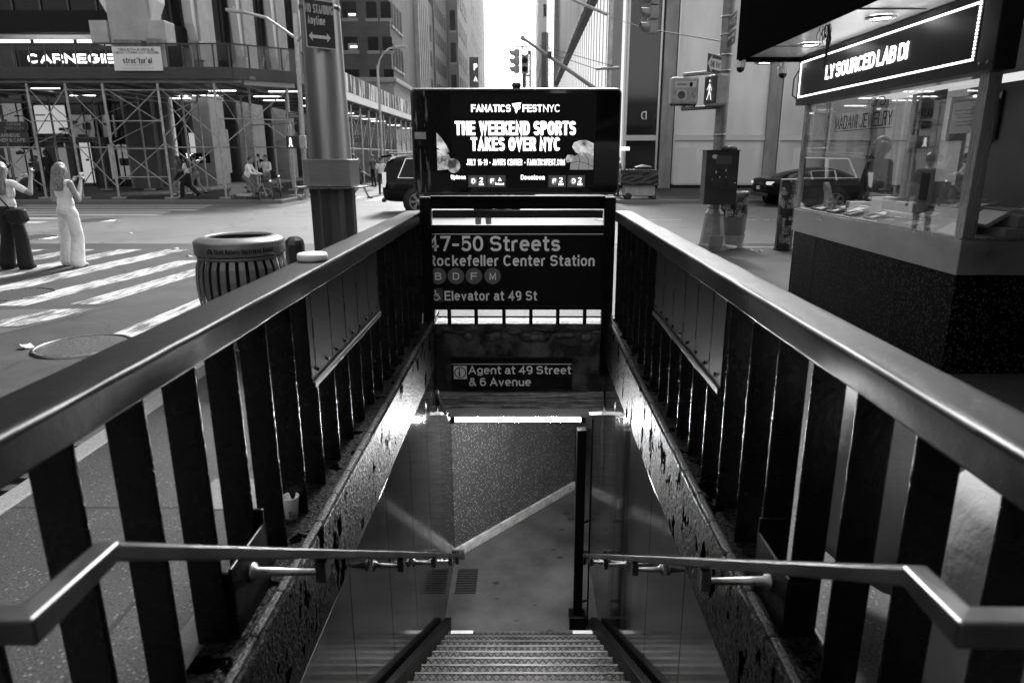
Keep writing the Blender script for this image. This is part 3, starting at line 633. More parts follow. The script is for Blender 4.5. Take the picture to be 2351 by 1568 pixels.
mb = MB(); poly(mb, [(1364, 358), (1350, 351), (1334, 351), (1319, 360), (1311, 374), (1310, 390), (1364, 390)]); mb.build('ball_picture', screen_mid, dsn)
yt -= .001
mb = MB()
for pts in ([(1309, 376), (1330, 371), (1350, 376), (1364, 384)], [(1326, 352), (1332, 366), (1330, 390)], [(1340, 351), (1352, 366), (1354, 388)]):
    for q in range(len(pts) - 1): mb.bar(spt(*pts[q]), spt(*pts[q + 1]), .004, .001, (0, 1, 0))
for pts in ([(1008, 352), (1016, 360), (1012, 372), (1004, 374)], [(1016, 360), (1028, 360)], [(1012, 372), (1020, 384)], [(1030, 372), (1040, 369), (1050, 375)]):
    for q in range(len(pts) - 1): mb.bar(spt(*pts[q]), spt(*pts[q + 1]), .003, .001, (0, 1, 0))
mb.build('ball_seams', screen_bg, dsn)
for k, (pa, pb) in enumerate(((1073, 1115), (1117, 1160), (1260, 1301), (1305, 1345))):
    mb = MB(); poly(mb, [(pa, 403), (pb, 403), (pb, 430), (pa, 430)]); mb.build('train_tile', screen_gray, dsn)
    c = pa + 12 if k < 2 else pa + 14
    yt -= .001
    mb = MB(); disc(mb, c, 416, 8.5, 9); mb.build('route_disc', screen_mid, dsn)
    yt -= .001
    scr('route_letter', 'DFFD'[k], c - 3.5, 411, c + 4, 421, bold=.02)
    if k != 1:
        scr('minutes', '2', pb - 16, 408, pb - 8, 419, bold=.01); scr('minutes', 'MIN', pb - 17, 421, pb - 6, 426, bold=.01)
    else:
        mb = MB(); poly(mb, [(1145, 413), (1150, 413), (1150, 412), (1147.5, 406)]) if False else poly(mb, [(1142, 416), (1151, 416), (1146.5, 408)]); mb.build('warning_mark', screen_white, dsn)
        scr('minutes', 'Delayed', 1136, 420, 1156, 426, bold=.01)
    yt += .002
scr('direction', 'Uptown', 1033, 402, 1067, 414, bold=.01); scr('direction', 'Downtown', 1196, 402, 1251, 413, bold=.01)
MB().box(xx(1174, 200, SYY), xx(1197, 200, SYY), SYY + .03, SYY + .13, z1_, z1_ + .06).build('antenna', dark_metal, dsn, .03)
MB().quad(spt(952, 304), spt(978, 304), spt(978, 320), spt(952, 320)).build('paper_label', gray_paint, dsn)
# station sign
sg = thing('station_sign', 'big black station sign reading 47-50 Streets Rockefeller Center Station', 'sign', (-.06, 7.13, .1))
GY = FYY + .03
MB().box(xx(990, 600, GY), xx(1388, 600, GY), GY, GY + .05, zz(704, GY), zz(517, GY)).build('board', sign_black, sg, .003)
MB().box(xx(993, 540, GY), xx(1385, 540, GY), GY - .004, GY - .001, zz(538.6, GY), zz(537, GY)).build('rule', signtext, sg)
def sgt(name, s, px0, py0, px1, py1, m=signtext, par=sg, Y=GY - .003, wt=.165, **k):
    k['wt'] = wt
    return text(name, s, m, par, (xx(px0, py1, Y), Y, zz(py1, Y)), EX, EZ, xx(px1, py1, Y) - xx(px0, py1, Y), zz(py0, Y) - zz(py1, Y), **k)
sgt('lettering', '47-50 Streets', 983, 542, 1286, 577); sgt('lettering', 'Rockefeller Center Station', 983, 586, 1365, 611); sgt('lettering', 'Elevator at 49 St', 1021, 668, 1233, 690)
bul = M('route_bullet', .13, .5)
for k, c in enumerate((1006, 1047, 1088, 1131)):
    Y = GY - .003; o = V((xx(c, 634, Y), Y, zz(634, Y))); MB().prism([o + V((.083 * math.cos(2 * math.pi * i / 32), 0, .083 * math.sin(2 * math.pi * i / 32))) for i in range(32)], (0, .002, 0)).build('route_bullet', bul, sg)
    sgt('route_letter', 'BDFM'[k], c - 7, 626, c + 8, 643, Y=GY - .006)
MB().box(xx(991, 680, GY), xx(1017, 680, GY), GY - .003, GY - .001, zz(693, GY), zz(662, GY)).build('access_plate', M('access_plate_gray', .06, .5), sg)
Y = GY - .006; mb = MB()
def gp(px, py): return V((xx(px, py, Y), Y, zz(py, Y)))
for pts in ([(1000, 671), (1001, 679), (1008, 679)], [(1001, 675), (1007, 675)], [(1008, 679), (1011, 687)], [(998, 677), (995, 682), (998, 688), (1004, 689), (1008, 685)]):
    for q in range(len(pts) - 1): mb.bar(gp(*pts[q]), gp(*pts[q + 1]), .01, .002, (0, 1, 0))
mb.ball(gp(999.5, 668.5), (.009, .001, .009), 10); mb.build('wheelchair_symbol', signtext, sg)
# information sign
ag = thing('information_sign', 'small black sign reading Agent at 49 Street and 6 Avenue on the header', 'sign', (-.15, 7.15, -.86))
AY = 6.82
MB().box(xx(1036, 860, AY), xx(1313, 860, AY), AY, AY + .05, zz(895, AY), zz(822, AY)).build('board', sign_black, ag, .003)
MB().box(xx(1037, 835, AY), xx(1312, 835, AY), AY - .003, AY - .001, zz(836.5, AY), zz(835, AY)).build('rule', signtext, ag)
sgt('lettering', 'Agent at 49 Street', 1076, 840, 1311, 863, par=ag, Y=AY - .003); sgt('lettering', '& 6 Avenue', 1077, 867, 1219, 886, par=ag, Y=AY - .003)
MB().box(xx(1042, 855, AY), xx(1072, 855, AY), AY - .003, AY - .001, zz(870, AY), zz(840, AY)).build('info_plate', signtext, ag, .003)
o = V((xx(1057, 855, AY), AY - .006, zz(855, AY)))
MB().prism([o + V((.062 * math.cos(2 * math.pi * i / 32), 0, .062 * math.sin(2 * math.pi * i / 32))) for i in range(32)], (0, .002, 0)).build('info_ring', sign_black, ag)
o.y -= .002; MB().prism([o + V((.052 * math.cos(2 * math.pi * i / 32), 0, .052 * math.sin(2 * math.pi * i / 32))) for i in range(32)], (0, .001, 0)).build('info_disc', signtext, ag)
sgt('info_letter', 'i', 1053.5, 846, 1060, 864, m=sign_black, par=ag, Y=AY - .0095)

# ================================================================ handrails
def handrail(s, xw, label, ya, yb, zt_, ye, sl_):
    t = thing('handrail', label, 'handrail', (s * .73, 1.0, .95), 'handrails down the stairs')
    x = xw
    pts = [V((x + s * .55, ya, zt_)), V((x, ya, zt_)), V((x, yb, zt_)), V((x, ye, zt_ - (ye - yb) * sl_))]
    w_, h_ = .045, .035
    def sec(p, d, side):
        u = side.cross(d); return [p - side * w_ / 2 - u * h_ / 2, p + side * w_ / 2 - u * h_ / 2, p + side * w_ / 2 + u * h_ / 2, p - side * w_ / 2 + u * h_ / 2]
    secs = [sec(pts[0], V((-s, 0, 0)), V((0, s, 0)) * -s * s), sec(pts[1], V((-s, 1, 0)).normalized(), V((1, s, 0)).normalized() * 1.35), sec(pts[2], V((0, .96, -.29)).normalized(), V((1, 0, 0))), sec(pts[3], V((0, .843, -.537)), V((1, 0, 0)))]
    if s < 0: secs[0] = sec(pts[0], V((1, 0, 0)), V((0, -1, 0)))
    else: secs[0] = sec(pts[0], V((-1, 0, 0)), V((0, 1, 0)))
    mb = MB(); vs = [p for q in secs for p in q]
    mb.add(vs, [(j * 4 + i, j * 4 + (i + 1) % 4, j * 4 + 4 + (i + 1) % 4, j * 4 + 4 + i) for j in range(3) for i in range(4)] + [(3, 2, 1, 0), (12, 13, 14, 15)])
    mb.build('rail', M('handrail_steel', .07, .40, .9, nz=(4, .3), rv=.1), t, .006)
    e_ = pts[3]
    MB().box(*sorted((x - s * .05, x + s * .10)), ye - .02, ye + .01, e_.z - .05, e_.z + .07).build('end_plate', steel, t, .004)
    for y in (2.2, 3.6, 4.9, 6.0, 6.6):
        zr_ = zt_ - (y - yb) * sl_; xwall = (SX0 + .012) if s < 0 else (SX1 - .012)
        b = MB()
        if zr_ - .07 > -.0: xwall = -1.0 if s < 0 else .9
        b.lathe((xwall, y, zr_ - .075), [(.035, 0), (.035, .008), (.018, .02), (.012, abs(xwall - x) * .75), (.012, abs(xwall - x))], 12, ax=(-s, 0, 0), closed=True)
        b.box(x - .018, x + .018, y - .03, y + .03, zr_ - .10, zr_ - .02)
        b.build('bracket', steel_dark, t)
    # backing plate clamped to the bars for the topmost bracket
    y, zr_ = 2.2, zt_ - (2.2 - yb) * sl_; xb = (-1.0 if s < 0 else .9)
    MB().box(*sorted((xb, xb + s * .012)), y - .16, y + .16, zr_ - .30, zr_ + .04).box(*sorted((xb, xb + s * .10)), y + .14, y + .155, zr_ - .28, zr_ + .10).box(*sorted((xb, xb + s * .10)), y - .155, y - .14, zr_ - .28, zr_ + .02).build('mounting_plate', black_paint, t, .004)
handrail(-1, -.74, 'steel handrail down the left stair wall, nearer the paper cup', .875, 1.07, .975, 6.95, .638)
handrail(1, .66, 'steel handrail down the right stair wall, below the cloth bags', .88, 1.01, .966, 7.1, .63)

# small things left on the railings
p = at(686, 1190, Z=.012)
t = thing('paper_cup', 'white paper cup standing on the ledge behind a left railing bar', 'cup', (p.x - .03, p.y, .012))
MB().lathe((p.x - .03, p.y, .012), [(.001, .004), (.027, .0), (.0385, .112), (.0405, .116), (.0385, .118), (.036, .114), (.026, .01), (.001, .008)], 24).build('body', M('cup_paper', .9, .6), t)
text('print', 'HOT\nTO GO', dark_metal, t, (p.x - .03 - .0, p.y - .034, .04), EX, V((0, -.1, 1)).normalized(), .022, .03)
p = at(718, 597, Z=RT + .004); solo('round_tin_lid', MB().lathe((p.x, p.y, RT + .004), [(.001, 0), (.074, 0), (.077, .006), (.077, .026), (.075, .030), (.070, .036), (.001, .037)], 36), M('white_tin', .7, .4), 'round white lid lying on the left railing cap', 'lid', loc=(p.x, p.y, RT + .004))
# pale bundles behind the right railing
def bundle(x, y, z0, z1, rx, ry, label, seed):
    mb = MB(); r = random.Random(seed); n, m = 20, 12; vs = []
    for j in range(m + 1):
        f = j / m; k = (.75 + .35 * math.sin(f * 2.6 + .3)) * (1 - .25 * f ** 6)
        for i in range(n):
            t_ = 2 * math.pi * i / n; q = k * (1 + .08 * math.sin(3 * t_ + 4 * f) + r.uniform(-.03, .03)); vs.append((x + rx * q * math.cos(t_), y + ry * q * math.sin(t_), z0 + (z1 - z0) * f))
    mb.add(vs, [(j * n + i, j * n + (i + 1) % n, (j + 1) * n + (i + 1) % n, (j + 1) * n + i) for j in range(m) for i in range(n)] + [list(range(n))[::-1], list(range(m * n, m * n + n))], True)
    return solo('cloth_bundle', mb, M('bundle_cloth', .22, .85, nz=(3, .15, (1, 1, .3)), bump=(5, .4, .03)), label, 'bundle', 'cloth bundles behind the right railing', (x, y, z0))
bundle(1.26, 2.27, .22, .84, .15, .30, 'pale cloth bag hanging behind the right railing, the one farther down', 1)
bundle(1.28, 1.60, .18, .80, .16, .28, 'pale cloth bag hanging behind the right railing, the one nearest the viewer', 2)

# ================================================================ corner jewellery shop
SXF, SYA, SYB = 3.25, 8.35, 5.1          # window front (x), its far and near ends (y)
sh = thing('jewellery_shop', 'dark granite jewellery shop with glass corner display beside the stairs', 'shop', (4.2, 6.7, 0))
MB().box(SXF + .02, 3.98, SYB + .02, SYA, 0, .78).build('granite_base', granite_dark, sh, .004)
mb = MB()
for y in (5.95, 6.85, 7.7): mb.box(SXF + .017, SXF + .0195, y, y + .012, 0, .78)
mb.build('base_joints', black_matte, sh)
MB().box(SXF, 4.0, SYB, SYA + .02, .785, 1.045).build('steel_band', M('brushed_band', .36, .36, .9, nz=(1.5, .22, (2, 1, 3)), rv=.1), sh, .006)
MB().box(SXF + .004, SXF + .03, SYB + .02, SYA, 1.047, 1.062).box(SXF + .02, 3.98, SYB + .004, SYB + .03, 1.047, 1.062).build('glazing_bead', steel, sh)
MB().box(SXF + .035, 3.99, SYB + .035, SYA - .01, 1.0465, 1.058).build('display_floor', M('display_liner', .14, .7), sh)
for nm, bx in (('corner_post', (SXF, SXF + .10, SYB, SYB + .10)), ('corner_post', (SXF, SXF + .06, SYA - .05, SYA + .01))):
    MB().box(bx[0], bx[1], bx[2], bx[3], 1.064, 2.23).build(nm, steel, sh, .004)
mb = MB(); mb.quad((SXF + .02, SYB + .1, 1.062), (SXF + .02, SYA - .05, 1.062), (SXF + .02, SYA - .05, 2.24), (SXF + .02, SYB + .1, 2.24))
mb.build('window_glass', win_glass, sh)
MB().quad((SXF + .06, SYA, 1.062), (4.75, SYA, 1.062), (4.75, SYA, 2.24), (SXF + .06, SYA, 2.24)).build('window_glass', win_glass, sh)
MB().quad((SXF + .1, SYB + .02, 1.062), (3.98, SYB + .02, 1.062), (3.98, SYB + .02, 2.24), (SXF + .1, SYB + .02, 2.24)).build('window_glass', win_glass, sh)
MB().box(3.95, 4.0, SYB, SYB + .05, 0, 2.3).build('door_jamb', dark_metal, sh, .004)
# interior: back walls, shelves, display steps
inner = M('shop_inner_wall', .12, .6, nz=(2, .2)); 
MB().box(4.30, 4.36, 4.2, 7.0, 0, 2.9).build('inner_wall', inner, sh)
MB().box(4.8, 4.86, 7.0, SYA, 0, 1.0).box(4.36, 6, 6.96, 7.0, 0, 2.9).build('inner_wall', M('shop_dark_wall', .05, .5), sh)
MB().box(4.0, 10, 4.1, 4.15, 0, 2.9).build('door_wall', M('door_wall_dark', .02, .3), sh)
MB().box(3.6, 4.28, 5.15, 6.9, 1.06, 1.13).box(3.68, 4.28, 5.15, 6.9, 1.132, 1.22).build('display_steps', M('display_step', .16, .7), sh, .006)
# canopy, fascia above and the building over the shop
MB().box(2.47, 12, 3.0 - 14, 8.42, 2.752, 2.80).build('soffit', M('white_soffit', .72, .25, nz=(.7, .1)), sh)
MB().box(2.44, 2.468, -11, 8.45, 2.70, 4.4).box(2.47, 12, 8.422, 8.45, 2.70, 4.4).build('fascia', fascia_black, sh, .004)
MB().box(2.50, 2.53, -11, 8.42, 2.735, 2.7515).build('soffit_trim', steel_dark, sh)
mb = MB()
for y in (7.6, 5.75): mb.box(2.54, 3.1, y, y + .008, 2.744, 2.7515)
mb.build('soffit_joint', dark_metal, sh)
for px, py, k in ((1755, 143, 0), (1861, 102, 1), (2022, 40, 2)):
    q = at(px, py, Z=2.75); d = MB().lathe((q.x, q.y, 2.738), [(.001, .006), (.085, .006)], 24); l = d.build('downlight', E('downlight_lit_%d' % k, (60, 48, 36)[k]), sh)
    MB().lathe((q.x, q.y, 2.728), [(.086, .012), (.10, .0), (.118, .006), (.122, .022)], 24).build('downlight_rim', steel, l)
q = at(1780, 10, Z=2.9)
# led sign
ls = thing('led_sign', 'black scrolling LED sign with glowing dotted border above the jeweller window', 'sign', (3.15, 6.7, 2.2))
LX = 3.15
MB().box(LX, LX + .16, SYB - .18, 8.40, 2.22, 2.744).build('case', M('sign_case', .007, .35, spec=.3), ls, .01)
MB().box(LX - .006, LX - .001, SYB + .02, 8.32, 2.29, 2.69).build('led_panel', M('led_panel_dark', .006, .35, spec=.2), ls)
mb = MB(); st = .024; ym, yM, zm, zM = SYB + .04, 8.30, 2.305, 2.675
def led(y, z_): mb.box(LX - .014, LX - .007, y - .0065, y + .0065, z_ - .0065, z_ + .0065)
y = ym
while y <= yM: led(y, zm); led(y, zM); y += st
z_ = zm
while z_ <= zM: led(ym, z_); led(yM, z_); z_ += st
mb.build('led_border', E('led_lit', 6.0), ls)
ya_, yb_ = at(1897, 160, X=LX - .008).y, at(2084, 120, X=LX - .008).y
text('led_text', 'LY SOURCED LAB DI', MATS['led_lit'], ls, (LX - .009, ya_, 2.425), (0, -1, 0), EZ, ya_ - yb_, .135, wt=.18, gap=.5)
for yk, zk in ((SYB - .1, 2.27), (SYB - .1, 2.70), (SYB - .02, 2.27), (SYB - .02, 2.70)): pass
MB().ball((LX - .004, SYB - .03, 2.27), (.006, .012, .012)).ball((LX - .004, SYB - .12, 2.27), (.006, .012, .012)).ball((LX - .004, SYB - .03, 2.70), (.006, .012, .012)).build('screws', steel, ls)
MB().path([(LX + .02, 8.42, 2.62), (LX - .02, 8.46, 2.52), (LX - .02, 8.46, 2.34), (LX + .05, 8.43, 2.28)], .008).build('cable', rubber, ls)
# cameras under the canopy
def dome(px, py, Y, label):
    c = at(px, py, Y=Y); t = thing('security_camera', label, 'camera', tuple(c))
    MB().lathe(c, [(.055, .06), (.058, .0), (.052, -.02)], 20, closed=True).build('body', white_paint, t)
    MB().ball(c + V((0, -.01, -.03)), (.045, .045, .045), 14).build('lens_dome', black_gloss, t)
    MB().tube(c + V((0, 0, .055)), c + V((0, 0, .17)), .03).build('mount', white_paint, t)
dome(1700, 152, 8.40, 'white dome camera with black lens at the outer corner of the canopy'); dome(1797, 166, 8.46, 'white dome camera at the far end of the LED sign')
q = at(1896, 60, Z=2.74); mb = MB(); r = random.Random(8)
for i in range(14):
    o_ = V((q.x + r.uniform(-.02, .02), q.y + r.uniform(-.10, .10), 2.74)); mb.path([o_, o_ + V((r.uniform(-.02, .02), r.uniform(-.05, .05), -.06)), o_ + V((r.uniform(-.02, .02), r.uniform(-.04, .04), -.10 - .05 * r.random()))], .003, 5)
for i in range(8): o_ = V((q.x, q.y - .07, 2.74)); mb.path([o_, o_ + V((r.uniform(-.02, .02), r.uniform(-.02, .02), -.12)), o_ + V((r.uniform(-.006, .006), .01, -.27 - .08 * r.random()))], .006, 5)
solo('frayed_wires', mb, black_matte, 'frayed black wires dangling from the canopy edge before the LED sign', 'wires', loc=tuple(q))
# lettering on the glass, posters, certificate
text('window_lettering', 'MADANI JEWELRY', black_matte, sh, (SXF + .012, 7.52, 1.92), (0, -1, 0), EZ, 1.15, .13, bold=.0)
MB().box(SXF + .010, SXF + .014, 6.37, 7.52, 1.90, 1.906).build('window_lettering', black_matte, sh)
mb = MB()
for k in range(2):
    for i in range(14):
        a0, a1 = i * .5, (i + 1) * .5; r0, r1 = .10 - .006 * i, .10 - .006 * (i + 1); cy_ = 6.75 - k * .16
        mb.bar((SXF + .012, cy_ + r0 * math.cos(a0), 2.13 + .6 * r0 * math.sin(a0)), (SXF + .012, cy_ + r1 * math.cos(a1), 2.13 + .6 * r1 * math.sin(a1)), .008, .002, (1, 0, 0))
mb.build('scroll_ornament', black_matte, sh)
po = thing('window_poster', 'grey poster in the window announcing lab grown diamonds', 'poster', (3.4, 5.95, 1.3))
MB().box(SXF + .055, SXF + .058, 5.66, 6.16, 1.28, 2.16).build('sheet', M('poster_gray', .17, .6, nz=(3, .3)), po)
for s_, z0_, y0_, w_, h_ in (('WE', 1.98, 6.04, .09, .05), ('LAB', 1.96, 5.93, .12, .07), ('NOW', 1.90, 6.08, .10, .05), ('GROWN', 1.85, 5.95, .22, .08), ('OFFER', 1.82, 6.10, .12, .05), ('DIAMONDS', 1.68, 6.10, .38, .09)):
    text('lettering', s_, black_matte, po, (SXF + .052, y0_, z0_), (0, -1, 0), EZ, w_, h_, bold=.01)
MB().box(SXF + .05, SXF + .053, 5.72, 5.84, 1.30, 1.52).build('phone_picture', black_matte, po)
ce = thing('framed_certificate', 'white certificate in a dark frame on the wall behind the display', 'certificate', (4.28, 6.0, 1.6))
c0, c1 = at(2190, 270, X=4.29), at(2290, 270, X=4.29)
MB().box(4.265, 4.298, c1.y - .05, c0.y + .05, 1.80, 2.22).build('frame', black_gloss, ce, .006)
MB().box(4.255, 4.264, c1.y + .02, c0.y - .02, 1.87, 2.16).build('sheet', M('certificate_paper', .6, .6), ce)
mb = MB()
for k in range(5): mb.box(4.250, 4.254, c1.y + .06, c0.y - .07 - .01 * k, 2.08 - k * .035, 2.085 - k * .035)
mb.build('writing', dark_metal, ce)
solo('wall_note', MB().box(4.285, 4.298, 5.56, 5.66, 1.36, 1.58), paper, 'white note pinned on the shop wall behind the trays', 'note')
solo('wall_note', MB().box(4.06, 4.12, 4.09, 4.098, 1.46, 1.60), paper, 'small white notice on the dark wall right of the steel corner post', 'note')
MB().box(3.62, 3.92, 5.3, 7.6, 2.232, 2.25).build('display_lamp', E('display_lamp_lit', .7), sh)
# jewellery trays
tray_m = M('tray_leatherette', .2, .6, nz=(30, .15)); pad_m = M('tray_pad', .5, .8)
def tray(cx_, cy_, cz_, wx, wy, tilt, label, turn=0.0):
    t = thing('jewellery_tray', label, 'tray', (cx_, cy_, cz_), 'jewellery trays in the window')
    T = Matrix.Translation((cx_, cy_, cz_)) @ Matrix.Rotation(turn, 4, 'Z') @ Matrix.Rotation(tilt, 4, 'Y')
    a, b, h, k = wx / 2, wy / 2, .03, .012
    MB().box(-a, a, -b, -b + k, 0, h).box(-a, a, b - k, b, 0, h).box(-a, -a + k, -b + k, b - k, 0, h).box(a - k, a, -b + k, b - k, 0, h).box(-a + k, a - k, -b + k, b - k, 0, .008).xf(T).build('rim', tray_m, t, .002)
    MB().box(-a + k, a - k, -b + k, b - k, .0085, .014).xf(T).build('pad', pad_m, t)
tl = -.45
tray(3.42, 5.48, 1.085, .20, .28, -.5, 'large tilted tray with pale pad next to the steel corner post')
tray(3.62, 5.42, 1.18, .22, .34, -.55, 'largest tilted tray behind the corner post, standing on the step')
tray(3.40, 6.02, 1.075, .16, .26, -.25, 'low tray with pale pad nearest the glass under the poster')
tray(3.55, 6.05, 1.15, .16, .30, -.3, 'long tray lying on the display step below the phone poster')
tray(3.75, 5.75, 1.245, .18, .26, -.2, 'tray on the upper step below the wall note')
tray(3.95, 5.35, 1.245, .2, .3, -.2, 'rear tray on the upper step beside the corner post')
tray(3.98, 6.25, 1.24, .18, .3, -.2, 'rear tray on the upper step left of the note')
tray(3.42, 6.75, 1.07, .13, .2, -.25, 'small tray in the middle of the display floor')
tray(3.52, 7.35, 1.09, .18, .24, -.35, 'raised tray standing in the middle of the long window')
tray(3.40, 7.55, 1.07, .14, .2, -.25, 'flat tray left of the raised tray near the far glass')
tray(3.42, 7.95, 1.07, .16, .28, -.25, 'farthest tray close to the far steel post')
tray(3.38, 6.38, 1.07, .13, .22, -.2, 'small low tray between the poster and the broad necklace stand', .1)
tray(3.60, 6.62, 1.075, .18, .22, -.3, 'grey tray behind the broad necklace stand', .15)
tray(3.40, 7.15, 1.07, .14, .18, -.25, 'small tray right of the raised tray at the long glass', -.1)
tray(3.62, 7.02, 1.075, .18, .2, -.25, 'middle tray in front of the tall grey block', .1)
tray(3.62, 7.90, 1.075, .18, .24, -.3, 'tray beside the curved necklace stand at the back', -.1)
tray(3.40, 5.76, 1.07, .14, .18, -.25, 'small tray between the corner post tray and the poster tray', .12)
tray(3.80, 6.02, 1.235, .2, .24, -.35, 'tilted tray on the upper step behind the poster', .05)
bx = M('display_block', .26, .6)
def block(x, y, wx, wy, z1, label): solo('display_block', MB().box(x, x + wx, y, y + wy, 1.06, z1), bx, label, 'block', 'display blocks in the window', bev=.004)
block(3.7, 7.2, .2, .22, 1.24, 'tall grey block at the back of the long window'); block(3.6, 7.6, .22, .2, 1.17, 'low grey block behind the raised tray'); block(3.86, 6.6, .16, .18, 1.42, 'tallest dark block behind the trays')
def bust(x, y, label):
    t = thing('necklace_bust', label, 'bust', (x, y, 1.06), 'grey necklace stands in the window'); pts = [(-.10, 0), (-.10, .12), (-.06, .22), (-.01, .30), (.05, .36), (.10, .36), (.10, .28), (.05, .2), (.04, .1), (.05, 0)]
    MB().prism([(x + .01 * k_[1], y + k_[0], 1.06 + k_[1] * .85) for k_ in pts], (.05, 0, 0)).build('stand', bx, t, .01)
bust(3.45, 8.0, 'curved grey necklace stand by the far steel post'); bust(3.6, 6.35, 'broad grey necklace stand in the middle of the window')
# flats above; unseen blocks behind the viewer, added to cut sky light and reflections
up = thing('corner_building', 'dark building rising over the jeweller canopy', 'building', (20, -10, 2.8))
MB().box(3.3, 30, -45, 8.3, 2.81, 7).build('wall', brick_a, up)
rear_m = M('rear_wall', .012, .9, spec=.1)
def rear_block(name, label, x0, x1, y0, y1, h, m):
    t = thing(name, label, 'building', ((x0 + x1) / 2, (y0 + y1) / 2, -.1)); MB().box(x0, x1, y0, y1, -.1, h).build('wall', m, t)
    mb = MB(); y = y0 + 2
    while y < y1 - 2:
        for f in range(int(h // 3.6)):
            for xs in (x0 - .04, x1 + .02): mb.box(xs, xs + .02, y, y + 1.3, 1.5 + f * 3.6, 3.6 + f * 3.6)
        y += 2.6
    mb.build('window_panes', pane_dark, t); return t
rear_block('unseen_block', 'unseen dark block left of the viewer, added to cut sky light', -40, -14.5, -60, 12.5, 9, rear_m)
rear_block('unseen_block', 'unseen dark block behind the viewer, added to keep the screen dark', -14, 3.2, -90, -75, 26, rear_m)

# ================================================================ street furniture at the near corner
# litter bin
c = V((-2.38, 5.72, 0)); bn = thing('litter_bin', 'slatted steel litter bin lettered 47th Street Business Improvement District', 'bin', tuple(c))
prof = [(.27, .05), (.32, .25), (.36, .5), (.372, .64), (.358, .78), (.325, .865)]
def rad(z_):
    for (r0, z0), (r1, z1) in zip(prof, prof[1:]):
        if z0 <= z_ <= z1: return r0 + (r1 - r0) * (z_ - z0) / (z1 - z0)
    return prof[-1][0]
mb = MB(); ns = 30
for i in range(ns):
    t0 = 2 * math.pi * i / ns; t1 = t0 + .62 * 2 * math.pi / ns; vs = []
    zs = [.05 + .815 * k / 9 for k in range(10)]
    for z_ in zs:
        r_ = rad(z_)
        for tt, rr in ((t0, r_), (t1, r_), (t1, r_ - .006), (t0, r_ - .006)): vs.append(c + V((rr * math.cos(tt), rr * math.sin(tt), z_)))
    mb.add(vs, [(k * 4 + q, k * 4 + (q + 1) % 4, k * 4 + 4 + (q + 1) % 4, k * 4 + 4 + q) for k in range(9) for q in range(4)])
bin_m = M('bin_steel', .15, .42, .3, nz=(4, .3), rv=.08); mb.build('slats', bin_m, bn)
MB().lathe(c, [(.25, .06), (.29, .3), (.305, .6), (.26, .84), (.24, 1.0)], 28).build('liner', black_matte, bn)
for z_ in (.10, .855): MB().lathe(c, [(rad(z_) + .004, z_ - .012), (rad(z_) + .012, z_ - .012), (rad(z_) + .012, z_ + .012), (rad(z_) + .004, z_ + .012)], 32).build('hoop', bin_m, bn)
MB().lathe(c, [(.30, .872), (.352, .876), (.357, .88), (.357, .965), (.352, .972)], 48).build('name_band', bin_m, bn)
MB().lathe(c, [(.357, .966), (.36, .975), (.345, .992), (.30, 1.012), (.265, 1.022), (.25, 1.016), (.243, 1.0), (.245, .975)], 48).build('lid', M('lid_steel', .2, .4, .4, nz=(4, .3)), bn)
# lettering bent round the band
tb = text('lettering', '47th Street Business Improvement District', black_matte, None, (0, 0, 0), EX, EZ, .54, .05, bold=.02)
for v_ in tb.data.vertices:
    a0 = R(-68) + (v_.co.x - .27) / .358; z_ = v_.co.z; rr = .3595 if v_.co.y > -.001 else .3605
    v_.co = V((rr * math.cos(a0), rr * math.sin(a0), .895 + z_))
tb.parent = bn
# steel signal pole with collar
c = V((-2.2, 8.0, 0)); sp = thing('steel_signal_pole', 'massive round stainless steel pole with square collar beside the litter bin', 'pole', tuple(c))
MB().lathe(c, [(.235, 1.62), (.22, 2.4), (.20, 3.6), (.178, 5.2), (.16, 8.5), (.001, 8.5)], 40).build('shaft', M('pole_steel', .34, .36, .85, nz=(1.6, .14, (5, 5, .25)), rv=.06), sp)
def hexa(r, z0, z1, rot): return [(c.x + r * math.cos(R(rot + 45 * i)), c.y + r * math.sin(R(rot + 45 * i)), z0) for i in range(8)]
MB().prism(hexa(.31, 1.33, 0, 22.5 - 12), (0, 0, .29)).build('collar', M('collar_steel', .22, .4, .4, nz=(2, .2, (1, 1, 6)), rv=.1), sp, .006)
MB().prism(hexa(.42, 1.31, 0, 12), (0, 0, .012)).build('shelf', steel, sp)
mb = MB()
pts = []
for i in range(16):
    t_ = 2 * math.pi * i / 16 + .1; r_ = .26 if i % 2 else .205; pts.append((c.x + r_ * math.cos(t_), c.y + r_ * math.sin(t_), 0))
mb.prism(pts, (0, 0, 1.30)); mb.build('base', M('base_steel', .10, .35, .6, nz=(2, .25, (6, 6, .3)), rv=.06), sp, .01)
for z_ in (3.18, 3.55): MB().lathe(c, [(rad_ := .212 - (z_ - 3.0) * .012, z_ - .02), (rad_ + .008, z_ - .02), (rad_ + .008, z_ + .02), (rad_, z_ + .02)], 32).build('strap', steel_dark, sp)
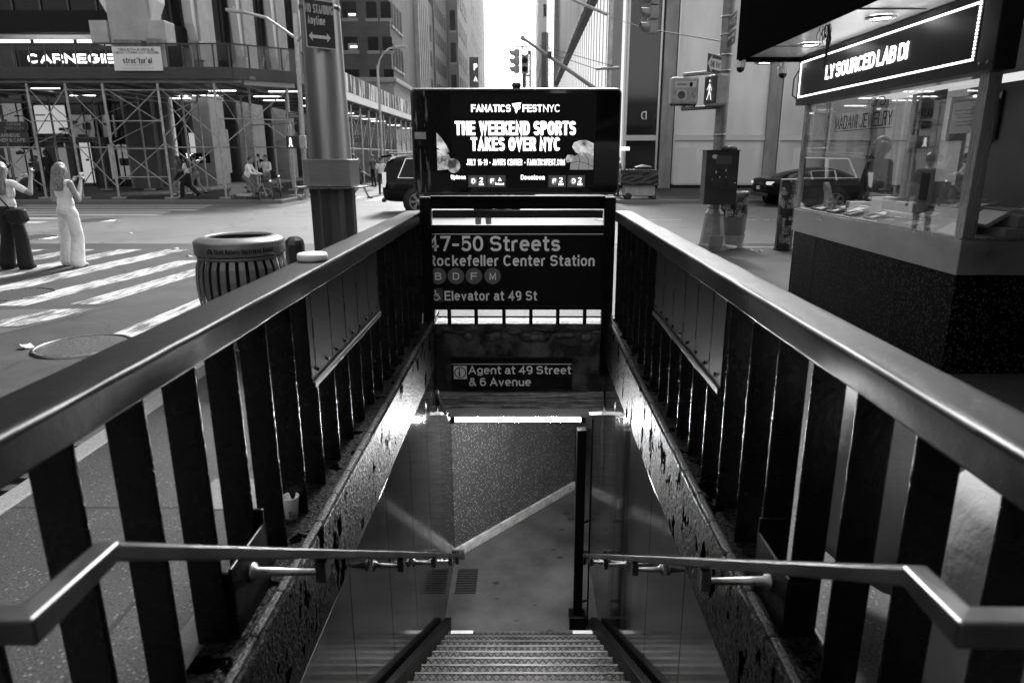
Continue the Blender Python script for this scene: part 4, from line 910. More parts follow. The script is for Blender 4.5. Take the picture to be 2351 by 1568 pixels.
# no standing sign
ns_ = thing('parking_sign', 'NO STANDING Anytime sign strapped to the steel pole', 'sign', (-2.4, 7.75, 2.9))
def corner(px, py, Y): return at(px, py, Y=Y)
A, B, C_, D_ = corner(697, 25, 7.62), corner(755, 9, 7.80), corner(760, 94, 7.80), corner(704, 109, 7.62)
u = (B - A); wS = u.length; u.normalize(); vv = (A - D_); hS = vv.length; vv = EZ; u = V((u.x, u.y, 0)).normalized(); wS = .33; hS = .47
o = V((D_.x, D_.y, D_.z)); n_ = u.cross(vv)
def sbox(nm, m, u0, u1, v0, v1, d0, d1, par, bev=0): return MB().prism([o + u * a0 + vv * b0 + n_ * d0 for a0, b0 in ((u0, v0), (u1, v0), (u1, v1), (u0, v1))], n_ * (d1 - d0)).build(nm, m, par, bev)
sbox('plate', M('sign_plate_edge', .55, .4), 0, wS, 0, hS, 0, .004, ns_, .002)
sbox('face', M('sign_face_dark', .035, .4), .012, wS - .012, .012, hS - .012, .0045, .006, ns_)
stx = M('sign_white', .62, .45)
def nst(s, x0, y0, w_, h_, **k): text('lettering', s, stx, ns_, o + u * x0 + vv * y0 + n_ * .0075, u, vv, w_, h_, **k)
nst('NO STANDING', .015, .335, .30, .085, wt=.095, gap=.5); nst('Anytime', .03, .21, .19, .1, wt=.10)
mb = MB(); cz_, x0_, x1_ = .11, .03, .27
mb.prism([o + u * a0 + vv * b0 + n_ * .0075 for a0, b0 in ((x0_, cz_), (x0_ + .04, cz_ + .045), (x0_ + .04, cz_ + .016), (x1_ - .04, cz_ + .016), (x1_ - .04, cz_ + .045), (x1_, cz_), (x1_ - .04, cz_ - .045), (x1_ - .04, cz_ - .016), (x0_ + .04, cz_ - .016), (x0_ + .04, cz_ - .045))], n_ * .0015)
mb.build('arrow', stx, ns_)
for zz_ in (.06, .40): MB().bar(o + u * wS * .9 + vv * zz_ - n_ * .004, o + u * (wS * .9 + .02) + vv * zz_ - n_ * .16, .03, .03).build('bracket', steel_dark, ns_)
# small bollard
c = at(680, 600, Y=6.9); c.z = 0
bo = thing('bollard', 'small dark faceted bollard between litter bin and steel pole', 'bollard', tuple(c))
def octa(r, z): return [(c.x + r * math.cos(R(22.5 + 45 * i)), c.y + r * math.sin(R(22.5 + 45 * i)), z) for i in range(8)]
mb = MB(); n8 = 8; rings = [octa(.095, 0), octa(.095, .80), octa(.085, .84), octa(.045, .872)]
mb.add([p_ for q in rings for p_ in q], [(j * 8 + i, j * 8 + (i + 1) % 8, j * 8 + 8 + (i + 1) % 8, j * 8 + 8 + i) for j in range(3) for i in range(8)] + [tuple(range(24, 32))])
mb.build('body', M('bollard_metal', .06, .35, .6), bo)

# ================================================================ right hand kerb: signal pole, control box, bollard, bin
PX, PY = 3.42, 12.5
tp = thing('signal_pole', 'weathered steel signal pole with flared cast base and control box', 'pole', (PX, PY, 0))
pole_m = M('pole_paint', .22, .45, .3, nz=(5, .4), bump=(30, .15, .005))
mb = MB(); rg = []
for r_, z_ in ((.25, 0), (.25, .10), (.23, .14), (.165, .62), (.175, .66), (.12, .74), (.12, .80)):
    rg.append([(PX + r_ * math.cos(R(22.5 + 45 * i)), PY + r_ * math.sin(R(22.5 + 45 * i)), z_) for i in range(8)])
mb.add([q for g in rg for q in g], [(j * 8 + i, j * 8 + (i + 1) % 8, j * 8 + 8 + (i + 1) % 8, j * 8 + 8 + i) for j in range(len(rg) - 1) for i in range(8)] + [tuple(range(48, 56))])
mb.build('base', pole_m, tp, .012)
MB().box(PX - .12, PX + .12, PY - .245, PY - .20, .08, .28).build('base_hatch', M('hatch_paint', .17, .5, nz=(6, .3)), tp, .006)
MB().tube((PX, PY, .78), (PX, PY, 6.2), .105, .095, 16).build('shaft', pole_m, tp)
mb = MB()
for z_ in (2.0, 2.55, 3.05, 3.3, 3.62, 3.9, 4.2, 4.27): mb.lathe((PX, PY, z_), [(.104, 0), (.114, .0), (.114, .03), (.104, .03)], 16)
mb.build('straps', steel, tp)
bx0, bx1, bz0, bz1 = xx(1611, 470, PY - .3), xx(1690, 400, PY - .3), zz(470, PY - .4), zz(347, PY - .4)
cb = MB().box(bx0, bx1, PY - .42, PY - .12, bz0, bz1).build('control_box', M('control_box_paint', .02, .4, nz=(5, .5), bump=(20, .2, .004)), tp, .008)
mb = MB()
for cx_ in (.28, .5, .72):
    for k in range(6): x_ = bx0 + (bx1 - bx0) * cx_; mb.ball((x_, PY - .425, bz0 + .26 + k * .032), (.055, .014, .011), 8)
mb.build('louvres', MATS['control_box_paint'], cb)
MB().box(bx0 - .01, bx1 + .01, PY - .44, PY - .10, bz1, bz1 + .015).build('box_lid', dark_metal, cb)
mb = MB(); r = random.Random(4)
for (u_, v_, a_, b_) in ((.16, .86, .28, .06), (.5, .80, .06, .02), (.3, .58, .04, .05), (.42, .5, .05, .03), (.6, .62, .04, .04), (.2, .45, .03, .03), (.62, .5, .03, .03), (.9, .4, .05, .02)):
    x_, z_ = bx0 + (bx1 - bx0) * u_, bz0 + (bz1 - bz0) * v_
    mb.prism([(x_ + a_ * (bx1 - bx0) * (.5 + .5 * math.cos(i)) * (1 + r.uniform(-.2, .2)), PY - .4225, z_ + b_ * (.5 + .6 * math.sin(i)) * (1 + r.uniform(-.3, .3))) for i in [k * .785 for k in range(8)]][::-1], (0, .001, 0))
mb.build('torn_sticker', lightgray, cb)
MB().box(bx0 + .17, bx1 - .13, PY - .424, PY - .421, bz0 + .68, bz0 + .82).build('name_plate', M('name_plate', .06, .4, bump=(60, .6, .004)), cb)
MB().ball((PX + .12, PY - .25, bz1 + .03), (.14, .1, .07), 12).build('rag', plastic_m, tp)
# walk signals
def bracket(pts): MB().path(pts, .035, 10).build('bracket', pole_m, tp)
zt, zb = zz(270, PY), zz(395 * 1.0, PY)
Zt, Zb = at(1570, 178, Y=PY).z, at(1570, 243, Y=PY).z
x1_ = at(1568, 210, Y=PY).x
bracket([(PX, PY, Zt + .10), (x1_, PY - .06, Zt + .03), (x1_, PY - .06, Zt - .02)]); bracket([(PX, PY, Zb - .02), (x1_, PY - .06, Zb - .06), (x1_, PY - .06, Zb)])
ws = thing('walk_signal', 'pale walk signal turned away, its back covered with stickers', 'walk signal', (x1_, PY, Zb))
MB().box(x1_ - .235, x1_ + .235, PY - .15, PY + .05, Zb + .01, Zt - .01).build('housing', M('signal_housing', .36, .5, nz=(6, .25)), ws, .035)
def stick(nm, x0, x1, z0, z1, m, par, Y): return MB().box(x1_ + x0, x1_ + x1, Y - .002, Y, Zb + z0, Zb + z1).build(nm, m, par)
s1 = stick('sticker', -.17, .19, .28, .38, M('sticker_white', .6, .5), ws, PY - .151)
text('sticker_print', 'MESSIAH', black_matte, ws, (x1_ - .14, PY - .155, Zb + .315), EX, EZ, .17, .035)
MB().ball((x1_ + .10, PY - .155, Zb + .33), (.03, .002, .04), 10).build('sticker_print', black_matte, ws)
stick('sticker', -.14, .03, .08, .24, M('sticker_b', .5, .5), ws, PY - .151); MB().lathe((x1_ - .055, PY - .155, Zb + .16), [(.001, 0), (.065, 0)], 20, ax=(0, -1, 0)).build('sticker_print', M('sticker_print_gray', .08, .5, nz=(30, .8)), ws)
stick('sticker', .04, .19, .10, .20, M('sticker_c', .3, .5, nz=(40, .9)), ws, PY - .151)
mb = MB()
for k in range(9): mb.ball((x1_ - .2 + k * .05, PY - .05, Zb + .012), (.022, .09, .03), 8)
mb.build('grime_edge', black_matte, ws)
xw = at(1646, 200, Y=PY - .3).x
w2 = thing('walk_signal', 'walk signal showing a lit white walking man beside the pole', 'walk signal', (xw, PY - .3, Zb))
T = Matrix.Translation((xw, PY - .22, (Zb + Zt) / 2)) @ Matrix.Rotation(R(-70), 4, 'Z')
MB().box(-.20, .20, -.09, .13, -.245, .245).xf(T).build('housing', MATS['signal_housing'], w2, .03)
MB().box(-.17, .17, -.108, -.093, -.215, .215).xf(T).build('face', M('signal_face', .05, .3), w2, .004)
man = [((0, .17), (0, .16), .03), ((0, .12), (.005, .0), .045), ((.0, .0), (.05, -.1), .028), ((.05, -.1), (.075, -.2), .022), ((.0, 0), (-.03, -.1), .028), ((-.03, -.1), (-.075, -.19), .022), ((.0, .11), (.06, .03), .018), ((.06, .03), (.08, -.02), .014), ((0, .11), (-.055, .04), .018), ((-.055, .04), (-.085, .0), .014)]
mb = MB()
for p0, p1, r_ in man: mb.bar((p0[0], -.150, p0[1]), (p1[0] + 1e-4, -.150, p1[1]), r_ * 1.0, .002, (0, 1, 0))
mb.ball((0, -.150, .175), (.02, .002, .025), 10); mb.xf(T @ Matrix.Scale(.82, 4)).build('walking_man', E('walk_lit', 1.0), w2)
MB().box(-.12, -.02, -.1, .1, .0, .1).xf(T @ Matrix.Translation((.324, .03, -.06))) if False else None
# one way sign and street name signs
def flat_sign(nm, label, p_bl, p_br, h, parts, base, rim):
    p_bl, p_br = V(p_bl), V(p_br); t = thing(nm, label, 'sign', tuple(p_bl)); u_ = (p_br - p_bl); L_ = u_.length; u_.normalize(); n2 = u_.cross(EZ)
    def bx_(name, a0, a1, b0, b1, d0, d1, m): MB().prism([p_bl + u_ * a + EZ * b + n2 * d0 for a, b in ((a0, b0), (a1, b0), (a1, b1), (a0, b1))], n2 * (d1 - d0)).build(name, m, t)
    bx_('plate', 0, L_, 0, h, 0, .004, rim); bx_('face', .01, L_ - .01, .01, h - .01, .0045, .006, base)
    for k in parts:
        if k[0] == 't': text('lettering', k[1], k[6], t, p_bl + u_ * k[2] * L_ + EZ * k[3] * h + n2 * .0085, u_, EZ, k[4] * L_, k[5] * h, bold=.02)
        else: MB().prism([p_bl + u_ * a * L_ + EZ * b * h + n2 * .0066 for a, b in k[1]], n2 * .001).build('arrow', k[2], t)
    return t
p0 = at(1622, 167, Y=PY - .55); p1 = at(1655, 158, Y=PY - .13); p1.z = p0.z
flat_sign('one_way_sign', 'ONE WAY arrow sign on the weathered signal pole', p0, p1, .30, [('a', [(0.03, .5), (.3, .95), (.3, .78), (.97, .78), (.97, .22), (.3, .22), (.3, .05)], stx), ('t', 'ONE WAY', .22, .34, .7, .3, sign_black)], sign_black, lightgray)
p0 = at(1672, 104, Y=PY - .55); p1 = at(1692, 92, Y=PY - 1.0); p1.z = p0.z
p1 = V((PX + .28 + .02, PY - .62, 0)); 
sgn = M('street_sign_dark', .05, .4)
q0, q1 = at(1673, 75, Y=PY - .1), at(1691, 62, Y=PY - .75); q1.z = q0.z
flat_sign('street_name_sign', 'dark W 47 St name sign high on the weathered pole', q0, q1, .23, [('t', 'W 47 ST', .1, .25, .8, .5, stx)], sgn, lightgray)
q0 = V(q0) - EZ * .26; q1 = V(q1) - EZ * .26
flat_sign('street_name_sign', 'dark Diamond and Jewelry Way name sign below the W 47 St sign', q0, q1, .23, [('t', 'Diamond Jewelry', .06, .5, .86, .3, stx), ('t', 'Way', .6, .15, .25, .25, stx)], sgn, lightgray)
# traffic signal hung at the top
def signal_head(t, c, face, s=1.0, lit=None, nm='housing'):
    """Three-lens head at c, lenses facing angle face (0 = towards the viewer, -Y)."""
    T_ = Matrix.Translation(c) @ Matrix.Rotation(face, 4, 'Z')
    mb = MB()
    for k in range(3): mb.box(-.13 * s, .13 * s, -.07 * s, .12 * s, (-.45 + .30 * k) * s, (-.17 + .30 * k) * s)
    h = mb.xf(T_).build(nm, M('signal_yellow', .30, .5, nz=(8, .2)) if 'signal_yellow' not in MATS else MATS['signal_yellow'], t, .02 * s)
    for k in range(3):
        cz = (-.31 + .30 * k) * s
        MB().lathe((0, 0, 0), [(.001, 0), (.098 * s, 0)], 20, ax=(0, -1, 0)).xf(T_ @ Matrix.Translation((0, -.078 * s, cz))).build('lens', lamp_lit if lit == k else black_gloss, h)
        mb = MB(); n = 16; vs = []
        for j, d in ((0, 0), (1, .19 * s)):
            for i in range(n + 1):
                t_ = R(-50 + 280 * i / n); vs.append((.108 * s * math.cos(t_), -.075 * s - d * (1 - .35 * (t_ < 0 or t_ > math.pi)), cz + .108 * s * math.sin(t_)))
        mb.add(vs, [(i, i + 1, n + 2 + i, n + 1 + i) for i in range(n)], True); mb.xf(T_).build('visor', MATS['signal_yellow'], h)
    return h
q = at(1497, 30, Y=PY); tsn = thing('traffic_signal', 'traffic signal hanging near the top edge, visors pointing down the avenue', 'traffic light', (q.x, PY, q.z))
signal_head(tsn, (q.x, PY, q.z), R(-80), .74); MB().tube((q.x, PY, q.z + .33), (q.x, PY, q.z + 1.0), .03).build('hanger', pole_m, tsn)
MB().path([(PX, PY, q.z + .9), (q.x, PY, q.z + 1.0), (q.x - 1.2, PY, q.z + 1.05)], .045, 10).build('mast_arm', pole_m, tp)
# sticker bollard and wire bin
c = V((4.72, 12.5, 0)); sb_ = thing('sticker_bollard', 'thick bollard covered all over with stickers by the shop corner', 'bollard', tuple(c))
def ngon(r, z): return [(c.x + r * math.cos(R(22.5 + 45 * i)), c.y + r * math.sin(R(22.5 + 45 * i)), z) for i in range(8)]
MB().prism(ngon(.15, .03), (0, 0, 1.22)).build('body', sticker_m, sb_, .008); MB().prism(ngon(.17, 0), (0, 0, .03)).build('foot', dark_metal, sb_); MB().prism(ngon(.14, 1.25), (0, 0, .015)).build('cap', gray_paint, sb_, .006)
for s_, dx, z_, w_, h_ in (('OYE', -.06, .17, .11, .06), ('HEKT', .0, .55, .11, .06), ('OREL', -.03, .86, .10, .05), ('EEQ', -.05, .76, .1, .05)):
    text('sticker_print', s_, M('sticker_ink', .4, .5) if 'sticker_ink' not in MATS else MATS['sticker_ink'], sb_, (c.x + dx, c.y - .142, z_), EX, EZ, w_, h_)
c = V((3.86, 12.95, 0)); wb = thing('wire_bin', 'round mesh litter bin with stickers behind the signal pole', 'bin', tuple(c))
def _():
    s = N('expanded_mesh'); a = s.n('TexWave', Vector=s.co(rot=(0, R(45), 0)), Scale=14, bands_direction='X').outputs[1]; b = s.n('TexWave', Vector=s.co(rot=(0, R(-45), 0)), Scale=14, bands_direction='X').outputs[1]
    s.base(s.mr(s.math('MAXIMUM', a, b), .7, .85, .02, .26)); s.rough(.5); return s.m
MB().lathe(c, [(.24, .02), (.275, .35), (.285, .58)], 24).build('mesh_body', _(), wb)
MB().lathe(c, [(.29, .58), (.292, .98), (.30, .985), (.30, 1.02), (.29, 1.03), (.27, .99)], 24).build('top_band', sticker_m, wb)
MB().lathe(c, [(.245, .0), (.282, .24)], 24).build('bottom_band', gray_paint, wb)
for s_, dx, z_, w_, h_ in (('KEEP', -.19, .60, .14, .09), ('CAE', -.02, .66, .12, .05), ('SAM', -.03, .59, .12, .05), ('TOVER', .0, .80, .10, .04), ('CITY OF NEW YORK', -.05, .985, .22, .03)):
    text('lettering', s_, lightgray, wb, (c.x + dx, c.y - .296, z_), EX, EZ, w_, h_)
q = at(1680, 574, Z=0); mb = MB(); r = random.Random(9)
for i in range(7): mb.ball((q.x + r.uniform(-.14, .16), q.y + r.uniform(-.05, .05), .035 + .03 * r.random()), (.05 + .04 * r.random(), .05, .035 + .03 * r.random()), 7)
solo('litter_heap', mb, M('clear_plastic_litter', .45, .25, bump=(12, 1, .03)), 'crumpled clear bottles and bags at the foot of the mesh bin', 'litter', loc=(q.x, q.y, 0))
for px, py, lb in ((1440, 1000, ''), ): pass
for px, py, lb in ((1725, 577, 'pale scrap on the kerb right of the mesh bin'), (1745, 578, 'pale scrap on the kerb left of the sticker bollard'), (1695, 548, 'pale scrap on the avenue beyond the mesh bin')):
    p = at(px, py, Z=0); scrap('paper_scrap', p.x, p.y, 0.0 if py > 570 else -.146, .05, lb)
# ================================================================ far side of the avenue: buildings
pane_mid = M('curtain_reflection_pane', .48, .12, nz=(.5, .25, (1, 1, .3))); curtain_wall = M('mirror_glazing', .75, .06, .85)  # pale base of the pane stands in for reflections as well as curtains
alu = M('aluminium_frame', .42, .35, .6); stone_light = M('pale_stone', .34, .7, nz=(1.0, .15)); dark_band = M('dark_fascia', .006, .6, spec=.1)
lit_in = E('lit_interior', .38, .9); lit_dim = E('dim_interior', .13); lit_bright = E('bright_window', 1.6)
def facade(parent, axis, pos, wins, m=far_pane, sill=None, d=.03, name='window'):
    """Windows on a wall: axis 'y' (wall faces -Y at y=pos) or 'x' (faces +X at x=pos if pos<0 else -X); wins: (a0, a1, z0, z1)."""
    s = -1 if axis == 'y' else (1 if pos < 0 else -1)
    for a0, a1, z0, z1 in wins:
        lo, hi = sorted((pos + s * .002, pos + s * d))
        b = MB().box(a0, a1, lo, hi, z0, z1) if axis == 'y' else MB().box(lo, hi, a0, a1, z0, z1)
        w_ = b.build(name, m, parent)
        if sill:
            lo, hi = sorted((pos + s * .002, pos + s * .12)); b = MB().box(a0 - .1, a1 + .1, lo, hi, z0 - .32, z0 - .005) if axis == 'y' else MB().box(lo, hi, a0 - .1, a1 + .1, z0 - .25, z0 - .005)
            b.build('sill', sill, w_)
# office tower behind the sidewalk shed
tw = thing('office_tower', 'dark glass office tower with pale tapering stone piers above the scaffold shed', 'building', (-30, 48, 0)); TX, TY = -18.7, 38.0
MB().box(-70, TX - .6, TY + .6, 66, 7.9, 70).build('glass_body', pane_dark, tw)
mb = MB()
for k in range(34): mb.box(-70 + k * 1.45, -69.93 + k * 1.45, TY + .5, TY + .6, 7.9, 70)
for k in range(20): mb.box(TX - .6, TX - .5, TY + 1 + k * 1.35, TY + 1.07 + k * 1.35, 7.9, 70)
mb.build('mullions', dark_metal, tw)
MB().box(-70, TX - .4, TY + .3, TY + .58, 7.85, 8.9).box(TX - .58, TX - .4, TY + .6, 66, 7.6, 8.6).build('fascia_band', dark_band, tw)
MB().box(-70, TX - .6, TY + .6, 66, 7.78, 7.84).build('entrance_ceiling', M('entrance_ceiling_white', .7, .6), tw)
def pier(x0, x1, y0, y1, nm='pier'):
    p_ = MB().box(x0, x1, y0, y1, 0, 70).build(nm, marble, tw, .03)
    return p_
def flare_x(par, x, y0, y1, s):   # tapering fin beside a pier facing the avenue
    MB().prism([(x, y0, 8.3), (x + s * .45, y0, 9.2), (x + s * .75, y0, 14), (x + s * .75, y0, 40), (x, y0, 40)], (0, y1 - y0, 0)).build('tapered_fin', M('lit_fin_marble', .6, .4) if 'lit_fin_marble' not in MATS else MATS['lit_fin_marble'], par, .02)  # paler than the piers: light on the fins put into their colour
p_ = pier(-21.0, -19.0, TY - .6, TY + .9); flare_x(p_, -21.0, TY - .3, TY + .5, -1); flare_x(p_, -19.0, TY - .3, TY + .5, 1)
for x0 in (-21.9, -18.98): MB().box(x0, x0 + .88, TY - .75, TY + .3, 7.2, 8.25).build('corner_block', marble, p_, .03)
for y in (41.8, 48.4, 55.0, 61.6):
    q_ = pier(TX - .7, TX + .35, y, y + 2.0)
    MB().prism([(TX - .3, y, 8.0), (TX - .3, y - .4, 8.8), (TX - .3, y - .75, 13), (TX - .3, y - .75, 40), (TX - .3, y, 40)], (.5, 0, 0)).build('tapered_fin', MATS['lit_fin_marble'], q_, .02)
    MB().box(TX - .1, TX + .5, y - .6, y - .01, 6.9, 7.9).build('corner_block', marble, q_, .03)
MB().lathe((-18.55, 37.0, 0), [(.5, 0), (.5, .12), (.42, .14), (.42, 7.3)], 28).build('round_column', M('column_stone', .13, .5, nz=(3, .2, (1, 1, .3))), tw)
# recessed ground floor: dark frames and lit interiors
MB().box(-70, TX - 1.6, 40.2, 66, 0, 7.77).box(TX - 1.6, TX - 1.2, 41.2, 66, 0, 7.77).build('shop_front_wall', M('shopfront_dark', .006, .3), tw)
def lit(x0, x1, z0, z1, m, nm='lit_window', y=40.18): MB().box(x0, x1, y - .02, y, z0, z1).build(nm, m, tw)
for k in range(12):
    x0 = -48 + k * 2.35; lit(x0 + .1, x0 + 2.25, zz(100, 40.18), zz(85, 40.18), lit_bright)
for (x0, x1, z0, z1, m) in ((-30.2, -28.0, 3.2, 4.5, lit_dim), (-27.4, -25.6, 2.9, 4.4, lit_in), (-25.4, -23.8, 2.6, 3.9, MATS['curtain_reflection_pane']), (-23.6, -22.4, .4, 2.3, lit_dim), (-21.9, -20.9, .9, 2.2, lit_bright), (-29.5, -27.2, .5, 2.2, lit_dim), (-26.6, -26.0, .2, 2.4, lit_dim), (-25.2, -24.6, .2, 2.4, lit_in), (-24.2, -23.0, 2.7, 3.9, lightgray), (-31.8, -30.6, .4, 3.2, lit_in)):
    lit(x0, x1, z0, z1, m)
for y0, y1, z0, z1, m in ((42.2, 43.6, 1.2, 3.0, lit_in), (45.0, 47.8, .6, 3.4, lit_dim), (50.8, 52.2, 1.0, 3.0, lit_in), (44.2, 47.6, 5.2, 6.4, lit_bright), (50.8, 54.0, 5.0, 6.2, lit_bright), (57.4, 60.5, 5.0, 6.2, lit_in)):
    MB().box(TX - 1.2, TX - 1.18, y0, y1, z0, z1).build('lit_window', m, tw)
MB().box(-20.6, -19.2, 36.9, 38.0, 0, 7.3).build('square_column', M('column_marble', .12, .45, nz=(1.5, .3, (1, 1, .3))), tw, .03)
for k in range(9): MB().box(-40 + k * 2.4, -39.9 + k * 2.4, 40.05, 40.16, 0, 7.3).build('front_frame', black_gloss, tw)
rr_ = random.Random(21); mb = MB()
for k in range(70):
    x = -32 + rr_.random() * 11.5; z_ = .4 + rr_.random() * 3.6; w_, h_ = .08 + .5 * rr_.random(), .06 + .5 * rr_.random() * rr_.random(); mb.box(x, x + w_, 40.12 - k * .0008, 40.155 - k * .0008, z_, z_ + h_)
mb.build('interior_clutter', M('clutter_dark', .015, .5), tw)
mb = MB()
for x in [-32 + k * .92 for k in range(13)]: mb.box(x, x + .07, 40.02, 40.055, 0, 4.6)
for z_ in (2.42, 2.6, 4.5): mb.box(-32, -20.3, 39.99, 40.018, z_, z_ + .1)
mb.build('window_frame', black_gloss, tw)
# diner sign, side lettering, banners
ds = thing('diner_sign', 'glowing white CARNEGIE diner lettering above the scaffold deck', 'sign', (-27, 39.9, 6)); YL = 39.95
q0, q1 = at(67, 146, Y=YL), at(261, 125, Y=YL)
MB().box(q0.x - .5, q1.x + .3, YL + .01, YL + .1, q0.z - 1.1, q1.z + .2).build('board', black_matte, ds)
text('letters', 'CARNEGIE', lit_white, ds, (q0.x, YL - .02, q0.z), EX, EZ, q1.x - q0.x, q1.z - q0.z, wt=.2, gap=2.0, depth=.02)
text('letters', 'DINER & CAFE', lit_white, ds, (q0.x + .1, YL - .02, q0.z - .75), EX, EZ, (q1.x - q0.x) * .98, .42, bold=.03, depth=.02)
text('letters', 'CARNEGIE', lit_white, ds, (TX - 1.15, 40.2, 5.0), EY, EZ, 5.0, .5, bold=.04, depth=.02)
def board(label, px0, py0, px1, py1, Y, lines, m, ink, cat='sign', nm='hanging_sign', d=.03):
    a_, b_ = at(px0, py1, Y=Y), at(px1, py0, Y=Y); t = thing(nm, label, cat, ((a_.x + b_.x) / 2, Y, a_.z))
    MB().box(a_.x, b_.x, Y, Y + d, a_.z, b_.z).build('panel', m, t)
    W_, H_ = b_.x - a_.x, b_.z - a_.z
    for s_, x_, z_, w_, h_, bo in lines: text('lettering', s_, ink, t, (a_.x + x_ * W_, Y - .006, a_.z + z_ * H_), EX, EZ, w_ * W_, h_ * H_, bold=bo)
    return t
board('white banner with 1185 6TH AVENUE address tied to the shed railing', 264, 108, 367, 163, 27.82, [('1185 6TH AVENUE', .12, .82, .76, .12, .02), ('NEW YORK, NY 10036', .04, .68, .92, .12, .02), ("struc'tur'al", .2, .3, .6, .25, .01), ('A Structural Technologies Company', .22, .2, .54, .05, .0), ('For more information, visit our web site', .16, .07, .66, .05, .0)], M('banner_white', .62, .6), black_matte, 'banner', 'address_banner')
board('smaller dark CARNEGIE diner sign hanging under the shed, upper one', -60, 280, 62, 300, 30, [('CARNEGIE', .62, .55, .27, .3, .02), ('DINER & CAFE', .58, .1, .34, .3, .0)], M('sign_green_dark', .05, .5), lightgray)
board('larger dark CARNEGIE diner sign hanging under the shed, lower one', -70, 304, 64, 329, 28.9, [('CARNEGIE', .5, .55, .36, .3, .02), ('DINER & CAFE', .44, .12, .5, .3, .02)], MATS['sign_green_dark'], lightgray)
ts = board('black TAP & GO advert board by the round column', 423, 352, 481, 375, 37.2, [('TAP', .1, .66, .3, .3, .04), ('&', .12, .38, .1, .26, .03), ('GO', .34, .06, .26, .28, .04), ('SCAN', .6, .5, .2, .1, .0), ('pay here', .6, .3, .25, .1, .0)], sign_black, lit_soft, nm='advert_board')
board('dark America avenue name plate hanging at the shed corner', 663, 258, 690, 272, 29.4, [('Avenue of', .1, .6, .5, .25, .0), ('Americas', .1, .2, .8, .3, .0)], MATS['sign_green_dark'], lightgray, nm='street_plate')
board('small CARNEGIE diner board under the far shed', 805, 312, 830, 327, 41, [('CARNEGIE', .15, .6, .7, .22, .02), ('DINER & CAFE', .1, .2, .8, .22, .0)], MATS['sign_green_dark'], lightgray)
MB().box(TX + .5, TX + .55, 38, 66, 0, 1.1)
# sidewalk sheds
def shed(nm, label, legs, braces, ledgers, deck, rail, loc):
    t = thing(nm, label, 'scaffold', loc)
    for x, y, z1 in legs:
        l = MB().tube((x, y, 0), (x, y, z1), .05, n=10).build('leg', galv, t); MB().box(x - .22, x + .22, y - .16, y + .16, 0.003, .07).build('sole_board', carton, l)
    for a_, b_ in braces: MB().tube(a_, b_, .021, n=6).build('brace', galv, t)
    for a_, b_ in ledgers: MB().tube(a_, b_, .026, n=6).build('ledger', galv, t)
    deck(t); rail(t); return t
DZ = 4.55
dk_m = M('shed_deck_steel', .05, .6, nz=(3, .3)); dkf_m = M('shed_fascia_paint', .035, .5, nz=(2, .3)); beam_m = M('shed_beam', .16, .5, nz=(2, .3))
X1 = [-26.2, -23.8, -21.6, -19.4, -17.9, -16.45, -14.3, -12.1]
legs = [(x, 28.25, DZ) for x in X1] + [(-9.75, 29.7, DZ), (-9.35, 30.0, DZ)] + [(x + .3, 35.6, DZ) for x in X1] + [(-12.2, 32, DZ), (-15.2, 32.0, DZ)]
br, ld = [], []
for i in range(len(X1) - 1):
    a_, b_ = X1[i], X1[i + 1]
    br += [((a_, 28.3, .5), (b_, 28.3, 2.2)), ((a_, 28.2, 2.2), (b_, 28.2, .5))] if i % 2 == 0 or i == 5 else []
    br += [((a_, 28.3, 4.25), (b_, 28.3, 2.3 + .3 * (i % 3)))] + ([((a_, 28.2, 2.4), (b_, 28.2, 4.2))] if i in (1, 3, 5, 6) else [])
    if i in (1, 4): br += [((a_ + .3, 35.6, 4.2), (b_ + .3, 35.6, 2.2)), ((a_ + .3, 35.5, 2.2), (b_ + .3, 35.5, 4.2))]
    for z_ in ((.85, 1.95, 3.0, 4.15) if i == 5 else (3.0,) if i % 2 else (2.0, 4.15)): ld.append(((a_, 28.25, z_), (b_, 28.25, z_)))
    ld.append(((a_, 28.25, 4.2), (a_ + .3, 35.6, 4.2))); br += [((a_, 28.4, 2.2), (a_ + .3, 35.5, 4.3))] if i % 2 else []
    ld.append(((a_ + .3, 35.6, 2.1), (b_ + .3, 35.6, 2.1)))
br += [((-12.1, 28.25, 4.3), (-9.7, 29.7, 2.2)), ((-12.1, 28.25, 2.0), (-9.7, 29.7, 4.3)), ((-12.1, 28.3, 4.3), (-12.2, 32, 2.0))]
ld += [((-12.1, 28.25, 3.1), (-9.7, 29.7, 3.1)), ((-9.5, 29.8, 3.0), (-12.2, 32, 3.0))]
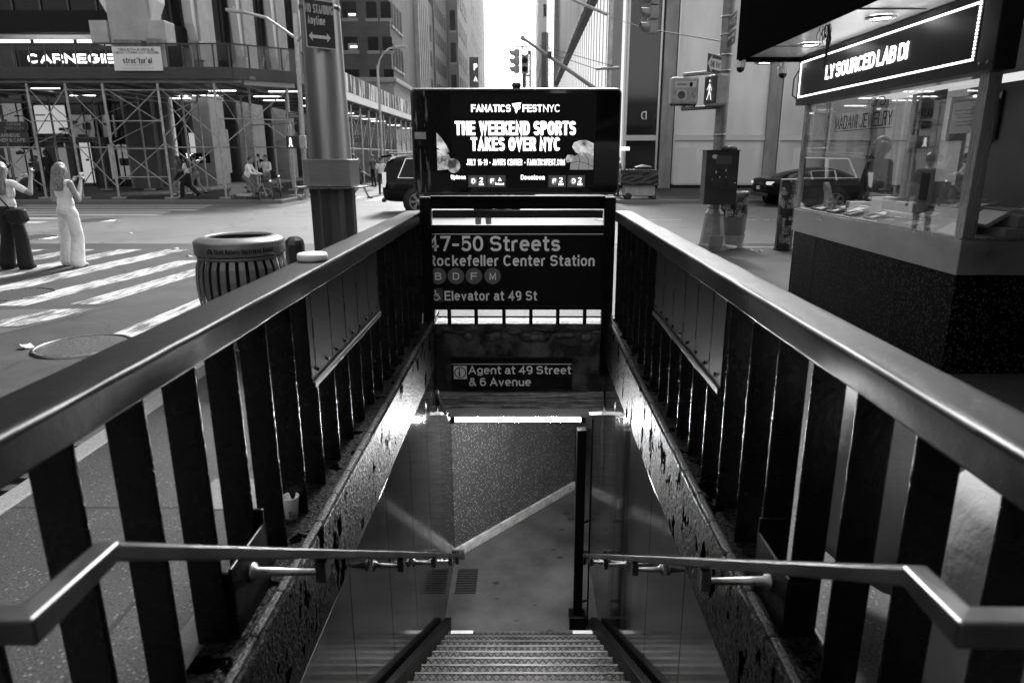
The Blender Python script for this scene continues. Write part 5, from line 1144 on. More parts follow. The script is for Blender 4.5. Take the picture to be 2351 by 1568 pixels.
def deck(t):
    MB().prism([(-45, 28.0, DZ + .1), (-11.2, 28.0, DZ + .1), (-9.2, 29.6, DZ + .1), (-9.2, 36.8, DZ + .1), (-45, 36.8, DZ + .1)], (0, 0, .08)).build('deck', dk_m, t)
    MB().bar((-45, 28.0, DZ + .2), (-11.2, 28.0, DZ + .2), .06, .42).bar((-11.2, 28.0, DZ + .2), (-9.2, 29.6, DZ + .2), .06, .42).bar((-9.2, 29.6, DZ + .2), (-9.2, 36.8, DZ + .2), .06, .42).build('fascia', dkf_m, t)
    for x in X1 + [-13.2, -10.6]: MB().box(x - .06, x + .06, 28.2, 36.6, DZ - .02, DZ + .095).build('beam', beam_m, t)
    MB().box(-45, -11, 28.15, 28.30, DZ - .14, DZ - .025).build('edge_beam', beam_m, t)
    MB().bar((-11.0, 28.4, DZ - .1), (-9.45, 29.7, DZ - .1), .2, .2).build('edge_beam', M('pale_beam', .3, .5), t)
    for k, (x, y, dx, dy) in enumerate(((-20.2, 29.6, 1.2, .0), (-20.8, 33, 1.2, 0), (-15.2, 33.0, 1.2, 0), (-13.4, 30.6, 1.2, 0), (-12.6, 33.5, 1.3, 0), (-11.0, 31.0, 1.3, 0), (-10.6, 34.5, 1.2, 0), (-13.0, 35.8, 1.3, 0), (-17.2, 34.6, 1.2, 0), (-24, 31, 1.2, 0))):
        l = MB().box(x, x + dx, y, y + .10, DZ - .20, DZ - .14).build('light_fitting', gray_paint, t); MB().box(x + .03, x + dx - .03, y + .01, y + .09, DZ - .225, DZ - .202).build('light_tube', lit_white, l)
RZ0, RZ1 = DZ + .42, DZ + 1.22
def rail(t):
    x = -40.0
    while x < -11.3: MB().box(x, x + .05, 28.0, 28.05, RZ0, RZ1).build('railing_post', dark_metal, t); x += .585
    for k in range(1, 5): f = k / 4; MB().box(-11.2 + 2 * f - .025, -11.2 + 2 * f + .025, 28.0 + 1.6 * f, 28.05 + 1.6 * f, RZ0, RZ1).build('railing_post', dark_metal, t)
    for k in range(1, 10): MB().box(-9.22, -9.18, 29.6 + .78 * k, 29.65 + .78 * k, RZ0, RZ1).build('railing_post', dark_metal, t)
    MB().bar((-45, 28.02, RZ1 + .02), (-11.2, 28.02, RZ1 + .02), .05, .05).bar((-11.2, 28.02, RZ1 + .02), (-9.2, 29.62, RZ1 + .02), .05, .05).bar((-9.2, 29.62, RZ1 + .02), (-9.2, 36.8, RZ1 + .02), .05, .05).build('top_rail', dark_metal, t)
    for k in range(5): MB().tube((-9.6 - k * .8, 29.8 - .35 * k if k < 3 else 28.2, RZ1 - .05), (-10.4 - k * .8, 31.2 - .3 * k, RZ0), .03, n=6).build('raking_strut', galv, t)
    MB().quad((-45, 28.06, RZ0), (-11.2, 28.06, RZ0), (-11.2, 28.06, RZ1), (-45, 28.06, RZ1)).quad((-11.2, 28.06, RZ0), (-9.22, 29.64, RZ0), (-9.22, 29.64, RZ1), (-11.2, 28.06, RZ1)).quad((-9.22, 29.64, RZ0), (-9.22, 36.8, RZ0), (-9.22, 36.8, RZ1), (-9.22, 29.64, RZ1)).build('railing_mesh', rail_glass, t)
shed('sidewalk_shed', 'scaffold sidewalk shed with dark fascia along the avenue under the office tower', legs, br, ld, deck, rail, (-18, 32, 0))
Ys = [38.2 + 2.3 * i for i in range(16)]
legs = [(-9.8, y, DZ - .1) for y in Ys] + [(-13.6, y + .4, DZ - .1) for y in Ys[::2]]
br, ld = [], []
for i in range(len(Ys) - 1):
    a_, b_ = Ys[i], Ys[i + 1]
    br += [((-9.8, a_, 4.2), (-9.8, b_, 2.2)), ((-9.82, a_, 2.2), (-9.82, b_, 4.2)), ((-9.8, a_, 3.9), (-13.6, a_ + .4, 2.3)), ((-13.6, a_ + .4, 4.2), (-13.6, b_ + .4, 2.4))]
    if i % 2: br.append(((-13.6, a_ + .4, 2.4), (-13.6, b_ + .4, 4.2)))
    ld += [((-9.8, a_, 2.1), (-9.8, b_, 2.1)), ((-9.8, a_, 4.2), (-13.6, a_ + .4, 4.2)), ((-13.6, a_ + .4, 2.2), (-13.6, b_ + .4, 2.2))]
def deck2(t):
    MB().box(-15.5, -9.62, 36.9, 75, DZ, DZ + .1).build('deck', dk_m, t); MB().box(-9.60, -9.56, 36.9, 75, DZ + .05, DZ + .46).build('fascia', M('white_fascia', .72, .5, nz=(1, .08)), t)
    for k in range(16): MB().box(-15, -9.65, Ys[k] - .06, Ys[k] + .06, DZ - .1, DZ - .002).build('beam', beam_m, t)
    for k in range(10):
        y = 39.5 + k * 3.4; l = MB().box(-12.2, -11.0, y, y + .12, DZ - .2, DZ - .13).build('light_fitting', gray_paint, t); MB().box(-12.17, -11.03, y + .01, y + .11, DZ - .225, DZ - .202).build('light_tube', lit_white, l)
def rail2(t): MB().box(-9.60, -9.55, 36.9, 75, DZ + .48, DZ + 1.42).build('parapet_panel', drip_m, t)
shed('sidewalk_shed', 'scaffold sidewalk shed with paint streaked parapet running up the side street', legs, br, ld, deck2, rail2, (-11.6, 56, 0))

# houses along the left side of the side street
hl = thing('brick_building', 'grey brick corner building with rows of dark windows behind the paint streaked parapet', 'building', (-24, 87, 0)); HX, HY = -14.0, 77.0
MB().box(-60, HX, HY, 94, 9.2, 60).build('wall', brick_a, hl); MB().box(-60, HX + .15, HY - .15, 94, 0, 9.2).build('base_storey', stone_light, hl)
MB().box(-60, HX + .5, HY - .5, 94, 9.2, 9.7).build('cornice', stone_light, hl, .08)
ws_ = []
for (py0, py1) in ((5, 43), (85, 117), (160, 192)):
    for (px0, px1) in ((787, 817), (842, 864), (875, 896)):
        a_, b_ = at(px0 + (py0 - 5) * .05, py1, Y=HY), at(px1 + (py0 - 5) * .05, py0, Y=HY); ws_.append((a_.x, b_.x, a_.z, b_.z))
facade(hl, 'y', HY, ws_, sill=gray_paint)
for k, (u0, u1, v0, v1) in enumerate(((.4, 1.0, .05, .35), (.3, 1.0, .05, .5))):
    a0, a1, z0_, z1_2 = ws_[k * 3]; MB().box(a0 + (a1 - a0) * u0, a1 - .05, HY - .045, HY - .032, z0_ + v0 * (z1_2 - z0_), z0_ + v1 * (z1_2 - z0_)).build('lit_blind', lit_dim, hl)
    MB().box(a0 + (a1 - a0) * .45, a1 - .1, HY - .055, HY - .047, z0_ + .3, z0_ + .42).build('ceiling_lamp', lit_white, hl)
facade(hl, 'x', HX, [(HY + .9 + k * 1.75, HY + 2.0 + k * 1.75, z_, z_ + 2.3) for z_ in (10.9, 15.0, 19.1) for k in range(4)], sill=stone_light)
MB().box(HX, HX + .12, HY + 1, 85.5, 22.6, 23.6).build('pale_course', M('course_white', .55, .6), hl)
def row_house(label, x, y0, y1, h, m, wins=None, cornice=0, nm='row_building', front=None, m2=None, sill=None):
    t = thing(nm, label, 'building', (x - 10, (y0 + y1) / 2, 0)) if x < 0 else thing(nm, label, 'building', (x + 10, (y0 + y1) / 2, 0))
    x0, x1 = (x - 24, x) if x < 0 else (x, x + 26)
    MB().box(x0, x1, y0, y1, 0, h).build('wall', m, t)
    if cornice:
        s = 1 if x < 0 else -1; a_, b_ = sorted((x + s * .003, x + s * cornice)); MB().box(a_, b_, y0 + .2, y1 - .2, h - 1.3, h - .5).box(*sorted((x + s * .003, x + s * cornice * 1.35)), y0 + .1, y1 - .1, h - .49, h).build('cornice', stone_light, t, .1)
    if wins: facade(t, 'x', x, wins, sill=sill)
    if front: facade(t, 'y', y0, front, sill=stone_light)
    return t
t = row_house('tall building with vertical stone fins beside the grey brick corner building', -14.2, 94.05, 104, 58, brick_c)
mb = MB()
for k in range(6): mb.box(-14.19, -13.5, 94.3 + k * 1.8, 94.95 + k * 1.8, 9.5, 58)
mb.build('fins', stone_light, t); MB().box(-14.19, -12.9, 94.1, 108, 4, 9.4).build('stone_front', M('front_white', .5, .6), t, .05)
row_house('low brick building with pale band past the finned building', -14.4, 104.05, 116, 24, brick_c, [(105 + k * 2.4, 106.3 + k * 2.4, z_, z_ + 2.2) for z_ in (7, 11, 15, 18.6) for k in range(4)], nm='row_building')
row_house('ornate dark house with heavy cornice in the left row', -14.2, 116.05, 136, 33.5, brick_a, [(117.5 + k * 2.6, 118.8 + k * 2.6, z_, z_ + 2.2) for z_ in (7, 11, 15, 19, 23) for k in range(6)], cornice=1.5)
row_house('slim brick house with air conditioners facing the avenue in the left row', -12.3, 136.05, 170, 52, brick_b, [(138 + k * 4, 140 + k * 4, z_, z_ + 2.4) for z_ in (9, 14, 19, 24, 29, 34) for k in range(5)], front=[(-13.75, -12.75, z_, z_ + 3.4) for z_ in (7.5, 13, 18.5, 24, 29.5, 35, 40.5)], sill=stone_light)
row_house('pale far building at the end of the left row', -12.6, 170.05, 230, 46, brick_b, [(174 + k * 7, 177 + k * 7, z_, z_ + 3) for z_ in (10, 16, 22, 28, 34) for k in range(6)])
t = thing('scaffold_tower', 'open scaffold tower rising above the left row against the sky', 'scaffold', (-13.4, 176, 0)); mb = MB()
for x in (-15.2, -14.0, -12.9):
    for y in (176, 178): mb.tube((x, y, 46), (x, y, 70), .07, n=6)
for k in range(14):
    z_ = 46.5 + k * 1.7; mb.tube((-15.4, 176, z_), (-12.7, 176, z_), .06, n=6)
    if k % 2: mb.tube((-15.2, 176, z_), (-12.9, 176, z_ + 1.7), .05, n=6)
mb.build('tubes', gray_paint, t)
t = thing('parking_sign_board', 'tall dark vertical sign lettered P A projecting from the left row', 'sign', (-11.2, 150, 12)); a_, b_ = at(1081, 330, Y=150), at(1098, 132, Y=150)
MB().box(a_.x, b_.x, 150, 150.5, a_.z, b_.z).build('panel', M('signboard_gray', .08, .5), t)
for ch, py0, py1 in (('P', 147, 162), ('A', 177, 188), ('R', 205, 217), ('K', 234, 246)):
    q0, q1 = at(1088, py1, Y=149.98), at(1096, py0, Y=149.98); text('letters', ch, lit_soft, t, (q0.x, 149.96, q0.z), EX, EZ, q1.x - q0.x, q1.z - q0.z, bold=.03)
def far_tower(label, x0, x1, y, h, m, n=0):
    t = thing('distant_tower', label, 'building', ((x0 + x1) / 2, y + 15, 0)); MB().box(x0, x1, y, y + 30, 0, h).build('wall', m, t)
    if n:
        mb = MB()
        for k in range(n): mb.box(x1 - .02, x1 + .12, y + 2, y + 8, 20 + k * 6, 23 + k * 6)
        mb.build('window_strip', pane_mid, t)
far_tower('pale distant tower on the left side of the sky gap', -26, -15.5, 255, 58, brick_b, 6)
far_tower('faint distant tower low in the left of the sky gap', -60, -24, 420, 42, brick_b); far_tower('faintest distant block at the street end', -60, -25.5, 520, 33, brick_b)

# bank on the right corner
bk = thing('bank_building', 'glass fronted corner building with marble piers and striped metal cladding', 'building', (20, 70, 0)); BX, BY = 5.05, 38.0
MB().box(BX + .25, 60, BY + .3, 110, 0, 26).build('core', M('core_dark', .015, .2), bk)
def fx(px): return at(px, 300, Y=BY).x
for a_, b_ in ((1402, 1421),): MB().box(fx(a_), fx(b_), BY - .05, BY + .6, 0, 26.4).build('corner_pier', M('corner_stone', .20, .5, nz=(.8, .15)), bk, .02)
def bay(x0, x1, m):
    MB().box(x0, x1, BY + .12, BY + .16, .25, 2.46).build('lower_glass', m, bk); MB().box(x0, x1, BY + .12, BY + .16, 2.76, 14).build('upper_glass', m, bk)
    for xa in (x0 - .10, x1): MB().box(xa, xa + .10, BY - .04, BY + .2, .22, 14).build('mullion', alu, bk, .01)
    MB().box(x0, x1, BY + .0, BY + .18, 2.47, 2.75).build('transom', alu, bk, .01); MB().box(x0, x1, BY + .02, BY + .18, .16, .245).build('bottom_rail', alu, bk)
bay(fx(1438), fx(1507), black_gloss)
xx0 = fx(1551); 
marble_p = M('bank_marble', .16, .35, nz=(2, .35, (1, 1, .35)))
for k in range(5):
    x0, x1 = fx(1516) + k * 5.62, fx(1544) + k * 5.62; MB().box(x0, x1, BY - .08, BY + .28, 0, 14).build('marble_pier', marble_p, bk, .01)
    ba, bb, bc = x1 + .16, x1 + .16 + 2.38, x1 + .16 + 4.85
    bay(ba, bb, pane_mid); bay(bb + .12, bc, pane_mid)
MB().box(BX, 60, BY + .05, BY + .28, 0, .155).build('plinth', dark_band, bk)
mb = MB()
for k in range(7): mb.box(fx(1560) + k * 3.1, fx(1560) + k * 3.1 + 1.0, BY + .105, BY + .118, .3, 2.1)
mb.build('inner_door', M('inner_door_gray', .45, .4), bk)
text('window_letter', 'D', lightgray, bk, (fx(1484), BY + .09, at(1470, 275, Y=BY).z), (-1, 0, 0), EZ, .3, .42)
MB().box(fx(1420), fx(1446), BY - .15, BY - .08, at(1430, 346, Y=BY).z, at(1430, 338, Y=BY).z).build('lit_plate', lit_soft, bk); text('plate_lettering', '47 STREET', black_matte, bk, (fx(1422), BY - .157, at(1430, 345, Y=BY).z), EX, EZ, fx(1444) - fx(1422), .12)
MB().box(BX, BX + .2, BY + .7, 110, .4, 12.0).build('side_glazing', E('sky_glow_glazing', .75), bk)  # emission stands in for bright sky mirrored in the panes
mb = MB()
for k in range(34): mb.box(BX - .03, BX - .002, BY + 1 + k * 2.1, BY + 1.22 + k * 2.1, .3, 12.0)
mb.build('side_mullions', dark_metal, bk)
MB().box(BX - .5, BX + .24, BY + .7, 110, 12.02, 12.7).build('eave', dark_band, bk, .03)
mb = MB()
for k in range(24): mb.box(BX - .56, BX - .502, BY + 1.2 + k * 3, BY + 3.2 + k * 3, 12.5, 12.75)
mb.build('eave_lamps', M('eave_trim', .7, .4), bk)
MB().box(BX - .1, BX + .2, BY + .7, 110, 12.72, 26.4).build('cladding', cladding_m, bk)
row_house('narrow tower of dark glass strips past the striped cladding', 4.4, 110.05, 150, 33, stone_light, None, nm='row_building')
t = bpy.data.objects['row_building.005'] if 'row_building.005' in bpy.data.objects else None
t = [o for o in COL.objects if o.get('label', '').startswith('narrow tower')][0]
mb = MB()
for y0 in (112, 121, 130, 139):
    MB().box(4.36, 4.398, y0, y0 + 5.5, 3, 32).build('glass_strip', pane_dark, t)
facade(t, 'y', 110.05, [(5.0, 7.0, 3, 32)])
row_house('pale stone block with narrow windows behind the dark glass tower', 3.4, 150.05, 200, 26, brick_b, [(153 + k * 6, 156 + k * 6, z_, z_ + 2.4) for z_ in (6, 10, 14, 18) for k in range(7)], nm='row_building')
row_house('tall pale tower with bay windows high on the right of the sky gap', 3.6, 200.05, 250, 75, M('tower_white', .5, .6, nz=(.2, .1)), [(202 + k * 8, 205 + k * 8, z_, z_ + 3) for z_ in range(20, 72, 6) for k in range(5)], nm='row_building', front=[(5 + k * 4, 7 + k * 4, z_, z_ + 3) for z_ in range(38, 72, 6) for k in range(4)])
t = thing('banner_sign', 'dark vertical sign with white rising letters in the right row', 'sign', (.6, 150, 5)); a_, b_ = at(1199, 330, Y=150), at(1220, 116, Y=150)
MB().box(a_.x, b_.x, 150, 150.4, a_.z, b_.z).build('panel', M('banner_gray', .12, .6), t); MB().box(b_.x, 3.5, 150.1, 150.3, 12, 12.3).build('arm', dark_metal, t)
q0, q1 = at(1209, 270, Y=149.98), at(1216, 126, Y=149.98)
text('letters', 'OUTDOOR GARDENS', lit_soft, t, (q1.x, 149.96, at(1209, 222, Y=149.98).z), EZ, (-1, 0, 0), q1.z - at(1209, 222, Y=149.98).z, .75, bold=.03)

# street lamps and mast arm
def lamp_head(t, p, d):
    d = V(d).normalized(); h = MB().bar(V(p), V(p) + d * .75, .26, .11).build('lamp_head', gray_paint, t, .03); MB().tube(V(p) + d * .5 + V((0, 0, .05)), V(p) + d * .5 + V((0, 0, .17)), .05).build('sensor', gray_paint, h)
t = thing('street_lamp', 'double armed street lamp standing at the shed corner behind the steel pole', 'street lamp', (-8.95, 28.6, 0)); LXp, LYp = -8.95, 28.6
zj = at(683, 90, Y=LYp).z; xj = at(681, 90, Y=LYp).x
MB().tube((LXp, LYp, 0), (xj, LYp, zj + .9), .10, .08, 12).build('pole', galv, t)
q = at(612, 42, Y=LYp); q2 = at(565, 30, Y=LYp); MB().path([(xj, LYp, zj), (q.x, LYp, q.z), (q2.x, LYp, q2.z)], .055, 10).build('arm', galv, t); lamp_head(t, q2, (-1, 0, .12))
q = at(715, 62, Y=LYp - .5); MB().path([(xj, LYp, zj - .1), (q.x, LYp - .5, q.z), (q.x + 1.2, LYp - .8, q.z + .5)], .055, 10).build('arm', galv, t)
s = thing('walk_signal', 'walk signal with a lit white figure on the lamp pole under the shed', 'walk signal', (-9.2, 28.3, 2.3)); q = at(672, 327, Y=28.1)
MB().box(q.x - .24, q.x + .24, 28.05, 28.3, q.z - .24, q.z + .24).build('housing', dark_metal, s, .02); MB().box(q.x + .25, q.x + .5, 28.1, 28.3, q.z - .25, q.z + .25).build('side_housing', gray_paint, s, .02)
mb = MB().ball((q.x - .06, 28.03, q.z + .13), (.05, .004, .05), 8).bar((q.x - .06, 28.03, q.z + .1), (q.x - .06, 28.031, q.z - .05), .10, .004, (0, 1, 0)).bar((q.x - .06, 28.03, q.z - .03), (q.x - .13, 28.031, q.z - .18), .05, .004, (0, 1, 0)).bar((q.x - .06, 28.03, q.z - .03), (q.x + .01, 28.031, q.z - .18), .05, .004, (0, 1, 0)); mb.build('walking_man', MATS['walk_lit'], s)
t = thing('street_lamp', 'curved street lamp rising above the paint streaked parapet', 'street lamp', (-9.3, 43, 0)); q = at(867, 150, Y=43)
MB().tube((q.x, 43, 0), (q.x, 43, q.z), .09, .075, 12).build('pole', galv, t)
pts = [at(*p_, Y=43) for p_ in ((868, 175), (869, 150), (872, 138), (880, 124), (892, 113), (905, 109))]; MB().path(pts, .05, 8).build('arm', galv, t); lamp_head(t, pts[-1], (1, 0, .05))
t = thing('mast_arm_pole', 'traffic signal pole at the far right corner with a long rising arm', 'pole', (3.45, 29.0, 0)); mx = at(1398, 200, Y=29).x
MB().tube((mx, 29, 0), (mx, 29, 9), .11, .09, 12).build('pole', galv, t)
a_, b_ = at(1200, 88, Y=29), at(1400, 228, Y=29); MB().tube(b_, a_, .085, .06, 12).build('mast_arm', M('arm_gray', .2, .5), t); MB().ball(a_, (.1, .1, .1)).build('arm_cap', gray_paint, t)
a2, b2 = at(1310, -2, Y=29), at(1396, 35, Y=29); MB().tube(b2, a2, .06, .05, 10).build('lamp_arm', galv, t)
c0, c1 = at(1367, 159, Y=28.9), at(1421, 156, Y=28.9); MB().tube(c0, c1, .06, n=10).build('cross_bar', galv, t)
for p_, q_ in ((at(1238, 105, Y=29), c1), (at(1268, 125, Y=29), c0)): MB().tube(p_, q_, .012, n=5).build('guy_wire', dark_metal, t)
k = at(1262, 126, Y=28.9); MB().box(k.x - .08, k.x + .08, 28.85, 29.15, k.z - .1, k.z + .12).build('clamp', dark_metal, t, .02)
a3, b3 = at(1402, 40, Y=28.9), at(1660, 96, Y=13); solo('overhead_cable', MB().path([a3, (a3 + b3) / 2 + V((0, 0, -.1)), b3], .012, 5), rubber, 'thin black cable strung from the mast arm pole towards the ONE WAY pole', 'cable')
q = at(1205, 140, Y=28.8); tl_ = thing('traffic_signal', 'hazy traffic signal with its top lens lit hanging from the mast arm', 'traffic light', tuple(q))
signal_head(tl_, q, 0, 1.05, 2); signal_head(tl_, q + V((-.34, .1, .0)), R(-75), 1.0, None, 'second_housing'); MB().tube(q + V((-.1, 0, .45)), V((a_.x + .08, 29, a_.z)), .025).build('hanger', dark_metal, tl_); MB().bar(q + V((-.4, 0, .5)), q + V((.25, 0, .5)), .06, .05).build('cross_hanger', dark_metal, tl_)
# ================================================================ vehicles
car_black = M('car_paint_black', .003, .18, spec=.16); car_white = M('car_paint_white', .6, .2, coat=1.0); car_glass = M('car_window', .006, .05, spec=.2); tail_lit = E('tail_lamp_lit', .5); alloy = M('alloy_rim', .35, .3, .8)
def car(nm, label, loc, rot, st, wheels, wr, paint, wins, group=None, lamps=(), plate=True):
    """st: stations (x, z_bottom, z_belt, z_top, half width, half width of roof) from tail to nose."""
    t = thing(nm, label, 'car', loc, group, rot, local=True); mb = MB(); vs = []; k = 0
    for x, zb, zl, zt, wb, wr_ in st:
        sec = [(wb * .86, zb), (wb, zb + .14), (wb * 1.01, (zb + zl) / 2 + .05), (wb * .97, zl - .03), (wb * .93, zl), (wr_ if zt > zl + .05 else wb * .85, max(zt - .07, zl + .002)), (wr_ * .8, zt), (0, zt + .015)]
        sec = sec + [(-a_, b_) for a_, b_ in sec[-2::-1]]; k = len(sec); vs += [(x, a_, b_) for a_, b_ in sec]
    n = len(st); mb.add(vs, [(j * k + i, (j + 1) * k + i, (j + 1) * k + (i + 1) % k, j * k + (i + 1) % k) for j in range(n - 1) for i in range(k)] + [list(range(k)), list(range((n - 1) * k, n * k))[::-1]], True)
    b = mb.build('body', paint, t); e_ = b.modifiers.new('soft', 'SUBSURF'); e_.levels = 1; e_.render_levels = 1
    def side(x, f, out=.012):   # point on the right (-y) greenhouse side at station x, height fraction f
        for s0, s1 in zip(st, st[1:]):
            if s0[0] <= x <= s1[0]:
                g = (x - s0[0]) / (s1[0] - s0[0]); zl, zt, wb, wq = [s0[q] + (s1[q] - s0[q]) * g for q in (2, 3, 4, 5)]
                return V((x, -(wb * .93 + (wq - wb * .93) * f) - out, zl + .03 + (zt - .09 - zl - .03) * f))
    for sgn in (-1, 1):
        for pts in wins:
            P = [side(x, f) for x, f in pts]; P2 = [side(x, f, .006) for x, f in pts]; c_ = sum(P2, V()) / len(P2); P2 = [c_ + (p_ - c_) * 1.09 for p_ in P2]
            if sgn > 0: P = [V((p_.x, -p_.y, p_.z)) for p_ in P][::-1]; P2 = [V((p_.x, -p_.y, p_.z)) for p_ in P2][::-1]
            w_ = MB().prism(P2, (0, .004 * sgn * -1, 0)).build('window', chrome, t); MB().prism([p_ + V((0, sgn * .004, 0)) for p_ in P], (0, .006 * sgn, 0)).build('pane', car_glass, w_)
    wb = max(s_[4] for s_ in st)
    for wx in wheels:
        for sgn in (-1, 1):
            MB().lathe((wx, sgn * (wb + .004), wr), [(.001, 0), (wr * 1.16, 0), (wr * 1.2, -.03)], 28, ax=(0, sgn, 0)).build('wheel_arch', black_matte, t)
            wh = MB().lathe((wx, sgn * (wb - .16), wr), [(wr * .66, .16), (wr * .7, .19), (wr * .92, .19), (wr, .15), (wr, -.04)], 28, ax=(0, sgn, 0)).build('wheel', rubber, t)
            mb = MB(); cy_ = sgn * (wb + .018)
            for q in range(6):
                for dq in (-.12, .12):
                    a_ = 2 * math.pi * q / 6 + dq; mb.bar((wx + .05 * math.cos(a_), cy_, wr + .05 * math.sin(a_)), (wx + wr * .66 * math.cos(a_), cy_, wr + wr * .66 * math.sin(a_)), .035, .02, (0, 1, 0))
            mb.lathe((wx, cy_ - sgn * .01, wr), [(wr * .62, 0), (wr * .64, .02), (wr * .69, .02), (wr * .7, 0)], 28, ax=(0, sgn, 0)).lathe((wx, cy_, wr), [(.001, .012), (.06, .012), (.065, 0)], 12, ax=(0, sgn, 0)); mb.build('rim', alloy, wh)
            MB().lathe((wx, sgn * (wb - .02), wr), [(.001, 0), (wr * .67, 0)], 24, ax=(0, sgn, 0)).build('brake', black_matte, wh)
    for x0, x1, y0, y1, z0, z1, m in lamps:
        for sgn in (-1, 1): MB().box(x0, x1, *sorted((sgn * y0, sgn * y1)), z0, z1).build('tail_lamp', m, t, .01)
    x0 = st[0][0]
    if plate: MB().box(x0 - .03, x0 - .012, -.16, .16, .62, .74).build('number_plate', lightgray, t)
    MB().box(x0 - .03, x0 + .1, -wb * .8, wb * .8, .38, .50).build('bumper', dark_metal, t, .03)
    return t
suv_st = [(-2.55, .55, 1.08, 1.12, .80, .70), (-2.5, .40, 1.10, 1.40, .93, .74), (-2.30, .36, 1.12, 1.74, .98, .74), (-1.9, .34, 1.12, 1.84, 1.0, .76), (0, .30, 1.10, 1.88, 1.0, .78), (.75, .30, 1.08, 1.80, 1.0, .76), (1.45, .32, 1.06, 1.14, .99, .70), (2.2, .34, 1.0, 1.04, .96, .7), (2.5, .42, .9, .93, .82, .6)]
sv = car('suv', 'large black SUV half hidden behind the digital screen', (-2.15, 23.55, -.15), R(7), suv_st, (-1.42, 1.5), .40, car_black, [[(-2.0, .02), (-1.15, .02), (-1.15, .95), (-1.75, .95)], [(-1.05, .02), (-.1, .02), (-.1, .96), (-1.05, .96)], [(0, .02), (.95, .02), (.6, .94), (0, .96)]], lamps=((-2.52, -2.40, .80, .93, .85, 1.32, tail_lit), ))
MB().bar((-2.3, -.62, 1.9), (.5, -.62, 1.93), .04, .05).bar((-2.3, .62, 1.9), (.5, .62, 1.93), .04, .05).build('roof_rail', chrome, sv, .01); MB().prism([(-2.62, -.7, 1.74), (-2.2, -.7, 1.80), (-2.2, -.7, 1.86), (-2.5, -.7, 1.83)], (0, 1.4, 0)).build('spoiler', car_black, sv, .01); MB().prism([(-2.53, -.66, 1.18), (-2.35, -.62, 1.68), (-2.33, -.62, 1.68), (-2.51, -.66, 1.18)], (0, 1.3, 0)).build('rear_window', car_glass, sv)
sed_st = [(-2.35, .55, .98, 1.0, .78, .55), (-2.28, .36, 1.02, 1.05, .90, .58), (-1.8, .28, 1.0, 1.10, .93, .60), (-1.1, .24, .95, 1.33, .94, .60), (-.3, .22, .93, 1.44, .94, .62), (.4, .22, .92, 1.40, .94, .62), (1.25, .24, .92, .99, .93, .62), (1.9, .28, .84, .87, .90, .6), (2.3, .40, .66, .70, .74, .5)]
car('sedan', 'black sedan with curved chrome window line at the far kerb behind the sticker bollard', (11.15, 26.4, -.15), R(2), sed_st, (-1.42, 1.45), .35, car_black, [[(-1.35, .05), (-.75, .05), (-.75, .90), (-.95, .75)], [(-.68, .05), (.15, .05), (.15, .95), (-.68, .95)], [(.22, .05), (1.05, .08), (.55, .85), (.22, .94)]], lamps=((-2.33, -2.1, .48, .88, .80, .92, tail_lit),))
car('white_car', 'white car mostly hidden behind the black SUV', (-6.2, 39.0, -.15), R(86), suv_st, (-1.42, 1.5), .38, car_white, [[(-2.0, .02), (-1.15, .02), (-1.15, .95), (-1.75, .95)], [(-1.05, .02), (.9, .02), (.6, .94), (-1.05, .96)]], lamps=((-2.52, -2.36, .70, .95, .75, 1.2, tail_lit),))
# hand cart on the far pavement
ct = thing('hand_cart', 'loaded hand cart wrapped in black plastic on the far pavement', 'cart', (6.0, 28.4, 0)); q0, q1 = at(1426, 458, Z=0), at(1506, 458, Z=0); cy_ = q0.y + .3; x0, x1 = at(1432, 440, Y=cy_).x, at(1500, 440, Y=cy_).x
def cz(py): return at(1465, py, Y=cy_).z
MB().box(x0, x1, cy_ - .35, cy_ + .4, cz(449), cz(424)).build('cartons', carton, ct, .01)
mb = MB(); r = random.Random(2)
vs = []; m_, n_ = 14, 6
for j in range(n_ + 1):
    for i in range(m_ * 2):
        f = i / (m_ * 2) * 2 * math.pi; ex = .62 * (x1 - x0) * max(-1, min(1, 1.5 * math.cos(f))); ey = .5 * max(-1, min(1, 1.5 * math.sin(f)))
        vs.append(((x0 + x1) / 2 - .05 + ex + r.uniform(-.02, .02), cy_ + ey + r.uniform(-.03, .03), cz(425) + (cz(390) - cz(425)) * j / n_ + r.uniform(-.015, .015)))
k = m_ * 2; mb.add(vs, [(j * k + i, j * k + (i + 1) % k, (j + 1) * k + (i + 1) % k, (j + 1) * k + i) for j in range(n_) for i in range(k)] + [list(range(n_ * k, n_ * k + k)), list(range(k))[::-1]]); mb.build('plastic_wrap', plastic_m, ct)
mb = MB()
for px in (1430, 1464, 1498): x = at(px, 400, Y=cy_).x; mb.tube((x, cy_ - .42, cz(424)), (x, cy_ - .42, cz(386)), .02, n=6); mb.tube((x, cy_ + .45, cz(424)), (x, cy_ + .45, cz(384)), .02, n=6)
mb.build('cage_bars', dark_metal, ct); MB().box(x0 - .1, x1 + .1, cy_ - .4, cy_ + .42, cz(450), cz(449)).build('platform', dark_metal, ct)
for px, rr in ((1439, .13), (1497, .08)): x = at(px, 455, Y=cy_).x; MB().lathe((x, cy_ - .42, rr), [(.02, -.03), (rr * .6, -.03), (rr, -.025), (rr, .025), (rr * .6, .03), (.02, .03)], 20, ax=(0, 1, 0)).build('wheel', rubber, ct); MB().lathe((x, cy_ + .36, rr), [(.02, -.03), (rr, -.025), (rr, .025), (.02, .03)], 20, ax=(0, 1, 0)).build('wheel', rubber, ct)
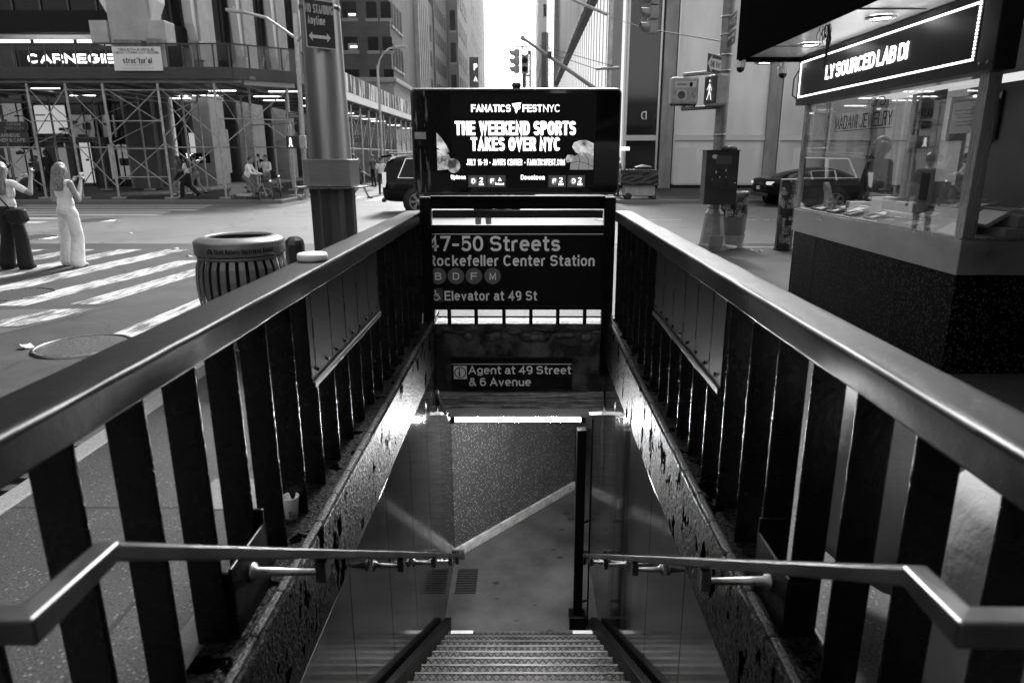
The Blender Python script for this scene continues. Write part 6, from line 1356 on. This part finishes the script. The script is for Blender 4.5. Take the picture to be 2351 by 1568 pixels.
a_, b_ = at(1457, 388, Y=cy_), at(1490, 384, Y=cy_); solo('newspaper', MB().prism([(a_.x, cy_ - .3, a_.z + .06), (a_.x + .34, cy_ - .3, a_.z + .14), (a_.x + .64, cy_ - .25, a_.z + .08), (a_.x + .62, cy_ + .2, a_.z + .10), (a_.x + .3, cy_ + .2, a_.z + .16), (a_.x, cy_ + .2, a_.z + .07)], (0, 0, .01)), paper, 'open white newspaper lying on top of the hand cart', 'newspaper')

# bicycles
bike_m = M('bike_gray', .30, .4); bike_dark = M('bike_dark', .04, .4)
def bicycle(label, loc, rot, group='hire bicycles'):
    t = thing('bicycle', label, 'bicycle', loc, group, rot, local=True); wr = .33
    for nm, x in (('wheel', -.54), ('wheel', .54)):
        w_ = MB().lathe((x, 0, wr), [(wr - .045, -.02), (wr - .02, -.026), (wr, 0), (wr - .02, .026), (wr - .045, .02), (wr - .045, -.02)], 32, ax=(0, 1, 0)).build(nm, rubber, t)
        MB().lathe((x, 0, wr), [(wr - .07, -.014), (wr - .045, -.016), (wr - .045, .016), (wr - .07, .014), (wr - .07, -.014)], 32, ax=(0, 1, 0)).lathe((x, 0, wr), [(.045, -.04), (.045, .04)], 12, ax=(0, 1, 0), closed=True).build('rim', alloy, w_)
        mb = MB()
        for k in range(14): a_ = k * 2 * math.pi / 14; mb.tube((x, .02 * (-1) ** k, wr), (x + (wr - .06) * math.cos(a_), 0, wr + (wr - .06) * math.sin(a_)), .003, n=4)
        mb.build('spokes', galv, w_)
    MB().tube((.42, 0, .78), (.0, 0, .36), .045, .04, 12).tube((0, 0, .36), (-.22, 0, .82), .024, n=10).tube((-.1, 0, .34), (-.54, 0, wr), .03, n=10).tube((.38, 0, .98), (.54, 0, wr), .03, .025, 10).build('frame', bike_m, t)
    pts = [(-.54 + (wr + .03) * math.cos(R(a_)), -.03, wr + (wr + .03) * math.sin(R(a_))) for a_ in range(15, 186, 10)] + [(-.54 - .22, -.03, wr + .02), (-.35, -.03, wr + .08)]
    g = MB().prism(pts, (0, .06, 0)).build('rear_guard', bike_m, t); 
    MB().prism([(-.62, -.06, .30), (.05, -.06, .27), (.08, -.06, .36), (-.02, -.06, .40), (-.6, -.06, .38)], (0, .05, 0)).build('chain_guard', M('bike_pale', .45, .4), t, .01)
    MB().ball((-.24, 0, .86), (.13, .075, .035), 10).build('saddle', rubber, t); MB().path([(.37, 0, 1.0), (.36, 0, 1.06), (.30, .25, 1.08), (.22, .29, 1.08)], .015, 8).path([(.36, 0, 1.06), (.30, -.25, 1.08), (.22, -.29, 1.08)], .015, 8).build('handlebar', bike_dark, t)
    MB().prism([(.40, -.12, .80), (.72, -.12, .86), (.74, -.12, .97), (.42, -.12, .95)], (0, .24, 0)).build('basket', bike_dark, t, .02); MB().ball((.76, 0, .88), (.03, .04, .03), 8).build('headlamp', lit_soft, t)
    MB().tube((0, -.12, .32), (0, .12, .32), .02).bar((0, -.12, .32), (.1, -.12, .2), .025, .02).box(.06, .16, -.2, -.12, .185, .205).bar((0, .12, .32), (-.1, .12, .44), .025, .02).box(-.15, -.05, .12, .2, .435, .455).build('pedals', dark_metal, t)
    return t
q = at(582, 468, Z=-.15); bicycle('pale hire bicycle ridden along the avenue by the man in a white shirt', (q.x, q.y, -.15), R(0))
q = at(640, 452, Z=0); bicycle('dark hire bicycle held by the man looking at his phone', (q.x + .1, q.y, 0), R(-72))

# ================================================================ people
import numpy as np
def sdf(pts, pr):
    if pr[0] == 'c':
        a_, b_ = np.array(pr[1]), np.array(pr[2]); ba = b_ - a_; h = np.clip(((pts - a_) @ ba) / max(ba @ ba, 1e-9), 0, 1)
        return np.linalg.norm(pts - a_ - h[:, None] * ba, axis=1) - (pr[3] + (pr[4] - pr[3]) * h)
    c_, r_ = np.array(pr[1]), np.array(pr[2]); k = np.linalg.norm((pts - c_) / r_, axis=1); return (k - 1) * r_.min()
def blob(name, prims, parent, voxel=.014, smooth=3):
    """One continuous skin over tapered limbs and ellipsoids; each face takes the material of the limb it lies on."""
    mb = MB()
    for pr in prims:
        if pr[0] == 'c':
            mb.tube(pr[1], pr[2], pr[3], pr[4], 14); mb.ball(pr[1], (pr[3],) * 3, 12); mb.ball(pr[2], (pr[4],) * 3, 12)
        else: mb.ball(pr[1], pr[2], 16)
    me = bpy.data.meshes.new(name); me.from_pydata([tuple(v) for v in mb.v], [], mb.f); o = bpy.data.objects.new(name, me); COL.objects.link(o)
    m = o.modifiers.new('r', 'REMESH'); m.mode = 'VOXEL'; m.voxel_size = voxel; s_ = o.modifiers.new('s', 'SMOOTH'); s_.iterations = smooth; s_.factor = .5
    me2 = bpy.data.meshes.new_from_object(o.evaluated_get(bpy.context.evaluated_depsgraph_get())); bpy.data.objects.remove(o)
    me2.name = name; me2.materials.clear(); ms = []
    for pr in prims:
        if pr[-1] not in ms: ms.append(pr[-1])
    for x in ms: me2.materials.append(x)
    n = len(me2.polygons); c_ = np.empty(n * 3, 'f'); me2.polygons.foreach_get('center', c_); c_ = c_.reshape(-1, 3).astype('d')
    best = np.full(n, 1e9); idx = np.zeros(n, 'i')
    for pr in prims:
        d_ = sdf(c_, pr); k = d_ < best; best[k] = d_[k]; idx[k] = ms.index(pr[-1])
    me2.polygons.foreach_set('material_index', idx); me2.polygons.foreach_set('use_smooth', [True] * n)
    ob = bpy.data.objects.new(name, me2); COL.objects.link(ob); ob.parent = parent; return ob
def person(label, loc, face, h=1.72, top=None, low=None, sk=None, hair=None, shoe=None, pose={}, sleeve='short', wide=0, hair_len=0, skirt=0, voxel=.016, width=1.0, cap=None, group=None):
    """Standing figure looking along its own +Y; pose gives knee, ankle, elbow and hand places (x, y, z) for a body 1.72 m tall."""
    top = top or cloth_white; low = low or cloth_black; sk = sk or skin; hair = hair or hair_dark; shoe = shoe or cloth_black
    t = thing('person', label, 'person', loc, group, face, local=True); K = h / 1.72
    g = dict(lk=(-.10, .02, .49), la=(-.11, -.03, .08), rk=(.10, .02, .49), ra=(.11, -.03, .08), le=(-.25, -.03, 1.14), lh=(-.26, .08, .90), re=(.25, -.03, 1.14), rh=(.26, .08, .90), hip=.92, lean=0.0, look=(0, 1))
    g.update(pose); L = g['lean']; hz = g['hip'] - .92
    def P(p, l=0): return tuple(K * q for q in (p[0] * (width if abs(p[0]) > .05 else 1), p[1] + l * L, p[2] + hz * (p[2] > .75)))
    pr = []
    C = lambda a_, b_, r0, r1, m: pr.append(('c', a_, b_, r0 * K, r1 * K, m)); El = lambda c_, r_, m: pr.append(('e', c_, tuple(K * q for q in r_), m))
    El(P((0, -.015, .94)), (.165 * width, .12, .13), low); El(P((0, 0, 1.06), .3), (.145 * width, .105, .16), top); El(P((0, .0, 1.26), .7), (.165 * width, .11, .19), top)
    C(P((-.135, -.01, 1.385), 1), P((.135, -.01, 1.385), 1), .062, .062, top); C(P((0, -.01, 1.40), 1), P((0, .01, 1.52), 1.2), .055, .048, sk)
    if g.get('scoop'): El(P((0, -.055, 1.36), 1), (.115, .085, .085), sk)
    lx, ly = g['look']; hd = (.02 * lx, .02, 1.60); El(P(hd, 1.3), (.074, .092, .115), sk); El(P((hd[0] + .03 * lx, hd[1] + .035 * ly, 1.555), 1.3), (.05, .06, .055), sk)
    El(P((hd[0] + .098 * lx, hd[1] + .095 * ly, 1.585), 1.3), (.014, .016, .022), sk)
    for sx in (-1, 1): El(P((hd[0] + sx * .074 * ly, hd[1] - .074 * sx * lx, 1.59), 1.3), (.014, .02, .03), sk)
    for s, k_, a_ in ((-1, g['lk'], g['la']), (1, g['rk'], g['ra'])):
        hip = (s * .085, 0, .90); r1, r2, r3 = (.088, .064, .044) if not wide else (.10, .088 + .01 * wide, .085 + .03 * wide)
        bare = skirt == 2
        if bare: mid = tuple(hip[q] * .5 + k_[q] * .5 for q in range(3)); C(P(hip), P(mid), .095, .09, low); C(P(mid), P(k_), .068, .055, sk); C(P(k_), P(a_), .055, .038, sk)
        else: C(P(hip), P(k_), r1, r2, low); C(P(k_), P(a_), r2, r3, low)
        C(P((a_[0], a_[1], a_[2] - .02)), P((a_[0], a_[1] + .15, max(.035, a_[2] - .05))), .045, .035, shoe)
        C(P((a_[0], a_[1], a_[2] - .025)), P((a_[0], a_[1] - .035, max(.04, a_[2] - .045))), .042, .038, shoe)
    for s, e_, h_ in ((-1, g['le'], g['lh']), (1, g['re'], g['rh'])):
        sh_ = (s * .175, -.01, 1.385); S_ = P(sh_, 1); E_ = P(e_, .8); H_ = P(h_, .8); E3 = V(E_); H3 = V(H_); S3 = V(S_)
        if sleeve == 'short': M3 = S3.lerp(E3, .62); C(S_, tuple(M3), .06, .055, top); C(tuple(M3), E_, .044, .038, sk); C(E_, H_, .038, .026, sk)
        elif sleeve == 'long': C(S_, E_, .06, .05, top); C(E_, tuple(E3.lerp(H3, .9)), .048, .036, top); C(tuple(E3.lerp(H3, .85)), H_, .028, .026, sk)
        else: C(S_, E_, .052, .042, sk); C(E_, H_, .042, .027, sk)
        d_ = (H3 - E3).normalized(); side = d_.cross(V((0, 0, 1))); side = (side if side.length > .2 else V((1, 0, 0))).normalized(); nn = side.cross(d_); pc = H3 + d_ * .05 * K
        El(tuple(pc), (.034, .034, .04), sk)
        for f in range(4):
            b0 = pc + side * (.024 - .016 * f) * K + d_ * .03 * K; b1 = b0 + (d_ * (.036 + .004 * (f in (1, 2))) - nn * .012) * K; b2 = b1 + (d_ * .02 - nn * .022) * K
            C(tuple(b0), tuple(b1), .0105, .010, sk); C(tuple(b1), tuple(b2), .010, .0085, sk)
        b0 = pc + side * .032 * K - d_ * .01 * K; C(tuple(b0), tuple(b0 + (side * .02 + d_ * .03 - nn * .012) * K), .012, .0095, sk)
    blob('body', pr, t, voxel * K)
    if skirt == 1: pass
    hp = [('e', P((hd[0] - .012 * lx, hd[1] - .018 * ly, 1.632), 1.3), tuple(K * q for q in (.084, .098, .098)), hair)]
    if hair_len:
        n = 5
        for i in range(-2, 3): hp.append(('c', P((hd[0] + i * .035, hd[1] - .06, 1.62), 1.3), P((i * .05, -.115 - .01 * (2 - abs(i)), 1.56 - hair_len), .9), .045 * K, .03 * K, hair))
        hp.append(('c', P((-.07, .0, 1.62), 1.3), P((-.085, -.05, 1.50 - hair_len * .4), 1), .035 * K, .03 * K, hair)); hp.append(('c', P((.07, .0, 1.62), 1.3), P((.085, -.05, 1.50 - hair_len * .4), 1), .035 * K, .03 * K, hair))
    blob('hair', hp, t, .014 * K, 2)
    ey = [V(P((hd[0] + .082 * lx + sx * .03 * ly, hd[1] + .084 * ly - sx * .03 * lx, 1.605), 1.3)) for sx in (-1, 1)]; mb = MB()
    for p_ in ey: mb.ball(p_, (.009 * K,) * 3, 8)
    mb.build('eyes', black_gloss, t)
    if cap: MB().ball(P((hd[0], hd[1] - .005, 1.66), 1.3), (.088 * K, .102 * K, .075 * K), 14).ball(P((hd[0] + .1 * lx, hd[1] + .11 * ly, 1.64), 1.3), (.06 * K, .06 * K, .008), 12).build('cap', cap, t)
    return t
def foot(px, py, Z=0.0): q = at(px, py, Z=Z); return (q.x, q.y, Z)
def held(nm, label, cat, m, mat4, half, bev=.004):
    a_, b_, c_ = half; mb = MB().box(-a_, a_, -b_, b_, -c_, c_).xf(mat4); return solo(nm, mb, m, label, cat, loc=tuple(mat4.translation), bev=bev)
f1 = foot(45, 617, -.15); f2 = foot(176, 611, -.15)
def wpt(f, rot, p): return V(f) + Matrix.Rotation(rot, 3, 'Z') @ V(p)
r1 = R(-12)
w1 = person('woman in white shirt and wide black trousers raising a phone at the crossing', f1, r1, 1.72, cloth_white, cloth_black, skin, hair_blond, cloth_black, dict(re=(.36, .10, 1.22), rh=(.27, .26, 1.53), le=(-.22, .16, 1.16), lh=(-.02, .32, 1.44), lk=(-.125, .02, .49), la=(-.17, -.03, .08), rk=(.125, .03, .49), ra=(.17, -.03, .08)), 'short', 1.2, .33, voxel=.011, width=1.08)
held('phone', 'black phone held up by the woman in black trousers', 'phone', black_gloss, Matrix.Translation(wpt(f1, r1, (.24, .34, 1.62))) @ Matrix.Rotation(r1 + R(10), 4, 'Z'), (.04, .006, .08))
bg_ = thing('shoulder_bag', 'black shoulder bag on the hip of the woman in black trousers', 'bag', tuple(wpt(f1, r1, (.24, -.02, .78)))); q = Matrix.Translation(f1) @ Matrix.Rotation(r1, 4, 'Z')
MB().prism([(.08, -.17, .98), (.34, -.10, .99), (.38, -.08, .80), (.26, -.12, .72), (.12, -.17, .76)], (.02, .10, 0)).xf(q).build('pouch', M('bag_leather', .012, .35, bump=(20, .4, .01)), bg_, .03)
MB().path([(.16, -.10, .98), (.02, -.155, 1.20), (-.13, -.115, 1.40), (-.15, .02, 1.455)], .012, 8).xf(q).build('strap', cloth_black, bg_)
r2 = R(-22)
w2_ = person('woman in white sleeveless top and wide white trousers photographing on the crossing', f2, r2, 1.71, M('white_knit', .8, .9, bump=(30, .3, .01)), cloth_white, skin, hair_blond, lightgray, dict(re=(.27, .01, 1.11), rh=(.13, .22, 1.42), le=(-.27, .01, 1.11), lh=(-.07, .24, 1.42), scoop=1, lk=(-.135, .03, .49), la=(-.20, .02, .08), rk=(.125, .01, .49), ra=(.17, -.10, .08)), 'none', .9, .27, voxel=.011, width=1.13)
held('phone', 'white phone held before her face by the woman in white', 'phone', white_paint, Matrix.Translation(wpt(f2, r2, (.05, .33, 1.50))) @ Matrix.Rotation(r2 - R(15), 4, 'Z'), (.085, .006, .045))
T_ = cloth_mid; st_ = dict(lk=(-.09, .22, .52), la=(-.10, .26, .10), rk=(.10, -.02, .48), ra=(.10, -.34, .14), le=(-.24, -.14, 1.15), lh=(-.22, -.06, .93), re=(.24, .10, 1.15), rh=(.2, .26, 1.02))
phone_arms = dict(le=(-.24, .04, 1.14), lh=(-.08, .28, 1.16), re=(.24, .04, 1.14), rh=(.06, .28, 1.16))
person('person in white T shirt and black trousers walking left past the TAP & GO board', foot(436, 453), R(90), 1.66, cloth_white, cloth_black, skin, hair_dark, white_paint, {**st_, **phone_arms}, 'short', .3, .3)
person('person in grey top and pale trousers striding behind the white T shirt walker', foot(456, 449), R(85), 1.74, cloth_gray, cloth_mid, skin_mid, hair_dark, cloth_black, st_, 'short', 0, 0, cap=cloth_black)
person('person in dark top and bare legs walking in front of the TAP & GO board', foot(418, 450), R(95), 1.68, cloth_gray, cloth_black, skin, hair_brown, white_paint, {**st_, **phone_arms}, 'short', 0, .2, skirt=2)
person('tall dark clothed person with big dark hair behind the photographing women', foot(122, 446), R(160), 1.95, cloth_black, cloth_black, skin_dark, M('big_dark_hair', .015, .8, bump=(40, 1, .02)), cloth_black, {}, 'long', 0, .25, width=1.15)
person('person in pale trousers walking behind the leg of the shed', foot(150, 443), R(70), 1.5, cloth_mid, cloth_mid, skin, hair_dark, lightgray, st_, 'long', .5)
person('person in dark clothes standing at the diner door', foot(96, 440), R(175), 1.7, cloth_gray, cloth_black, skin_mid, hair_dark)
q = at(582, 468, Z=-.15)
cy = person('man in white shirt riding the pale hire bicycle', (q.x - .18, q.y, -.15), R(-90), 1.74, cloth_white, cloth_gray, skin_mid, hair_dark, cloth_black, dict(hip=.98, lean=.16, lk=(-.12, .36, .68), la=(-.13, .22, .42), rk=(.12, .33, .60), ra=(.15, .28, .26), le=(-.26, .16, 1.12), lh=(-.27, .42, 1.06), re=(.26, .16, 1.12), rh=(.27, .42, 1.06)), 'long', 0)
held('takeaway_cup', 'white paper cup in the hand of the cycling man', 'cup', paper, Matrix.Translation((q.x + .38, q.y - .32, 1.08)), (.035, .035, .06), .02)
person('man dressed all in black standing with his back turned near the shed corner', foot(600, 431), R(10), 1.80, cloth_black, cloth_black, skin_dark, hair_dark, cloth_black, dict(re=(.27, .06, 1.15), rh=(.18, .25, 1.05)), 'long', 0)
q = at(640, 452, Z=0)
person('man in pale open shirt lifting a phone while holding the dark hire bicycle', (q.x - .38, q.y - .1, 0), R(165), 1.72, cloth_light, cloth_gray, skin_mid, hair_dark, cloth_black, dict(re=(.26, .08, 1.2), rh=(.12, .30, 1.48), le=(-.27, .1, 1.14), lh=(-.22, .32, 1.06)), 'long', .4)
held('phone', 'pale phone lifted by the man with the dark hire bicycle', 'phone', lightgray, Matrix.Translation(wpt((q.x - .38, q.y - .1, 0), R(165), (.1, .37, 1.56))), (.04, .008, .08))
f = foot(826, 458, -.15)
person('woman in black T shirt and shorts striding over the side street with a white bag', f, R(-80), 1.74, cloth_black, cloth_black, skin, hair_brown, cloth_black, dict(lk=(-.10, .20, .50), la=(-.10, .38, .10), rk=(.10, -.04, .50), ra=(.10, -.30, .16), re=(.25, -.14, 1.12), rh=(.24, -.22, .92), le=(-.24, .16, 1.14), lh=(-.22, .40, 1.02)), 'short', 0, .12, skirt=2)
bb_ = thing('shopping_bag', 'white printed carrier bag carried by the striding woman in black', 'bag', (f[0] - .2, f[1] - .28, .35)); MB().prism([(f[0] - .34, f[1] - .30, .32), (f[0] + .12, f[1] - .30, .34), (f[0] + .06, f[1] - .30, .72), (f[0] - .36, f[1] - .30, .70)], (0, .10, 0)).build('bag', white_paint, bb_, .03); MB().path([(f[0] - .3, f[1] - .25, .70), (f[0] - .2, f[1] - .22, .80), (f[0] - .05, f[1] - .25, .71)], .008, 6).build('handle', white_paint, bb_)
person('man in pale T shirt under the far shed behind the steel pole', foot(815, 436), R(30), 1.76, cloth_light, cloth_mid, skin, hair_dark)
person('dark clothed person standing under the far shed left of the black SUV', foot(859, 430), R(150), 1.72, cloth_gray, cloth_black, skin_mid, hair_dark)
person('small figure in dark top far under the shed', foot(871, 419), R(170), 1.70, cloth_gray, cloth_gray, skin, hair_dark)
person('officer in pale shirt and dark trousers standing between the white car and the SUV', foot(878, 448, -.15), R(200), 1.75, cloth_light, cloth_black, skin, hair_dark, cap=cloth_black)
q = at(1108, 507, Y=12.7); person('person in dark shorts standing in the avenue, only bare legs seen under the screen', (q.x + .02, 12.7, 0), R(20), 1.72, cloth_black, cloth_black, skin, hair_dark, skirt=2)
person('person with long brown hair beside the hand cart', foot(1416, 452), R(-60), 1.66, cloth_gray, cloth_black, skin, hair_brown, hair_len=.25)
q = at(2028, 318, Y=10.2); person('person with dark tousled hair in black and white jacket passing the shop corner', (q.x, 10.2, 0), R(-85), q.z + .03, cloth_black, cloth_black, skin, hair_dark, pose=dict(re=(.27, -.05, 1.12), rh=(.25, .1, .92)), sleeve='long', width=1.1, hair_len=.1)
MB()
# ================================================================ summer haze up the street
hm = bpy.data.materials.new('haze_air'); hm.use_nodes = True; t_ = hm.node_tree
t_.nodes.remove(t_.nodes['Principled BSDF']); pv = t_.nodes.new('ShaderNodeVolumePrincipled')
pv.inputs['Color'].default_value = (.95, .95, .95, 1); pv.inputs['Density'].default_value = .0001; pv.inputs['Anisotropy'].default_value = .8
t_.links.new(pv.outputs[0], t_.nodes['Material Output'].inputs['Volume'])
hz = MB().box(-130, 130, -100, 600, -4.8, 80).build('haze', hm); hz['kind'] = 'stuff'
